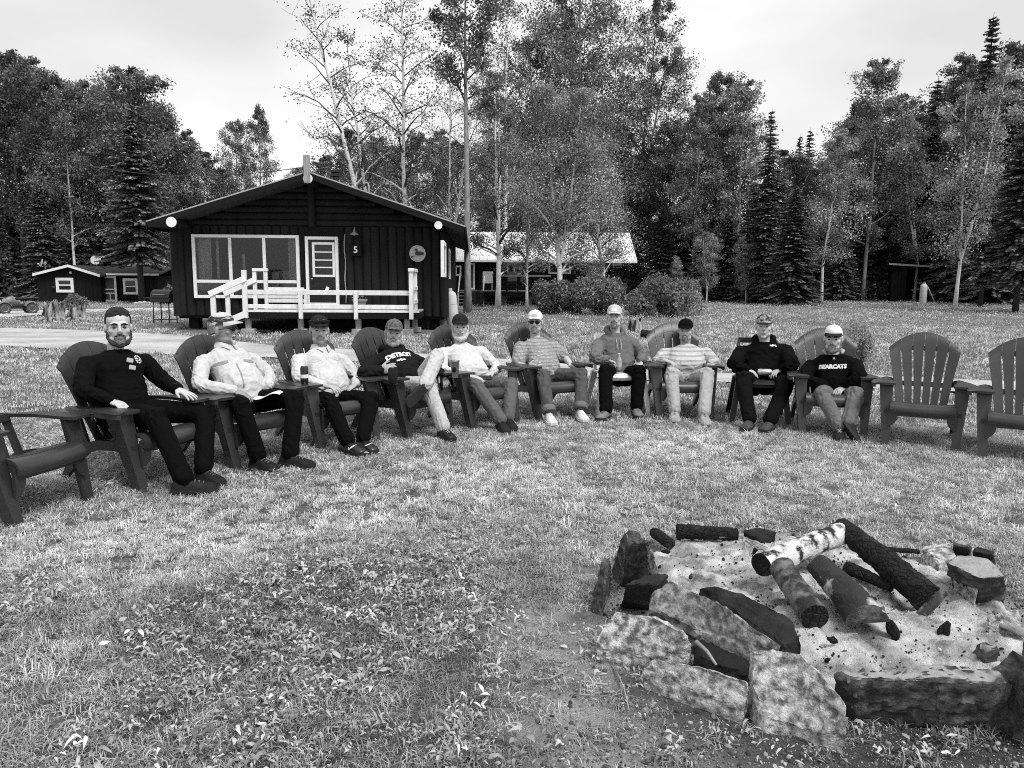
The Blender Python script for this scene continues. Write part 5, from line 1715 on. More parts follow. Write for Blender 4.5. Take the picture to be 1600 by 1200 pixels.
def frame_from(fwd, up):
    f = unit(fwd); r = unit(np.cross(f, up)); u = np.cross(r, f)
    return r, f, u            # right (of the viewer if facing the camera: negative), forward, up
def torso_rings(J, X, w, belly, grow, lo=-.06, hi=1.05, n=20, sc=1.0):
    hip, neck = J['hip'], J['neck']
    sp = neck - hip; L = np.linalg.norm(sp); up = sp / L
    b = belly
    secs = [(-.10, .120, .10, 0), (-.04, .168, .125, .0), (.08, .178, .135, .012), (.22, .172 + .5 * b, .128 + .8 * b, .018 + .7 * b), (.38, .168 + .6 * b, .122 + 1.0 * b, .02 + .85 * b),
            (.55, .170 + .35 * b, .118 + .55 * b, .015 + .4 * b), (.70, .184, .122, .012), (.82, .184, .110, .004), (.90, .158, .088, -.004), (.95, .118, .076, -.004), (.99, .080, .068, -.002), (1.03, .062, .062, 0), (1.10, .056, .056, .0)]
    Xh = unit(J['hr'] - J['hl'])
    bend = J.get('slouch', .035)
    rings = []
    for t, hw, hd, fo in secs:
        if t < lo - 1e-6 or t > hi + 1e-6: continue
        x = unit(Xh * (1 - min(1, max(0, t))) + X * min(1, max(0, t)))
        f = unit(np.cross(x, up))
        c = hip + sp * t + f * (fo - bend * math.sin(math.pi * min(1, max(0, t)))) 
        hw2, hd2 = hw * w * .95 + grow, hd * w * .97 + grow
        a = np.arange(n) / n * 2 * math.pi
        ca, sa = np.cos(a), np.sin(a)
        e = .86
        rings.append(c + (np.sign(ca) * np.abs(ca) ** e * hw2)[:, None] * x + (np.sign(sa) * np.abs(sa) ** e * hd2)[:, None] * f)
    return rings
def limb(m, pts, rad, n=12, k=6):
    P, Rr = [], []
    for i in range(len(pts) - 1):
        for t in np.linspace(0, 1, k)[(0 if i == 0 else 1):]:
            P.append(pts[i] * (1 - t) + pts[i + 1] * t)
            Rr.append(rad[i] * (1 - t) + rad[i + 1] * t)
    P = np.array(P)
    for _ in range(1):
        P[1:-1] = .25 * P[:-2] + .5 * P[1:-1] + .25 * P[2:]
    m.tube(P, Rr, n)
    m.ell(P[0], Rr[0], n=12, m=8); m.ell(P[-1], Rr[-1], n=12, m=8)
def hand(m, wr, dirv, pn, th, curl=.6, spread=.10, thumb_in=.4):
    d = unit(dirv); pn = unit(pn - d * (np.asarray(pn) @ d)); s = np.cross(d, pn)
    if s @ th < 0: s = -s                # s points to the thumb side
    rot = np.stack([s, d, pn], 1)
    m.tube([wr - d * .03, wr, wr + d * .03], [.029, .027, .03], 10, flat=.8)
    m.ell(wr + d * .055, (.042, .055, .018), rot, 14, 8)
    m.ell(wr + d * .040 + s * .022 + pn * .006, (.022, .034, .018), rot, 10, 6)
    for i, (o, L) in enumerate(((.033, .072), (.0115, .082), (-.0105, .076), (-.0315, .060))):
        b = wr + d * .085 + s * o
        dd = unit(d + s * (spread * (1.2 - i) * .8))
        c = curl * (1 + .12 * i)
        p1 = b + unit(dd * math.cos(c * .45) + pn * math.sin(c * .45)) * L * .48
        p2 = p1 + unit(dd * math.cos(c * 1.1) + pn * math.sin(c * 1.1)) * L * .32
        p3 = p2 + unit(dd * math.cos(c * 1.6) + pn * math.sin(c * 1.6)) * L * .26
        m.tube([b - dd * .02, b, p1, p2, p3], [.0105, .0105, .0095, .0088, .0072], 8)
        m.ell(p3, .0074, n=8, m=6)
    b = wr + d * .025 + s * .034
    p1 = b + unit(d * .75 + s * .65 + pn * thumb_in * .5) * .042
    p2 = p1 + unit(d * .95 + s * .25 + pn * thumb_in) * .034
    m.tube([b - s * .02, b, p1, p2], [.015, .014, .0115, .009], 8); m.ell(p2, .0092, n=8, m=6)
def head_shape(m, c, Rm, s, jaw=1.0):
    def E(p, r, n=14, k=10): m.ell(c + Rm @ (np.array(p) * s), np.array(r) * s, Rm, n, k)
    def T(pts, rad, n=8): m.tube([c + Rm @ (np.array(p) * s) for p in pts], np.array(rad) * s, n)
    E((0, .014, .045), (.077, .097, .084), 18, 12)
    E((0, -.018, -.022), (.070 * jaw, .075, .088), 18, 12)
    E((0, -.030, -.070), (.059 * jaw, .054, .046))
    E((0, -.070, -.098), (.026, .020, .020))
    E((0, .0, -.05), (.062 * jaw, .06, .06))
    T([(0, -.084, .026), (0, -.098, .002), (0, -.112, -.022)], [.009, .012, .0165])
    E((0, -.103, -.026), (.0185, .014, .011))
    for g in (-1, 1):
        E((g * .030, -.080, .033), (.030, .016, .0105))
        E((g * .042, -.058, -.016), (.024, .020, .022))
        E((g * .079, .014, -.004), (.010, .020, .034), 10, 8)
        E((g * .046 * jaw, -.028, -.07), (.022, .04, .026))
    E((0, -.088, -.050), (.026, .010, .0075)); E((0, -.086, -.064), (.023, .011, .008))
def shell(c, Rm, s, rx, ry, rz, cz, cy, a0, a1, z0f, z1, th, mat, name, parent, na=26, nz=8, rough=0.0, seed=0):
    """a patch of a head-sized shell: a from a0 to a1 (0 = back), from the hairline z0f(a) to z1"""
    rows = []
    for j in range(nz):
        row = []
        for i in range(na):
            a = a0 + (a1 - a0) * i / (na - 1)
            z = z0f(a) + (z1 - z0f(a)) * j / (nz - 1)
            q = math.sqrt(max(0.02, 1 - ((z - cz) / rz) ** 2)) if z > cz else 1.0 - .08 * (cz - z) / .1
            p = np.array([math.sin(a) * rx * q, cy + math.cos(a) * ry * q, z])
            if rough: p *= 1 + rough * nz3(p, 60, seed)
            row.append(c + Rm @ (p * s))
        rows.append(row)
    return thick(name, rows, th * s, mat, parent, auto=60)
def cap(c, Rm, s, parent, mats, brim_drop=.0, back=None, name='cap'):
    crown_m, brim_m = mats
    na, nz_ = 28, 8
    m = MB(); rings = []
    cz, rx, ry, rz, cy = .060, .084, .106, .080, .010
    for j in range(nz_):
        t = j / (nz_ - 1) * 1.45
        z = cz - .012 + (rz + .012) * math.sin(t)
        q = math.cos(t) ** .8
        tilt = lambda a: -.010 * math.cos(a) * (1 - j / nz_)
        rings.append([c + Rm @ (np.array([math.sin(a) * rx * q, cy + math.cos(a) * ry * q, z + tilt(a)]) * s) for a in np.arange(na) / na * 2 * math.pi])
    m.loft(rings)
    o = m.build(name, crown_m, parent, auto=50)
    if back is not None:
        for p in o.data.polygons: pass
        o.data.materials.append(back)
        fb = Rm @ np.array([0, 1.0, 0])
        mi = [1 if (np.array(p.center) - c) @ fb > -.012 * s else 0 for p in o.data.polygons]
        o.data.polygons.foreach_set('material_index', mi)
    rows = []
    for k in range(6):
        u = k / 5
        row = []
        for i in range(15):
            a = math.pi + (i / 14 - .5) * 2.15
            b = (i / 14 - .5) * 2
            ext = .070 * (1 - abs(b) ** 2.6)
            q = .985
            x = math.sin(a) * rx * q; y = cy + math.cos(a) * ry * q
            z = cz - .004 + .008
            y -= ext * u; x *= 1 - .04 * u
            z += -.004 * u - .022 * b * b * u - brim_drop * u - .008 * u * u
            row.append(c + Rm @ (np.array([x, y, z]) * s))
        rows.append(row)
    thick('brim', rows, .005 * s, brim_m, o, auto=60)
    MB().ell(c + Rm @ (np.array([0, cy, cz + rz + .001]) * s), .008 * s, n=8, m=6).build('button', crown_m, o, smooth=True)
    return o
def sunglasses(c, Rm, s, parent, off=(0, 0, 0), name='sunglasses'):
    m = MB(); of = np.array(off)
    def W(p): return c + Rm @ ((np.array(p) + of) * s)
    for g in (-1, 1):
        m.ell(W((g * .031, -.098, .008)), np.array([.028, .006, .019]) * s, Rm @ rotz(g * .22), 12, 8)
        m.tube([W((g * .058, -.088, .014)), W((g * .078, -.03, .012)), W((g * .082, .02, .004))], .003 * s, 6)
    m.tube([W((-.012, -.104, .012)), W((.012, -.104, .012))], .003 * s, 6)
    return m.build(name, LENS, parent, smooth=True)
def beard(c, Rm, s, parent, kind, mat, seed, mat2=None):
    m = MB()
    def E(p, r): m.ell(c + Rm @ (np.array(p) * s), np.array(r) * s, Rm, 12, 8)
    def T(pts, rad): m.tube([c + Rm @ (np.array(p) * s) for p in pts], np.array(rad) * s, 8)
    if kind in ('full', 'short'):
        k = 1.0 if kind == 'full' else .8
        T([(-.074, -.005, -.02), (-.068, -.03, -.065), (-.045, -.065, -.098), (0, -.082, -.112), (.045, -.065, -.098), (.068, -.03, -.065), (.074, -.005, -.02)], np.array([.008, .017, .022, .026, .022, .017, .008]) * k)
        E((0, -.072, -.108), (.035 * k, .024, .026 * k))
    if kind == 'goatee':
        E((0, -.078, -.100), (.027, .017, .022))
        for g in (-1, 1): T([(g * .032, -.080, -.056), (g * .033, -.077, -.070), (g * .027, -.078, -.090)], [.003, .0045, .008])
    if kind != 'none':
        T([(-.034, -.084, -.052), (-.018, -.095, -.043), (0, -.098, -.041), (.018, -.095, -.043), (.034, -.084, -.052)], [.004, .0065, .0065, .0065, .004])
    me = remesh(m, .004 * s, 1)
    P, N = vcos(me), vnrm(me)
    P += N * np.array([nz3(p, 120, seed) * .004 * s for p in P])[:, None]
    me.vertices.foreach_set('co', P.astype(np.float32).ravel())
    return mobj('beard', decimate(me, .5), mat, parent, smooth=True)
def shoe(parent, heel, fwd, up, L, mat, sole_m, high=.0, lace_m=None, w=1.0):
    """upper and sole, heel on the ground below the ankle"""
    f = unit(fwd); u = unit(up - f * (np.asarray(up) @ f)); r = np.cross(f, u)
    st = [(-.082, .028, .060), (-.062, .038, .082 + high), (-.01, .042, .092 + high), (.04, .044, .084), (.09, .050, .066), (.14, .052, .056), (.178, .044, .048), (.202, .022, .032)]
    k = L / .27
    rings = []
    for s, hw, h in st:
        ring = []
        for a in np.linspace(0, math.pi, 9):
            ring.append(heel + f * s * k + r * math.cos(a) * hw * k * w + u * (.024 + (h - .024) * math.sin(a) ** .75))
        rings.append(ring)
    m = MB(); m.loft(rings); o = m.build('shoe', mat, parent, auto=60)
    rings = []
    for z in (0, .012, .026):
        ring = []
        out = [(s, hw) for s, hw, h in st]
        for s, hw in out: ring.append(heel + f * s * k * 1.03 + r * (hw + .004) * k * w + u * z)
        for s, hw in out[::-1]: ring.append(heel + f * s * k * 1.03 - r * (hw + .004) * k * w + u * z)
        rings.append(ring)
    MB().loft(rings).build('sole', sole_m, o)
    if lace_m is not None:
        for s in (.035, .06, .085, .11):
            h = np.interp(s, [q[0] for q in st], [q[2] for q in st])
            m = MB().tube([heel + f * s * k + r * .026 * k + u * (h - .012), heel + f * (s + .006) * k + u * (h + .004), heel + f * s * k - r * .026 * k + u * (h - .012)], .0035, 5)
            m.build('lace', lace_m, o)
    return o
PEOPLE = {}
KEYS = ['m1', 'm2', 'm3', 'm4', 'm5', 'm6', 'm7', 'm8', 'm9', 'm10']
def person(key, px_, label, skin=SKIN, shirt=None, pants=None, shoe_m=None, sole_m=None, bulk=1.0, belly=.02, hs=1.0, yaw=0, pitch=0, roll=0, plain=False,
           sleeve='long', hood=None, collar=None, handpose=None, dy=None, shirt_grow=.014, leg_grow=.016, cuff=None, foot='flat', slouch=.03, lace=None, dpt=None, arm_w=1.0):
    o, th = CH[key]
    Rz = rotz(th)
    LOC = LOC_P if plain else LOC_A
    dy = dy or {}
    J = {}
    for k, v in LOC.items():
        q = px_.get(k)
        if q is None: continue
        dep = (o + Rz @ np.array(v))[1] + dy.get(k, 0)
        J[k] = D(q[0], q[1], dep)
    for sd in 'lr':
        q = px_['an' + sd]
        J['an' + sd] = G(q[0], q[1], .095) if ('an' + sd) not in dy else D(q[0], q[1], (o + Rz @ np.array((0, -.42, 0)))[1] + dy['an' + sd])
        q = px_['to' + sd]
        J['to' + sd] = G(q[0], q[1], .03) if ('an' + sd) not in dy else D(q[0], q[1], J['an' + sd][1] - .08)
        q = px_['fi' + sd]
        J['fi' + sd] = D(q[0], q[1], J['wr' + sd][1] + dy.get('fi' + sd, -.05))
    for sd in 'lr': J['sh' + sd] = J['sh' + sd] - np.array([0, 0, .022])
    X0 = unit(J['shr'] - J['shl']); X0[2] *= .5
    xh = unit(Rz @ np.array([1.0, 0, 0]) * .6 + unit(X0) * .4)
    J['hl'], J['hr'] = J['hip'] - xh * .095 * bulk, J['hip'] + xh * .095 * bulk
    def solve(a, b, q, l1, l2, dep, wt=.15):
        best, bp = 1e9, None
        for t in np.linspace(dep - .45, dep + .45, 91):
            p = D(q[0], q[1], t)
            e = (np.linalg.norm(p - a) - l1) ** 2 + (np.linalg.norm(p - b) - l2) ** 2 + wt * .1 * (t - dep) ** 2
            if e < best: best, bp = e, p
        return bp
    for sd in 'lr':
        J['el' + sd] = solve(J['sh' + sd], J['wr' + sd], px_['el' + sd], .30, .26, J['el' + sd][1])
        J['kn' + sd] = solve(J['h' + sd], J['an' + sd], px_['kn' + sd], .44, .42, J['kn' + sd][1], 6.0 if ('kn' + sd) in dy else .15)
    # into the chair's frame
    J = {k: Rz.T @ (v - o) for k, v in J.items()}
    J['slouch'] = slouch
    root = empty('person', o, th)
    tag(root, label, 'person', 'men sitting round the fire pit')
    X = unit(J['shr'] - J['shl'])
    up = unit(J['neck'] - J['hip'])
    fw = unit(np.cross(X, up))
    w = bulk
    # head frame: forward is towards the camera by default, turned by yaw (+ = to the viewer's right)
    tocam = Rz.T @ unit((CAM - (o + Rz @ J['head'])) * np.array([1, 1, 0]))
    fh = rotz(R(yaw)) @ tocam
    rr = unit(np.cross(fh, (0, 0, 1)))            # the face's own left-to-right seen from behind
    uh = np.array([0, 0, 1.0])
    fh2 = fh * math.cos(R(pitch)) + uh * math.sin(R(pitch)); uh2 = unit(uh * math.cos(R(pitch)) - fh * math.sin(R(pitch)))
    xl = -rr                                      # head local x: viewer's right when facing the camera
    c_, s_ = math.cos(R(roll)), math.sin(R(roll))
    xl2, uh3 = xl * c_ + uh2 * s_, -xl * s_ + uh2 * c_
    Rm = np.stack([xl2, -fh2, uh3], 1)
    hc = J['head']
    # ---- body
    m = MB()
    m.loft(torso_rings(J, X, w * .92, belly * .8, -.012, -.10, 1.10))
    m.tube([J['neck'] - up * .04, J['neck'] + up * .03, hc + Rm @ np.array([0, .02, -.06]) * hs], [.060 * w ** .5, .056 * w ** .5, .054], 12)
    head_shape(m, hc, Rm, hs, jaw=.95 + .12 * (w - 1) + .0)
    HP = dict(curl=.6, spread=.1)
    for sd, inn in (('l', 1), ('r', -1)):
        limb(m, [J['sh' + sd], J['el' + sd], J['wr' + sd]], [.050 * w, .039 * w * arm_w, .028])
        hp = dict(HP, **(handpose or {}).get(sd, {}))
        pn = hp.pop('pn', (0, 0, -1)); tv = hp.pop('th', X * inn)
        pn = np.asarray(pn, float)
        hand(m, J['wr' + sd], J['fi' + sd] - J['wr' + sd], pn, np.asarray(tv), **hp)
        limb(m, [J['h' + sd], J['kn' + sd], J['an' + sd] - np.array([0, 0, .02])], [.08 * w, .055, .036])
    me = remesh(m, .0050, 3)
    body = mobj('body', decimate(me, .3), skin, root, smooth=True)
    # ---- face
    for g in (-1, 1):
        MB().ell(hc + Rm @ (np.array([g * .031, -.079, .008]) * hs), np.array([.0110, .0095, .0055]) * hs, Rm, 10, 6).build('eye', EYE_M, root, smooth=True)
    MB().tube([hc + Rm @ (np.array(p) * hs) for p in ((-.024, -.091, -.055), (-.012, -.0965, -.058), (0, -.098, -.0585), (.012, -.0965, -.058), (.024, -.091, -.055))], .0032 * hs, 6).build('mouth', LIP, root, smooth=True)
    # ---- shirt
    G_ = shirt_grow
    m = MB()
    m.loft(torso_rings(J, X, w, belly, G_, -.04, .99))
    for sd in 'lr':
        S, E, Wr = J['sh' + sd], J['el' + sd], J['wr' + sd]
        m.ell(S, (.058 * w + G_ * .5,) * 3, n=14, m=10)
        inn = J['neck'] * .5 + S * .5 - up * .045
        m.tube([inn, S], [.066 * w, .060 * w + G_ * .5], 12)
        if sleeve == 'long':
            e2 = Wr - unit(Wr - E) * .012
            limb(m, [S, E, e2], [.059 * w + G_ * .6, .048 * w * arm_w + G_ * .7, .035 + G_ * .6])
        else:
            e2 = S + (E - S) * .80
            limb(m, [S, e2], [.066 * w + G_, .062 * w + G_ * .7])
    if hood:
        nb = J['neck'] + up * .005
        pts = [nb + fw * .085 + X * -.035 - up * .05, nb + fw * .055 - X * .085 - up * .005, nb - X * .095 - fw * .01 + up * .03, nb - fw * .075 - X * .06 + up * .045, nb - fw * .10 + up * .04, nb - fw * .075 + X * .06 + up * .045, nb + X * .095 - fw * .01 + up * .03, nb + fw * .055 + X * .085 - up * .005, nb + fw * .085 + X * .035 - up * .05]
        m.tube(np.array(pts), np.array([.018, .026, .034, .042, .048, .042, .034, .026, .018]), 10)
    me = remesh(m, .0080, 9)
    segs = [(J['hip'], J['neck'], .45, .0, .38)]
    for sd in 'lr':
        segs.append((J['sh' + sd], J['el' + sd], .3, .9, .3))
        if sleeve == 'long': segs.append((J['el' + sd], J['wr' + sd], .9, .5, .3))
    wrinkle(me, segs, .0085 if G_ < .02 else .011, KEYS.index(key) * 5, 24)
    shirt_o = mobj('shirt' if not hood else 'sweatshirt', me, shirt, root, smooth=True)
    if collar is None and not hood:
        nb = J['neck'] + up * .006 + fw * .004
        MB().tube([nb + X * math.sin(a) * .070 + fw * math.cos(a) * .072 - up * (.016 * (1 + math.cos(a))) for a in np.linspace(0, 2 * math.pi, 25)], .0085, 8, cap=False).build('neckband', shirt, shirt_o, smooth=True)
    if collar is not None:
        nb = J['neck'] + up * .018
        for sg in (-1, 1):
            pts = [nb - fw * .072, nb + X * sg * .055 - fw * .045, nb + X * sg * .074 + fw * .01, nb + X * sg * .05 + fw * .062 - up * .02, nb + X * sg * .02 + fw * .085 - up * .05]
            rows = []
            for k, p in enumerate(pts):
                outw = unit(p - nb + 1e-6)
                rows.append([p + up * .022, p + outw * .012 + up * .004, p + outw * .022 - up * .022])
            thick('collar', rows, .006, shirt, shirt_o, auto=70)
    # ---- trousers
    m = MB()
    lg = leg_grow
    m.loft(torso_rings(J, X, w, belly * .6, lg * .55, -.10, .10))
    for sd in 'lr':
        H, K, A = J['h' + sd], J['kn' + sd], J['an' + sd]
        d = unit(A - K)
        limb(m, [H, K, A + d * (-.012 if cuff is None else -.05)], [.086 * w + lg, .058 * w ** .5 + lg * .8, .047 + lg * .95])
        m.ell(K, (.057 + lg * .6,) * 3, n=12, m=8)
    m.ell(J['hip'] - up * .03, (.13 * w, .10 * w, .075), None, 14, 8)
    me = remesh(m, .0090, 6)
    segs = []
    for sd in 'lr':
        segs += [(J['h' + sd], J['kn' + sd], .8, .7), (J['kn' + sd], J['an' + sd], .7, .45)]
    wrinkle(me, segs, .011, KEYS.index(key) * 5 + 9, 19)
    tro = mobj('trousers', me, pants, root, smooth=True)
    if cuff is not None:
        for sd in 'lr':
            K, A = J['kn' + sd], J['an' + sd]; d = unit(A - K)
            MB().tube([A - d * .075, A - d * .07, A - d * .02, A - d * .015], [.07, .074, .074, .069], 14).build('cuff', cuff, tro, smooth=True)
    # ---- shoes
    if foot:
        for sd in 'lr':
            A, T = J['an' + sd], J['to' + sd]
            if ('an' + sd) in dy:
                f = unit(T - A); upv = unit(J['kn' + sd] - A)
                heel = A - upv * .085
                shoe(root, heel, f, upv, .25, shoe_m, sole_m, lace_m=lace)
            else:
                f = (T - A) * np.array([1, 1, 0])
                tl = T[2]
                shoe(root, np.array([A[0], A[1], .012]), unit(f), np.array([0, 0, 1.0]), .275, shoe_m, sole_m, lace_m=lace)
    PEOPLE[key] = dict(root=root, J=J, o=o, th=th, Rm=Rm, hc=hc, hs=hs, X=X, up=up, fw=fw, shirt=shirt_o, body=body)
    lens = ['%s %.2f' % (a + b + s, np.linalg.norm(J[a + s] - J[b + s])) for s in 'lr' for a, b in (('sh', 'el'), ('el', 'wr'), ('h', 'kn'), ('kn', 'an'))]
    print(key, 'torso %.2f' % np.linalg.norm(J['neck'] - J['hip']), 'shw %.2f' % np.linalg.norm(J['shl'] - J['shr']), 'headtop %.2f' % (hc[2] + .13), ' '.join(lens))
    return PEOPLE[key]
def hair_band(P, mat, low=-.035):
    return shell(P['hc'], P['Rm'], P['hs'], .0795, .1005, .090, .045, .013, -1.5, 1.5, lambda a: low + .03 * (abs(a) / 1.5) ** 2, .07, .006, mat, 'hair', P['root'], rough=.02, seed=3)
def brows(P, mat, t=.006):
    m = MB()
    for g in (-1, 1):
        m.tube([P['hc'] + P['Rm'] @ (np.array(q) * P['hs']) for q in ((g * .012, -.094, .029), (g * .03, -.095, .034), (g * .05, -.082, .029))], t * P['hs'], 6)
    return m.build('eyebrows', mat, P['root'], smooth=True)
def print_on(P, text, pix, size, mat, bold=.0, shear=0.0, name='lettering', target=None, polys=None, flip=False):
    """flat print laid on the garment: letters or outline shapes, at a pixel"""
    sh = target or P['shirt']
    me0 = sh.data
    bvh = BVHTree.FromPolygons([v.co for v in me0.vertices], [p.vertices for p in me0.polygons])
    Rz = rotz(P['th'])
    oL = Rz.T @ (CAM - P['o']); dL = Rz.T @ unit(ray(*pix))
    hit = bvh.ray_cast(Vector(oL), Vector(dL))
    if hit[0] is None: print('NO HIT', text, pix); return
    c = np.array(hit[0]); nn = np.array(hit[1]); nn = unit(nn * .5 + P['fw'] * .5)
    X = unit(P['X'] - nn * (P['X'] @ nn)); U = unit(np.cross(nn, X))
    if U @ P['up'] < 0: U = -U
    if text:
        fc = bpy.data.curves.new('t', 'FONT'); fc.body = text; fc.size = size; fc.align_x = 'CENTER'; fc.align_y = 'CENTER'; fc.offset = bold; fc.shear = shear; fc.resolution_u = 3
        fo = bpy.data.objects.new('t', fc); COL.objects.link(fo); bpy.context.view_layer.update()
        me = bpy.data.meshes.new_from_object(fo.evaluated_get(bpy.context.evaluated_depsgraph_get())); bpy.data.objects.remove(fo)
    else:
        me = bpy.data.meshes.new('t'); vv, ff = [], []
        for pl in polys:
            ff.append(tuple(range(len(vv), len(vv) + len(pl)))); vv += [(x * size, y * size, 0) for x, y in pl]
        me.from_pydata(vv, [], ff)
    bm = bmesh.new(); bm.from_mesh(me)
    bmesh.ops.triangulate(bm, faces=bm.faces[:])
    for _ in range(3):
        long = [e for e in bm.edges if e.calc_length() > .018]
        if long: bmesh.ops.subdivide_edges(bm, edges=long, cuts=1)
        bmesh.ops.triangulate(bm, faces=bm.faces[:])
    for v in bm.verts:
        p = c + X * v.co.x + U * v.co.y
        h = bvh.ray_cast(Vector(p + nn * .15), Vector(-nn))
        q = np.array(h[0]) if h[0] is not None else p
        v.co = Vector(q + nn * .0028)
    bm.to_mesh(me); bm.free()
    me.materials.clear()
    return mobj(name, me, mat, sh)
BLACK_CLOTH = cloth('black knit', .0045); BLACK_TR = cloth('black trousers', .0035); BOOT = gm('dark boot leather', .012, .6, .4, 20, .4, 60, .15); SOLE = gm('dark sole', .02, .8)
HAIR_D = gm('dark hair', .012, .6, .5, 60, .8, 200, .4); HAIR_G = gm('grey hair', .26, .7, .4, 80, .8, 200, .3); HAIR_W = gm('white beard hair', .62, .8, .25, 80, .8, 200, .2); HAIR_M = gm('grizzled hair', .17, .7, .6, 70, .8, 200, .3)
PRINT = gm('white print', .75, .7, .05, 20)
PRINT_G = gm('grey print', .45, .7, .1, 20)
def poly_ring(r0, r1, n=24):
    return [[(r0 * math.cos(a), r0 * math.sin(a)), (r1 * math.cos(a), r1 * math.sin(a)), (r1 * math.cos(b), r1 * math.sin(b)), (r0 * math.cos(b), r0 * math.sin(b))] for a, b in [(6.283 * k / n, 6.283 * (k + .7) / n) for k in range(n)]]

P = person('m1', dict(hip=(192, 645), neck=(181, 547), head=(185, 512), shl=(136, 565), shr=(226, 562), ell=(128, 612), elr=(257, 597), wrl=(172, 627), wrr=(277, 608), fil=(212, 640), fir=(306, 621),
                      knl=(243, 650), knr=(322, 645), anl=(288, 750), anr=(318, 733), tol=(326, 762), tor=(338, 752)),
           'bearded bareheaded man in black henley with round chest emblem, one hand spread on his knee', shirt=BLACK_CLOTH, pants=BLACK_TR, shoe_m=BOOT, sole_m=SOLE, bulk=1.0, belly=.005, hs=1.05, yaw=4, pitch=-2,
           handpose={'l': dict(curl=.9), 'r': dict(curl=.25, spread=.28)}, lace=HAIR_M)
hm = P['Rm']
shell(P['hc'], hm, P['hs'], .0785, .099, .094, .045, .014, -1.85, 1.85, lambda a: -.035 + (.02 if abs(a) < 1.5 else .02 + .08 * (abs(a) - 1.5) / .35), .098, .009, HAIR_D, 'hair', P['root'], rough=.03)
MB().ell(P['hc'] + hm @ (np.array([0, .018, .086]) * P['hs']), np.array([.075, .086, .054]) * P['hs'], hm, 40, 26).build('hair', HAIR_D, P['root'], smooth=True)
_hm = P['root'].children[-1].data if False else [c for c in P['root'].children if c.name.startswith('hair')][-1].data
for _v in _hm.vertices:
    _v.co += _v.normal * (noise.noise(_v.co * 70) * .006 + noise.noise(_v.co * 160) * .004)
brows(P, HAIR_D, .007); beard(P['hc'], hm, P['hs'], P['root'], 'short', gm('dark beard hair', .05, .8, .5, 70, .8, 200, .2), 1)
beard(P['hc'], hm, P['hs'] * 1.01, P['root'], 'goatee', HAIR_M, 2)
print_on(P, '', (216, 561), .033, PRINT, name='emblem', polys=poly_ring(.72, 1.0, 11) + [[(-.5, -.1), (-.1, -.1), (-.15, .4), (-.5, .3)], [(.1, -.4), (.5, -.35), (.45, .2), (.15, .1)], [(-.4, -.5), (0, -.45), (-.1, -.25), (-.4, -.25)]])
# folded sunglasses hooked in the neckline
m = MB(); nb = P['J']['neck'] + P['fw'] * .115 - P['up'] * .085
for k in (0, 1):
    m.box(nb - P['up'] * (.012 + .052 * k) + P['X'] * (.012 * k + .02) + P['fw'] * .012, (.05, .01, .034), np.stack([P['X'], -P['fw'], P['up']], 1) @ roty(.25), bev=.012)
m.build('hanging_sunglasses', gm('grey lens', .4, .15, .1, 9, spec=.6), P['root'])
w0 = P['J']['wrr'] - unit(P['J']['wrr'] - P['J']['elr']) * .03
MB().tube([w0, w0 + unit(P['J']['wrr'] - P['J']['elr']) * .022], .043, 14).build('watch', LENS, P['root'], smooth=True)

TAN = cloth('tan work shirt', .50, .4, 160)
P = person('m2', dict(hip=(385, 628), neck=(352, 543), head=(348, 516), shl=(316, 563), shr=(396, 560), ell=(311, 602), elr=(421, 588), wrl=(366, 611), wrr=(419, 603), fil=(398, 624), fir=(404, 618),
                      knl=(376, 633), knr=(462, 622), anl=(404, 714), anr=(453, 710), tol=(431, 733), tor=(472, 725)),
           'man in pale tan pocketed shirt, patterned cap and sunglasses, his face turned in profile', shirt=TAN, pants=BLACK_TR, shoe_m=BOOT, sole_m=SOLE, bulk=.95, belly=.03, hs=1.04, yaw=66, pitch=3, collar=True, skin=gm('ruddy skin', .24, .5, .12, 14, .15, 120, .35), lace=HAIR_M)
hair_band(P, HAIR_G); sunglasses(P['hc'], P['Rm'], P['hs'], P['root']); beard(P['hc'], P['Rm'], P['hs'], P['root'], 'goatee', HAIR_W, 3); brows(P, HAIR_G)
CAPP = gm('patchwork cap', .03, .8, .2, 9, .2, 100, v2=.50, cut=(.47, .53), stretch=(.3, 1, 2)); CAPL = gm('pale grey cap brim', .45, .8, .1, 9)
cap(P['hc'], P['Rm'], P['hs'], P['root'], (CAPP, CAPL))
def pockets(P, pixs, mat, button=True):
    for x, y in pixs:
        print_on(P, '', (x, y), .055, mat, name='pocket_flap', polys=[[(-1, .1), (1, .1), (1, -.25), (0, -.5), (-1, -.25)]])
DTAN = cloth('tan pocket flap', .26); DWH = cloth('pale pocket flap', .46)
pockets(P, [(345, 566), (389, 563)], DTAN)
print_on(P, '', (377, 585), .012, DTAN, name='placket', polys=[[(-.5, y), (.5, y), (.5, y + 3), (-.5, y + 3)] for y in np.arange(-9, 9, 3)])

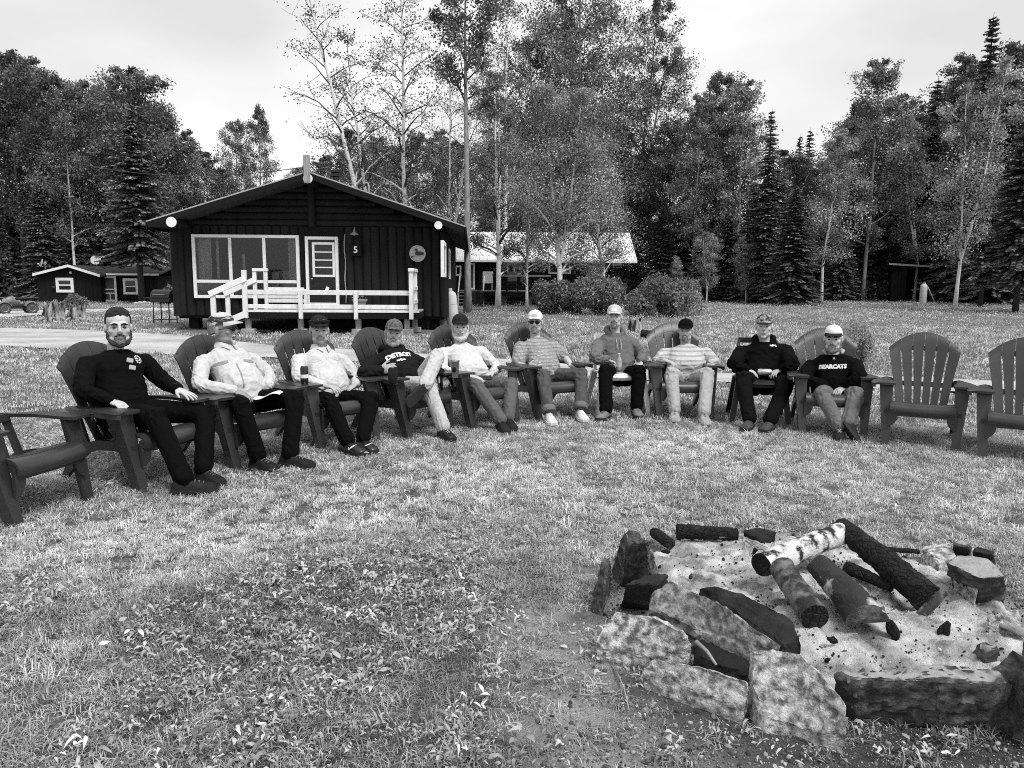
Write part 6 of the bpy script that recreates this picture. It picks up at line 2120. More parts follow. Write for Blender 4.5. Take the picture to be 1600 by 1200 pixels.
WSH = cloth('white fishing shirt', .52, .4, 160)
P = person('m3', dict(hip=(516, 624), neck=(500, 545), head=(499, 517), shl=(466, 560), shr=(535, 560), ell=(467, 592), elr=(558, 590), wrl=(506, 603), wrr=(557, 600), fil=(530, 606), fir=(545, 608),
                      knl=(516, 630), knr=(580, 624), anl=(543, 690), anr=(567, 686), tol=(562, 706), tor=(584, 704)),
           'man in white buttoned shirt with sunglasses pushed up on his dark cap', shirt=WSH, pants=BLACK_TR, shoe_m=gm('black sneaker', .012, .35, .2, 12, spec=.5), sole_m=SOLE, bulk=.95, belly=.03, hs=1.03, yaw=6, collar=True, skin=SKIN_D)
CAPD = cloth('dark cap', .02)
hair_band(P, HAIR_G); cap(P['hc'], P['Rm'], P['hs'], P['root'], (CAPD, CAPD)); sunglasses(P['hc'], P['Rm'], P['hs'] * 1.06, P['root'], (0, -.006, .075), 'raised_sunglasses')
beard(P['hc'], P['Rm'], P['hs'], P['root'], 'goatee', HAIR_G, 4); brows(P, HAIR_M)
pockets(P, [(492, 562), (527, 560)], DWH)
_sh = [c for c in P['root'].children if c.name.startswith('shoe')]
for _s, _px in ((_sh[0], (552, 697)), (_sh[1], (577, 694))):
    print_on(P, '', _px, .045, PRINT, name='swoosh_mark', target=_s, polys=[[(-1, .1), (-.75, -.25), (-.3, -.3), (.2, -.05), (1, .45), (.1, .12), (-.4, -.02), (-.7, .0)]])

HOOD_D = cloth('dark hooded sweatshirt', .012, .4, 120); KHAKI = cloth('pale khaki trousers', .46, .4, 160)
P = person('m4', dict(hip=(640, 603), neck=(614, 547), head=(615, 521), shl=(583, 562), shr=(645, 560), ell=(567, 584), elr=(667, 573), wrl=(595, 579), wrr=(689, 584), fil=(615, 574), fir=(698, 597),
                      knl=(668, 600), knr=(684, 556), anl=(693, 668), anr=(664, 602), tol=(714, 689), tor=(648, 617)),
           'man in dark hooded sweatshirt lettered DETROIT, one ankle crossed on his pale trousered knee', shirt=HOOD_D, pants=KHAKI, shoe_m=gm('black sandal', .01, .5, .2, 14), sole_m=SOLE, bulk=1.0, belly=.02, hs=1.0, yaw=2, roll=-6,
           hood=True, shirt_grow=.022, skin=SKIN_D, dy={'anr': -.20, 'knr': .0, 'fil': -.03}, handpose={'l': dict(pn=(1, -.2, 0), th=(0, -.2, 1), curl=.9), 'r': dict(curl=.8)}, lace=PRINT_G)
CAPG = gm('grey mottled cap', .05, .85, .2, 40, .2, 100, v2=.16, cut=(.4, .6))
hair_band(P, HAIR_G); cap(P['hc'], P['Rm'], P['hs'], P['root'], (CAPG, CAPG)); beard(P['hc'], P['Rm'], P['hs'], P['root'], 'short', HAIR_G, 5); brows(P, HAIR_M)
print_on(P, 'DETROIT', (625, 554), .062, PRINT, .0035)
print_on(P, '', (627, 562), .028, PRINT, name='print_mark', polys=[[(-1.6, -.3), (-.6, -.3), (-.5, .3), (-1.5, .3)], [(-.35, -.5), (.35, -.5), (.35, .5), (-.35, .5)], [(.6, -.3), (1.6, -.3), (1.5, .3), (.5, .3)]])

WKNIT = cloth('white long sleeved shirt', .54, .3, 160); BRN = cloth('grey brown trousers', .10, .4, 140)
P = person('m5', dict(hip=(737, 603), neck=(719, 538), head=(719, 512), shl=(691, 549), shr=(753, 548), ell=(690, 579), elr=(776, 575), wrl=(733, 588), wrr=(771, 581), fil=(750, 591), fir=(757, 588),
                      knl=(744, 602), knr=(799, 600), anl=(783, 657), anr=(794, 653), tol=(790, 673), tor=(802, 669)),
           'white bearded man in dark cap and plain white long sleeved shirt', shirt=WKNIT, pants=BRN, shoe_m=BOOT, sole_m=SOLE, bulk=.98, belly=.04, hs=1.03, yaw=2, skin=SKIN)
hair_band(P, HAIR_W); cap(P['hc'], P['Rm'], P['hs'], P['root'], (CAPD, CAPD)); beard(P['hc'], P['Rm'], P['hs'], P['root'], 'full', HAIR_W, 6); brows(P, HAIR_G)

HEATH = cloth('heather grey tee', .30, .3, 160, .35, 60, stripe=(9, .72)); JEANS = cloth('grey jeans', .075, .4, 140, .25, 18); JCUFF = cloth('jeans cuff', .14); PALESHOE = gm('pale canvas shoe', .55, .8, .15, 18, .3, 80)
P = person('m6', dict(hip=(852, 590), neck=(837, 529), head=(836, 504), shl=(813, 541), shr=(863, 540), ell=(810, 570), elr=(884, 560), wrl=(825, 574), wrr=(893, 571), fil=(841, 573), fir=(914, 574),
                      knl=(848, 587), knr=(909, 585), anl=(858, 646), anr=(907, 641), tol=(869, 666), tor=(918, 659)),
           'smiling man in white cap, sunglasses and grey tee, holding a bottle, his jeans cuffed', shirt=HEATH, pants=JEANS, shoe_m=PALESHOE, sole_m=gm('white sole', .6), sleeve='short', bulk=.98, belly=.015, hs=1.0, yaw=-4, cuff=JCUFF,
           handpose={'l': dict(pn=(1, 0, .1), th=(0, -.3, 1), curl=1.0), 'r': dict(curl=.3, spread=.18)}, lace=PRINT, skin=SKIN)
CAPW = cloth('white cap', .72); CAPLG = cloth('light grey cap', .45)
hair_band(P, HAIR_M); cap(P['hc'], P['Rm'], P['hs'], P['root'], (CAPW, CAPW)); sunglasses(P['hc'], P['Rm'], P['hs'], P['root']); beard(P['hc'], P['Rm'], P['hs'], P['root'], 'goatee', HAIR_G, 7)
def badge(P, mat, w=.03, h=.016):
    rows = [[P['hc'] + P['Rm'] @ (np.array([x, .010 - math.sqrt(max(0, 1 - (x / .086) ** 2)) * .108 * (.97 - 2.2 * max(0, z - .07)) - .004, z]) * P['hs']) for x in np.linspace(-w, w, 7)] for z in np.linspace(.085 - h, .085 + h, 3)]
    thick('badge', rows, .003, mat, [c for c in P['root'].children if c.name.startswith('cap')][0])
badge(P, PRINT_G)
def smile(P):
    MB().ell(P['hc'] + P['Rm'] @ (np.array([0, -.0945, -.0565]) * P['hs']), np.array([.020, .005, .0055]) * P['hs'], P['Rm'], 10, 6).build('teeth', TEETH, P['root'], smooth=True)
smile(P)
print_on(P, '', (847, 549), .055, gm('faded print', .42, .8), name='chest_print', polys=[[(-1.1, -.35), (1.1, -.35), (1.1, -.28), (-1.1, -.28)], [(-1.1, .28), (1.1, .28), (1.1, .35), (-1.1, .35)], [(-1.1, -.35), (-1.03, -.35), (-1.03, .35), (-1.1, .35)], [(1.03, -.35), (1.1, -.35), (1.1, .35), (1.03, .35)]] + [[(x, -.15), (x + .2, -.15), (x + .2, .15), (x, .15)] for x in np.arange(-.9, .8, .28)])

HOOD_G = cloth('mid grey hooded sweatshirt', .13, .35, 120)
P = person('m7', dict(hip=(966, 588), neck=(961, 520), head=(960, 496), shl=(936, 535), shr=(988, 534), ell=(929, 561), elr=(1003, 559), wrl=(949, 563), wrr=(1001, 563), fil=(969, 570), fir=(997, 575),
                      knl=(946, 579), knr=(999, 580), anl=(947, 640), anr=(994, 636), tol=(946, 650), tor=(1000, 651)),
           'man in plain grey hooded sweatshirt and light cap, holding a clear bottle', shirt=HOOD_G, pants=BLACK_TR, shoe_m=gm('grey suede shoe', .16, .9, .3, 18, .3, 80), sole_m=SOLE, plain=True, hood=True, shirt_grow=.022, bulk=1.0, belly=.02, hs=1.02, yaw=-2,
           handpose={'l': dict(pn=(0, -.3, -1), curl=.8), 'r': dict(curl=.5)}, lace=HAIR_M, leg_grow=.022)
hair_band(P, HAIR_G); cap(P['hc'], P['Rm'], P['hs'], P['root'], (CAPLG, CAPLG)); beard(P['hc'], P['Rm'], P['hs'], P['root'], 'goatee', HAIR_M, 8); brows(P, HAIR_M); badge(P, PRINT)
m = MB(); J = P['J']
for g in (-1, 1):
    m.tube([J['neck'] + P['fw'] * .10 + P['X'] * g * .02 - P['up'] * .06, J['neck'] + P['fw'] * .15 + P['X'] * g * .024 - P['up'] * .12, J['neck'] + P['fw'] * .16 + P['X'] * g * .02 - P['up'] * .19], .0035, 6)
m.build('drawstring', PRINT_G, P['shirt'])

LGREY = cloth('pale grey long sleeved shirt', .46, .35, 140, .12, 25, stripe=(7, .68)); LPANT = cloth('pale grey trousers', .36, .4, 150)
P = person('m8', dict(hip=(1071, 594), neck=(1071, 541), head=(1071, 517), shl=(1037, 551), shr=(1104, 550), ell=(1025, 568), elr=(1117, 567), wrl=(1038, 563), wrr=(1112, 566), fil=(1051, 567), fir=(1112, 575),
                      knl=(1049, 582), knr=(1106, 584), anl=(1054, 641), anr=(1100, 645), tol=(1055, 658), tor=(1104, 661)),
           'man in black cap, dark moustache, pale grey striped long sleeved shirt and pale trousers', shirt=LGREY, pants=LPANT, shoe_m=gm('grey shoe', .3, .8, .2, 18, .3, 80), sole_m=gm('pale sole', .5), bulk=1.06, belly=.05, hs=1.0, yaw=-2, pitch=-3, skin=SKIN_D, lace=HAIR_M, dy={'wrl': -.06, 'wrr': -.06})
hair_band(P, HAIR_D); cap(P['hc'], P['Rm'], P['hs'], P['root'], (BLACK_CLOTH, BLACK_CLOTH)); beard(P['hc'], P['Rm'], P['hs'], P['root'], 'goatee', HAIR_M, 9); brows(P, HAIR_D); smile(P)

P = person('m9', dict(hip=(1195, 601), neck=(1194, 534), head=(1194, 511), shl=(1158, 548), shr=(1228, 546), ell=(1146, 571), elr=(1238, 570), wrl=(1166, 577), wrr=(1222, 578), fil=(1182, 584), fir=(1207, 582),
                      knl=(1160, 590), knr=(1229, 599), anl=(1171, 655), anr=(1203, 657), tol=(1167, 668), tor=(1199, 669)),
           'man in black hooded sweatshirt with small pale chest emblem, silver can in his hands', shirt=cloth('black hooded sweatshirt', .004, .35, 120), pants=cloth('charcoal trousers', .0055), shoe_m=gm('dark hiking shoe', .05, .7, .5, 30, .4, 60), sole_m=SOLE, plain=True, hood=True, shirt_grow=.024,
           bulk=1.1, belly=.045, hs=1.02, yaw=-2, handpose={'l': dict(curl=.8), 'r': dict(curl=.8)}, leg_grow=.022)
CAMO = gm('camouflage cap', .03, .9, .2, 28, .2, 100, v2=.30, cut=(.46, .54))
hair_band(P, HAIR_W); cap(P['hc'], P['Rm'], P['hs'], P['root'], (CAMO, CAMO)); brows(P, HAIR_G)
print_on(P, '', (1208, 540), .036, PRINT, name='emblem', polys=[[(-1.0, -.1), (-.3, -.3), (.2, -.1), (.9, -.35), (1.0, -.1), (.5, .15), (.9, .3), (.2, .25), (-.2, .4), (-.5, .2), (-.9, .35), (-.8, .1)]])
print_on(P, '', (1149, 543), .03, PRINT_G, name='sleeve_mark', polys=[[(-.8, -.2), (0, -.5), (.7, .1), (.2, .5), (-.5, .3)]])

P = person('m10', dict(hip=(1306, 616), neck=(1302, 553), head=(1302, 530), shl=(1267, 570), shr=(1336, 568), ell=(1253, 592), elr=(1345, 592), wrl=(1287, 602), wrr=(1321, 605), fil=(1305, 614), fir=(1306, 613),
                      knl=(1284, 615), knr=(1338, 616), anl=(1312, 668), anr=(1326, 660), tol=(1311, 690), tor=(1338, 677)),
           'man in black sweatshirt lettered BEARCATS and white fronted cap, ankles crossed, hands clasped', shirt=cloth('black lettered sweatshirt', .0035, .35, 120), pants=cloth('grey denim', .13, .4, 140, .2, 18), shoe_m=BOOT, sole_m=SOLE, hood=None, shirt_grow=.022, bulk=1.02, belly=.03, hs=1.03, yaw=-4, pitch=-4,
           dy={'neck': -.18, 'head': -.22, 'shl': -.16, 'shr': -.16, 'ell': -.1, 'elr': -.1, 'anr': -.16, 'knl': -.14, 'knr': -.14}, handpose={'l': dict(curl=.7), 'r': dict(curl=.7)}, skin=SKIN, lace=PRINT_G)
hair_band(P, HAIR_M); cap(P['hc'], P['Rm'], P['hs'], P['root'], (CAPW, CAPD), back=CAPD); beard(P['hc'], P['Rm'], P['hs'], P['root'], 'short', HAIR_M, 10); beard(P['hc'], P['Rm'], P['hs'] * 1.005, P['root'], 'goatee', HAIR_G, 11); brows(P, HAIR_D)
print_on(P, 'BEARCATS', (1301, 573), .052, PRINT, .0035, .12)
print_on(P, '', (1303, 560), .012, PRINT, name='emblem', polys=[[(-.9, .8), (-.5, .8), (-.1, .1), (-.1, -.1), (-.5, -.8), (-.9, -.8), (-.5, 0)], [(.9, .8), (.5, .8), (.1, .1), (.1, -.1), (.5, -.8), (.9, -.8), (.5, 0)]])
GREYSCARF = cloth('pale hood lining', .35)
J = P['J']; nb = J['neck'] + P['up'] * .005
MB().tube([nb + P['fw'] * .05 + P['X'] * .07, nb + P['X'] * .088 + P['up'] * .02, nb - P['fw'] * .075 + P['X'] * .04 + P['up'] * .03, nb - P['fw'] * .08 - P['X'] * .03 + P['up'] * .03, nb - P['X'] * .085 + P['up'] * .02, nb + P['fw'] * .05 - P['X'] * .07], [.012, .022, .028, .028, .02, .012], 10).build('hood_lining', GREYSCARF, P['shirt'], smooth=True)
# ------------------------------------------------------------------ fire pit: stones, ash, logs
GRANITE = gm('speckled granite', .14, .85, .35, 30, 1.0, 70, .2, v2=.68, cut=(.38, .60), detail=12)
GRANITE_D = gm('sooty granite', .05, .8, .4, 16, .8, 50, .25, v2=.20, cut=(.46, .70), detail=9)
SOOT = gm('black sooted stone', .014, .7, .5, 9, .8, 40, .25, v2=.05, cut=(.5, .75), detail=8)
CHAR = gm('charred wood', .008, .75, .5, 14, 1.0, 45, .3, v2=.045, cut=(.52, .75), stretch=(1, 1, 1))
CHAR_PALE = gm('split wood', .30, .8, .3, 12, .5, 60, .2)
BIRCH_LOG = gm('scorched birch bark', .02, .7, .3, 18, .6, 40, .25, v2=.60, cut=(.40, .52), detail=7)
BIRCH_DARK = gm('smoked birch bark', .02, .6, .3, 14, .7, 40, .3, v2=.16, cut=(.44, .60), detail=7, stretch=(1, 1, 1))
def ash_skylight(m, v=.42, lo=.62, hi=.92):
    """pale ash, with sky light painted into the level faces of a stone"""
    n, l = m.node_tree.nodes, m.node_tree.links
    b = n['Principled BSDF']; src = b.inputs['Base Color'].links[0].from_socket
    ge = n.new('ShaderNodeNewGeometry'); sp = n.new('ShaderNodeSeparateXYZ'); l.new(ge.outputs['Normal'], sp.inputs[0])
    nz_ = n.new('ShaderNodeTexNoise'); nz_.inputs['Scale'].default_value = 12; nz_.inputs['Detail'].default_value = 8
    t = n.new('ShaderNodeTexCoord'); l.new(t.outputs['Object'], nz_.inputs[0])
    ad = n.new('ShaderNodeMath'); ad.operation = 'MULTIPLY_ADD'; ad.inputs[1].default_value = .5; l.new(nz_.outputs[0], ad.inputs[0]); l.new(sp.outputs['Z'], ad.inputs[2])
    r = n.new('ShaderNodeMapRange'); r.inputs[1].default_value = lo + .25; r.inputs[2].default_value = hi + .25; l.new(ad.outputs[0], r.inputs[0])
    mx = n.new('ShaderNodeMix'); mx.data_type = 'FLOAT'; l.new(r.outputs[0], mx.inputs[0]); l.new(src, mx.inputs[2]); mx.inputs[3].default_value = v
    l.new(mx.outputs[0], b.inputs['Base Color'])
ash_skylight(GRANITE_D, .34, .72, 1.0)  # level faces paled for ash and for painted-in sky light
def crack(m, scale=34, strength=1.0):
    """alligator cracks of burnt wood"""
    n, l = m.node_tree.nodes, m.node_tree.links
    v = n.new('ShaderNodeTexVoronoi'); v.feature = 'DISTANCE_TO_EDGE'; v.inputs['Scale'].default_value = scale
    t = n.new('ShaderNodeTexCoord'); l.new(t.outputs['Object'], v.inputs[0])
    r = n.new('ShaderNodeMapRange'); r.inputs[2].default_value = .14; l.new(v.outputs['Distance'], r.inputs[0])
    b = n.new('ShaderNodeBump'); b.inputs['Strength'].default_value = strength; b.inputs['Distance'].default_value = .012
    l.new(r.outputs[0], b.inputs['Height'])
    bs = n['Principled BSDF']; old = bs.inputs['Normal'].links[0].from_socket
    l.new(old, b.inputs['Normal']); l.new(b.outputs[0], bs.inputs['Normal'])
crack(CHAR)
def rock(label, top, zt, zb=-.03, mat=GRANITE, shrink=1.0, rough=.012, seed=0, base=None, sub=4, name='stone'):
    """a block under a polygon seen at pixels: zt = heights of its corners; split, roughened, its edges broken"""
    n = len(top)
    zt = [zt] * n if not isinstance(zt, (list, tuple)) else zt
    T = np.array([G(x, y, z) for (x, y), z in zip(top, zt)])
    if base is None:
        c = T[:, :2].mean(0)
        B = np.column_stack([c + (T[:, :2] - c) * shrink, np.full(n, zb)])
    else:
        B = np.array([G(x, y, zb) for x, y in base])
    o3 = np.array([*T[:, :2].mean(0), 0])
    bm = bmesh.new()
    tv = [bm.verts.new(Vector(p - o3)) for p in T]; bv = [bm.verts.new(Vector(p - o3)) for p in B]
    bm.faces.new(tv); bm.faces.new(bv[::-1])
    for i in range(n):
        bm.faces.new((tv[i], bv[i], bv[(i + 1) % n], tv[(i + 1) % n]))
    bmesh.ops.recalc_face_normals(bm, faces=bm.faces[:])
    bmesh.ops.bevel(bm, geom=bm.edges[:] , offset=.010, segments=1, affect='EDGES', profile=.5)
    bmesh.ops.triangulate(bm, faces=bm.faces[:])
    for _ in range(sub):
        le = [e for e in bm.edges if e.calc_length() > .02]
        if le: bmesh.ops.subdivide_edges(bm, edges=le, cuts=1)
        bmesh.ops.triangulate(bm, faces=[f for f in bm.faces if len(f.verts) > 3])
    bm.normal_update()
    for v in bm.verts:
        p = v.co
        a = noise.noise(p * 5 + Vector((seed * 3.1, 0, 0))) * .7 + noise.noise(Vector((p.x * 9, p.y * 9, p.z * 40)) + Vector((0, seed, 0))) * .6 + noise.noise(p * 45 + Vector((0, 0, seed))) * .4 + noise.noise(p * 95 + Vector((0, 0, seed))) * .25
        # stepped, cleft relief
        q = math.floor(a * 2.5) / 2.5 * .7 + a * .4
        v.co += v.normal * q * rough
    me = bpy.data.meshes.new(name); bm.to_mesh(me); bm.free()
    o = mobj(name, me, mat, auto=38)
    o.location = o3
    tag(o, label, 'stone', 'stones ringing the fire pit')
    return o
RK = rock
RK('pale slab stone propped low at the outer corner of the fire ring', [(926, 1006), (959, 952), (1019, 958), (1068, 986), (1086, 1008), (1075, 1032), (1015, 1021)], [.07, .19, .20, .17, .11, .06, .07], mat=GRANITE, seed=1, shrink=.9)
RK('long pale slab leaning across the two stones beside it', [(1012, 945), (1016, 927), (1047, 906), (1082, 920), (1145, 955), (1224, 1008), (1208, 1015), (1166, 1008), (1110, 987), (1047, 966)], [.20, .24, .28, .28, .27, .22, .19, .18, .17, .17], zb=.06, mat=gm('smoked granite', .09, .85, .35, 30, .7, 80, .2, v2=.40, cut=(.40, .64), detail=9), seed=2, shrink=.95)
RK('sooty dark slab standing on edge between the pale slab and the ash', [(1089, 917), (1117, 912), (1166, 928), (1215, 948), (1238, 966), (1252, 1002), (1252, 1018), (1226, 1008), (1146, 956)], [.24, .27, .27, .26, .24, .20, .16, .2, .22], mat=SOOT, seed=3, shrink=.9)
RK('small black block wedged under the end of the long pale slab', [(975, 912), (1026, 914), (1044, 896), (1006, 899)], [.22, .22, .24, .24], mat=SOOT, seed=4, base=[(966, 950), (1020, 956), (1050, 930), (995, 925)], zb=.0)
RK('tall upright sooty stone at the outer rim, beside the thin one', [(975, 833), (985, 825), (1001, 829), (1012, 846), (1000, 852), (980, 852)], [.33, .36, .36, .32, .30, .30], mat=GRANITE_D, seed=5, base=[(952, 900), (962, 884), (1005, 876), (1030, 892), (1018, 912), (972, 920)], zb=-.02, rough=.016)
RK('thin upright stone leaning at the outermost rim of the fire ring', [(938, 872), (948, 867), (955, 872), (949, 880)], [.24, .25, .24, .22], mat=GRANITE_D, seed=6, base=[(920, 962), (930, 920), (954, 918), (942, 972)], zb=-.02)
RK('flat pale stone low on the ground before the ring', [(1002, 1042), (1019, 1024), (1110, 1041), (1172, 1060), (1170, 1086), (1155, 1107), (1075, 1078), (1006, 1054)], [.07, .12, .14, .15, .10, .05, .05, .05], mat=GRANITE, seed=7, shrink=.92)
RK('dark stone half hidden under the long pale slab', [(1089, 998), (1117, 996), (1170, 1018), (1170, 1052), (1128, 1046), (1086, 1026)], [.13, .14, .14, .12, .1, .1], mat=SOOT, seed=8)
RK('big pale angular boulder at the front of the fire ring', [(1171, 1020), (1177, 1013), (1213, 1014), (1252, 1021), (1290, 1056), (1327, 1102), (1322, 1118), (1290, 1153), (1238, 1125), (1189, 1116), (1178, 1081)], [.19, .22, .23, .23, .20, .16, .12, .04, .05, .06, .10], mat=GRANITE, seed=9, shrink=.93)
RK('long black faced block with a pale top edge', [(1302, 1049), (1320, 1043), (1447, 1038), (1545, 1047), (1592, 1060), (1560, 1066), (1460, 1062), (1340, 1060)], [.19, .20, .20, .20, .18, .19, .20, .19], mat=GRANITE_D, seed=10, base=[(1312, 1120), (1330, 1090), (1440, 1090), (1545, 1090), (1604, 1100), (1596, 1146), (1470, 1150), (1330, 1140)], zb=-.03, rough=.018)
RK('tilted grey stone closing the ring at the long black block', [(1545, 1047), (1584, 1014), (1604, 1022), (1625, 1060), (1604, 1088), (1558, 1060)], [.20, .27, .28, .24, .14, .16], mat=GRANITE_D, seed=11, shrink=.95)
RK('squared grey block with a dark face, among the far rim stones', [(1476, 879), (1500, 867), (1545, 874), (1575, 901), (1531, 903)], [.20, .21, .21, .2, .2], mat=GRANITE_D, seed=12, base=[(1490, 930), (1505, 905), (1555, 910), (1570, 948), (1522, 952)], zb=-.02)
RK('small dark brick shaped stone on the far rim', [(1519, 861), (1524, 853), (1556, 861), (1552, 868)], [.15, .15, .15, .14], mat=SOOT, seed=13, base=[(1516, 884), (1522, 872), (1556, 878), (1551, 888)], zb=-.01)
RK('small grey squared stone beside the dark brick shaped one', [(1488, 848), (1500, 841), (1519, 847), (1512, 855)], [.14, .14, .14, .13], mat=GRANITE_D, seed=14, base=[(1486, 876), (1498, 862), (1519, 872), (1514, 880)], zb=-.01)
RK('pale wedge stone leaning on the squared grey block', [(1491, 897), (1500, 879), (1530, 903), (1516, 932), (1493, 916)], [.14, .19, .17, .06, .08], mat=GRANITE, seed=15, shrink=.92)
RK('pale rounded stone outside the squared grey block', [(1543, 964), (1566, 950), (1594, 950), (1600, 978), (1568, 977)], [.10, .13, .13, .08, .06], mat=GRANITE, seed=16)
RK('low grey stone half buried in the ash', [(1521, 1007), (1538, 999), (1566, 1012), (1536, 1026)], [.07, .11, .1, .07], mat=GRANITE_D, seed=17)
RK('flat pale stone at the far rim beside small squared stones', [(1440, 856), (1452, 846), (1486, 847), (1496, 867), (1466, 879)], [.08, .10, .10, .1, .09], mat=GRANITE, seed=18)
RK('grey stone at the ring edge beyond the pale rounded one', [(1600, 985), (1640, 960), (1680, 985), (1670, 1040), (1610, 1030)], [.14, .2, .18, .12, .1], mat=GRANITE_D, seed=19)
RK('low grey stone in the far side of the ring', [(1160, 828), (1185, 822), (1215, 830), (1190, 840)], [.08, .1, .09, .07], mat=SOOT, seed=20)

# ash bed
def ash_bed():
    n, k = 170, 64
    rows = []
    for j in range(k):
        r = .80 * (j / (k - 1)) ** .8
        row = []
        for i in range(n):
            a = 6.283 * i / n
            x, y = PIT_C[0] + r * 1.02 * math.cos(a), PIT_C[1] + r * 1.08 * math.sin(a)
            z = .055 * (1 - (r / .84) ** 2) + .04 * noise.noise(Vector((x * 3.2, y * 3.2, 1))) + .03 * noise.noise(Vector((x * 9, y * 9, 2))) + .020 * noise.noise(Vector((x * 27, y * 27, 3))) + .012 * noise.noise(Vector((x * 65, y * 65, 3)))
            row.append((x, y, max(z, -.01) if r < .78 else -.02))
        rows.append(row)
    V = np.array(rows).reshape(-1, 3)
    f = [(j * n + i, j * n + (i + 1) % n, (j + 1) * n + (i + 1) % n, (j + 1) * n + i) for j in range(k - 1) for i in range(n)]
    me = quads_mesh(V, np.array(f))
    m = gm('wood ash', .18, .95, .3, 6, 1.0, 120, .1, v2=.80, cut=(.36, .62), detail=14)
    tag(mobj('ash', me, m, smooth=True), 'pale ash heaped inside the stone ring', 'ash', kind='stuff')
    # cinders and crumbs in and about the ash
    r = np.random.default_rng(5)
    ms = []
    for s in range(4):
        q = MB(); q.ell((0, 0, 0), (1, .8, .6), n=6, m=4)
        mm = q.mesh('crumb')
        for v in mm.vertices: v.co *= 1 + .35 * noise.noise(v.co * 2 + Vector((s * 5, 0, 0)))
        ms.append(mm)
    P, S, T = [], [], []
    for i in range(2600):
        a, d = r.uniform(0, 6.28), .98 * math.sqrt(r.uniform())
        x, y = PIT_C[0] + d * math.cos(a), PIT_C[1] + d * 1.05 * math.sin(a)
        z = .055 * (1 - min(1, d / .84) ** 2) + .035 * noise.noise(Vector((x * 3.2, y * 3.2, 1))) if d < .78 else 0.0
        P.append((x, y, max(0, z) + .001)); S.append(r.uniform(.002, .0065) if i % 9 else r.uniform(.006, .014)); T.append(r.choice([.03, .06, .1, .3, 1.4]))
    for i in range(5200):
        x, y = G(r.uniform(840, 1600), r.uniform(930 if i % 2 else 1030, 1200))[:2]
        P.append((x, y, -.002)); S.append(r.uniform(.0015, .0045) if i % 10 else r.uniform(.005, .013)); T.append(r.choice([.15, .25, .35, .5, .7, .9, 1.1]))
    n_ = len(P)
    o = strew('cinders', ms, instance_material('cinder', .3, .9, 0), P, r.integers(0, 4, n_), S, r.uniform(0, 6, (n_, 3)), T)
    tag(o, 'black cinders and pale crumbs strewn over the ash and soil', 'cinders', kind='stuff')
ash_bed()
def log(label, a, b, za, zb, r0, r1, mat, seed, split=False, name='firewood_log', endm=None):
    A, B = G(*a, za), G(*b, zb)
    o = empty(name, ((A[0] + B[0]) / 2, (A[1] + B[1]) / 2, 0))
    off = np.array([(A[0] + B[0]) / 2, (A[1] + B[1]) / 2, 0])
    A, B = A - off, B - off
    d = unit(B - A); u = unit(np.cross(d, (0, 0, 1))); w = np.cross(u, d)
    n, k = 26, 34
    rings = []
    for j in range(k):
        t = j / (k - 1)
        c = A * (1 - t) + B * t
        r = r0 * (1 - t) + r1 * t
        ring = []
        for i in range(n):
            a_ = 6.283 * i / n
            p = u * math.cos(a_) + w * math.sin(a_)
            q = r * (1 + .16 * nz3(c + p * r, 7, seed) + .12 * nz3(c + p * r, 22, seed) + .09 * nz3(c + p * r, 60, seed) * (2.0 if mat is CHAR else .6))
            v = c + p * q
            if split and math.sin(a_) < -.05:
                v = c + u * math.cos(a_) * q + w * (-.05 * q)
            ring.append(v)
        rings.append(ring)
    m = MB(); m.loft(rings, cap=False); m.build('bark', mat, o, auto=60)
    for ring in (rings[0], rings[-1]):
        c = np.mean(ring, 0)
        MB().add(np.vstack([ring, c[None] + d * .006]), [(i, (i + 1) % n, n) for i in range(n)]).build('cut_end', endm or CHAR_PALE, o)
    
    tag(o, label, 'log', 'logs in the fire pit')
    return o
log('white birch log lying across the back of the fire', (1190, 884), (1316, 832), .16, .22, .058, .05, BIRCH_LOG, 1, endm=CHAR)
log('short dark banded birch log sloping down to the ash', (1222, 886), (1272, 965), .17, .10, .050, .056, BIRCH_DARK, 2, endm=CHAR)
log('thick half split birch log with a pale scorched end', (1280, 888), (1356, 972), .17, .10, .060, .084, gm('half scorched bark', .02, .65, .3, 6, .7, 40, .3, v2=.45, cut=(.50, .60), detail=7), 3, split=True, endm=GRANITE_D)
log('long black charred log slanting from the back of the fire', (1312, 822), (1452, 936), .24, .10, .045, .066, CHAR, 4, endm=CHAR)
log('short black charred stick lying along the long charred log', (1392, 872), (1440, 940), .17, .08, .035, .04, CHAR, 5, endm=CHAR)
log('burnt black wedge of wood on the ash between the logs', (1322, 886), (1394, 918), .11, .09, .03, .022, CHAR, 6, endm=CHAR)
log('curved piece of split bark standing by the charred log end', (1440, 962), (1470, 926), .05, .12, .022, .03, BIRCH_DARK, 7, split=True, endm=CHAR_PALE)
log('black burnt log end at the far rim of the ring', (1058, 830), (1152, 834), .07, .06, .04, .03, CHAR, 8, endm=CHAR)
log('black burnt stub between the far rim and the tall stone', (1022, 832), (1048, 850), .06, .05, .03, .03, CHAR, 9, endm=CHAR)
log('pale split length of wood beyond the pale rounded stone', (1546, 968), (1606, 994), .06, .05, .022, .022, CHAR_PALE, 10, split=True)
log('black charred branch behind the fire', (1380, 858), (1436, 862), .08, .08, .014, .012, CHAR, 11, endm=CHAR)
def stick(label, pts, r, mat):
    q = [G(x, y, z) for x, y, z in pts]
    tag(MB().tube(q, np.linspace(r, r * .6, len(q)), 6).build('stick', mat, smooth=True), label, 'stick', 'loose sticks about the fire pit')
stick('pale peeled stick poking out between the front stones', [(1087, 1002, .16), (1105, 1018, .14), (1119, 1039, .12)], .008, CHAR_PALE)
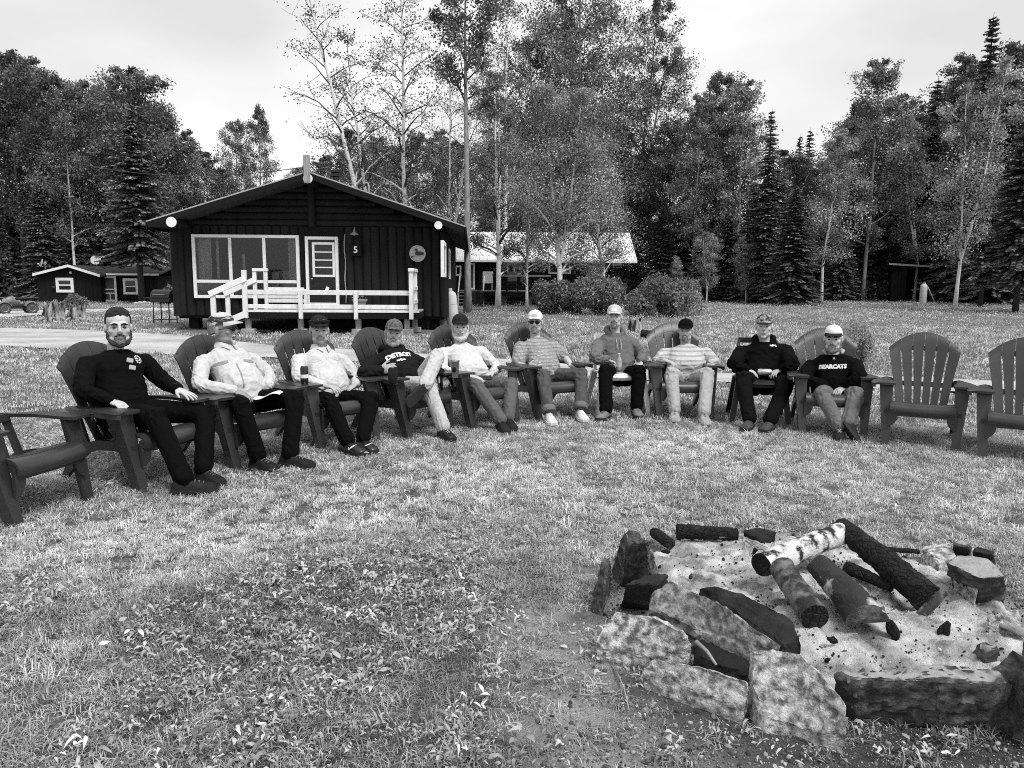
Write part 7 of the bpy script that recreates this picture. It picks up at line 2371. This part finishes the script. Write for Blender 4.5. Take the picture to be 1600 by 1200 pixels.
stick('thin bent twig on the far rim beside the ash', [(1100, 818, .03), (1125, 840, .05), (1160, 838, .05), (1200, 856, .08)], .004, CHAR_PALE)
stick('thin forked twig curving over the ash', [(1165, 845, .06), (1185, 858, .09), (1205, 862, .07), (1215, 835, .05)], .004, CHAR_PALE)
stick('dry bent stalk lying on the soil before the ring', [(950, 1070, .02), (908, 1064, .02), (906, 1086, .02), (930, 1086, .02)], .004, CHAR_PALE)
stick('thin dry stalk lying across the bare soil', [(955, 1030, .01), (975, 1075, .015), (983, 1110, .01)], .003, CHAR_PALE)
stick('straight dry stalk in the weeds', [(884, 1048, .02), (860, 1060, .02), (830, 1062, .02)], .004, CHAR_PALE)

_r = np.random.default_rng(31)
_chm = []
for s in range(4):
    q = MB(); q.ell((0, 0, 0), (.05, .03, .024), n=10, m=7); mm = q.mesh('charcoal')
    for v in mm.vertices: v.co *= 1 + .6 * noise.noise(v.co * 28 + Vector((s * 5, 0, 0)))
    mm.materials.append(CHAR); _chm.append(mm)
for i, (x, y, lab) in enumerate([(1236, 992, 'beside the short dark log'), (1300, 1000, 'before the thick split log'), (1395, 985, 'past the split log end'), (1180, 860, 'under the white birch log end'),
                                 (1475, 985, 'beside the curved bark'), (1360, 940, 'between the split log and the charred log'), (1040, 862, 'beside the tall upright stone'),]):
    o = bpy.data.objects.new('charcoal_lump', _chm[i % 4]); COL.objects.link(o)
    o.location = G(x, y, .06)
    o.rotation_euler = tuple(_r.uniform(0, 6, 3)); k_ = _r.uniform(.35, .8); o.scale = (k_, k_, k_)
    tag(o, 'black charcoal lump in the ash ' + lab, 'charcoal', 'charcoal lumps in the ash')
# ------------------------------------------------------------------ things held, set down and standing about the yard
def can(p, h, r, mat, label, name='drink_can', rot=None, band=None):
    o = empty(name, p)
    if rot is not None: o.rotation_euler = rot
    MB().lathe([(r * .8, 0), (r, .012), (r, h - .014), (r * .82, h - .003), (r * .80, h), (r * .74, h - .004), (.002, h - .004)], n=18).build('can_body', mat, o, auto=35)
    MB().box((0, 0, h - .0015), (.016, .026, .003)).build('pull_tab', BULB, o)
    if band is not None:
        MB().lathe([(r + .0008, h * .35), (r + .0008, h * .55)], n=18).build('label_band', band, o)
    tag(o, label, 'drink')
ALU = gm('brushed aluminium', .55, .3, .1, 20, metal=.9)
can(G(476, 600, .536), .15, .033, gm('dark printed can', .015, .3, .2, 9, spec=.5, v2=.3, cut=(.62, .66)), 'tall dark can standing on the chair arm of the man in white shirt', band=PRINT)
can(G(614, 599, .536), .135, .040, gm('dark foam sleeve', .012, .9, .2, 30, .3, 80), 'can in a dark foam sleeve held on the chair arm in front of DETROIT lettering')
_a = D(1184, 581, 7.42); 
can(_a, .13, .032, ALU, 'silver can held lengthwise between the hands of the man in black', rot=(0, R(90), R(-8)))
def bottle(p, h, r, mat, label, rot):
    o = empty('drink_bottle', p); o.rotation_euler = rot
    MB().lathe([(r * .9, 0), (r, .006), (r, h * .55), (r * .9, h * .63), (r * .42, h * .8), (r * .38, h * .96)], n=16).build('bottle_body', mat, o, auto=45)
    MB().lathe([(r * .45, h * .955), (r * .45, h), (.002, h)], n=12).build('bottle_cap', PRINT, o)
    MB().lathe([(r + .0008, h * .18), (r + .0008, h * .45)], n=16).build('bottle_label', PRINT_G, o)
    tag(o, label, 'drink')
BOT = gm('pale bottle plastic', .32, .15, .1, 9, spec=.6)
_J = PEOPLE['m7']; _w = _J['o'] + rotz(_J['th']) @ (_J['J']['fil'])
bottle(D(967, 577, _w[1] - .02), .17, .029, BOT, 'clear bottle upright in the hand of the man in grey hoodie', (0, 0, 0))
_J = PEOPLE['m6']; _w = _J['o'] + rotz(_J['th']) @ (_J['J']['fil'])
bottle(D(832, 580, _w[1] - .01), .18, .03, BOT, 'pale bottle tilted in the hand of the man in white cap', (R(-10), R(22), 0))
def beer_glass(p):
    o = empty('beer_glass', p)
    MB().lathe([(.028, 0), (.036, .13), (.040, .15)], n=18).build('beer', gm('pale beer', .55, .3, .08, 9), o, auto=45)
    MB().lathe([(.030, -.001), (.038, .13), (.042, .155), (.040, .155), (.036, .13)], n=18).build('glass', GLASS, o, auto=45)
    MB().ell((-.005, -.033, .075), (.020, .009, .026), n=12, m=8).build('emblem', BLACK_TIMBER, o, smooth=True)
    tag(o, 'beer glass with a dark round emblem on the chair arm', 'glass')
beer_glass(G(711, 590, .536))
_p = G(170, 632, .541)
tag(MB().box((0, 0, .004), (.075, .15, .008), rotz(CH['m1'][1]), bev=.003).build('phone', LENS), 'flat black phone lying on the chair arm by the bareheaded man', 'phone').location = _p
_q = PEOPLE['m2']; _w = _q['o'] + rotz(_q['th']) @ ((_q['J']['fil'] + _q['J']['fir']) / 2)
_c = D(421, 618, _w[1] + .0)
rows = [[_c + np.array([x, y * .8 - .02, .012 + .025 * math.sin(x * 22) - .05 * y * y * 10]) for x in np.linspace(-.10, .11, 9)] for y in np.linspace(-.10, .10, 6)]
tag(thick('paper_sheet', rows, .002, WHITE, None), 'white paper sheet in the lap of the man in tan shirt', 'paper')
_q = PEOPLE['m5']; _w = _q['o'] + rotz(_q['th']) @ ((_q['J']['fil'] + _q['J']['fir']) / 2)
tag(MB().box((0, 0, 0), (.14, .075, .009), rotx(.4), bev=.003).build('phone', LENS), 'dark phone held in both hands of the white bearded man', 'phone').location = D(757, 590, _w[1] - .02)

def stump(p, r, h, label, seed, roots=6, name='tree_stump'):
    o = empty(name, p)
    n, k = 40, 12
    rings = []
    for j in range(k):
        t = j / (k - 1)
        ring = []
        for i in range(n):
            a = 6.283 * i / n
            rt = .55 * (1 - t) ** 3 * max(0, math.sin(a * roots / 2 + seed)) ** 2
            q = r * (1 - .18 * t + rt + .20 * nz3((math.cos(a), math.sin(a), t * 1.2), 2.2, seed) + .07 * nz3((math.cos(a), math.sin(a), t), 9, seed))
            z = h * t * (1 + (.38 * nz3((math.cos(a), math.sin(a), 0), 2.4, seed + 4) if j == k - 1 else .2 * nz3((math.cos(a), math.sin(a), 0), 2.4, seed + 4) * t)) - .05 * (1 - t)
            ring.append((q * math.cos(a), q * math.sin(a), z))
        rings.append(ring)
    inner = [[(x * .62, y * .62, h * .35) for x, y, z in rings[-1]]]
    m = MB(); m.loft(rings + inner, cap=True)
    m.build('stump_wood', gm('weathered stump wood', .025, .9, .3, 9, 1.0, 25, .1, v2=.38, cut=(.44, .60), stretch=(1, 1, .22), detail=9), o, auto=70)
    for i in range(roots):
        a = 6.283 * i / roots + .4
        MB().tube([(r * .7 * math.cos(a), r * .7 * math.sin(a), h * .22), (r * 1.4 * math.cos(a + .1), r * 1.4 * math.sin(a + .1), h * .08), (r * 1.9 * math.cos(a + .2), r * 1.9 * math.sin(a + .2), -.02)], [r * .2, r * .14, r * .05], 7).build('root', PALE_WOOD, o, smooth=True)
    tag(o, label, 'stump')
stump(G(86, 501), .36, .66, 'old jagged pale stump with spreading roots beside the gravel road', 2, 7)
stump(G(112, 502) + (0, .4, 0), .30, .55, 'darker broken stump half joined to the pale jagged one', 5, 5)
stump(G(992, 520), .20, .36, 'small sawn stump in the lawn behind the man in grey hoodie', 8, 4)
_lg = log('short dark log lying in the lawn beside the small sawn stump', (1002, 522), (1024, 524), .12, .10, .11, .10, CHAR, 14, endm=CHAR_PALE, name='log')
_lg['group'] = ''; del _lg['group']
for i, x in enumerate((212, 219, 226, 233, 241, 249, 256, 263)):
    p = G(x, 475.5 - .3 * (i % 2))
    m = MB(); m.ell((0, 0, .06), (.16, .12, .10), n=10, m=6)
    o = m.build('edging_stone', GRANITE, smooth=True); o.location = p; o.rotation_euler = (0, 0, i); o.scale = (1 + .2 * (i % 3),) * 3
    tag(o, 'pale edging stone in a row before the small cabin wing', 'stone', 'edging stones before the small cabin')

def quad_bike():
    p = G(27, 490)
    o = empty('quad_bike', p, R(-46)); o.scale = (.92, .92, .92)      # local -y is the front
    tag(o, 'quad bike with chunky tyres parked on the gravel drive', 'quad bike')
    TY = gm('tyre rubber', .07, .85, .2, 30, .5, 60); RIM = gm('wheel rim', .45, .4, .1, 20, metal=.6); PLA = gm('grey green plastic body', .2, .4, .15, 6, spec=.5)
    for sx in (-1, 1):
        for y in (-.58, .58):
            w = empty('tmp'); bpy.data.objects.remove(w)
            c = (sx * .40, y, .27)
            rot = roty(R(90))
            ty = MB().lathe([(.15, -.10), (.23, -.11), (.265, -.07), (.27, 0), (.265, .07), (.23, .11), (.15, .10)], c, 22, rot).build('wheel', TY, o, auto=50)
            for k in range(14):
                a = 6.283 * k / 14
                MB().box((c[0], c[1] + .268 * math.cos(a), c[2] + .268 * math.sin(a)), (.18, .03, .03), rotx(a)).build('tread_block', TY, ty)
            MB().lathe([(.02, -.07), (.13, -.09), (.155, -.115), (.155, .115), (.13, .09), (.02, .07)], c, 18, rot).build('rim', RIM, ty, auto=50)
    MB().box((0, 0, .36), (.34, 1.0, .22), bev=.06).build('chassis', STEEL_BLACK, o)
    secs = [(-.80, .12, .45, .55), (-.66, .24, .42, .70), (-.40, .21, .45, .82), (-.18, .14, .5, .88), (0, .12, .5, .80), (.15, .15, .48, .76)]
    MB().loft([[(hw * math.cos(a) * (1 if math.sin(a) < 0 else .85), y, (z0 + z1) / 2 + (z1 - z0) / 2 * math.sin(a)) for a in np.arange(12) / 12 * 6.283] for y, hw, z0, z1 in secs]).build('body_cowl', PLA, o, auto=50)
    for y in (-.58, .58):
        for sx in (-1, 1):
            rows = [[(sx * (.24 + .32 * u), y + .31 * math.cos(a), .30 + .33 * math.sin(a) - .04 * u) for u in (0, .33, .66, 1)] for a in np.linspace(.35, 2.8, 8)]
            thick('fender', rows, .02, PLA, o)
    MB().box((0, .28, .74), (.30, .70, .13), bev=.05).build('seat', STEEL_BLACK, o)
    for y0, y1, z in ((-.85, -.45, .80), (.45, .95, .80)):
        rk = MB()
        for x in (-.3, -.1, .1, .3): rk.tube([(x, y0, z), (x, y1, z)], .012, 6)
        for y in (y0, (y0 + y1) / 2, y1): rk.tube([(-.32, y, z), (.32, y, z)], .014, 6)
        for x in (-.22, .22): rk.tube([(x, (y0 + y1) / 2, z), (x * .7, (y0 + y1) / 2, .5)], .014, 6)
        rk.build('cargo_rack', STEEL_BLACK, o)
    MB().tube([(-.38, -.12, 1.0), (-.15, -.22, .96), (0, -.24, .92), (.15, -.22, .96), (.38, -.12, 1.0)], .016, 8).tube([(0, -.3, .72), (0, -.22, .93)], .025, 8).build('handlebar', STEEL_BLACK, o, smooth=True)
    for sx in (-.15, .15):
        MB().ell((sx, -.70, .60), (.07, .04, .05), n=10, m=6).build('headlight', PRINT, o, smooth=True)
    MB().box((0, -.85, .48), (.5, .05, .18), bev=.02).build('front_bumper', STEEL_BLACK, o)
quad_bike()
make_grass()
bpy.context.view_layer.update()
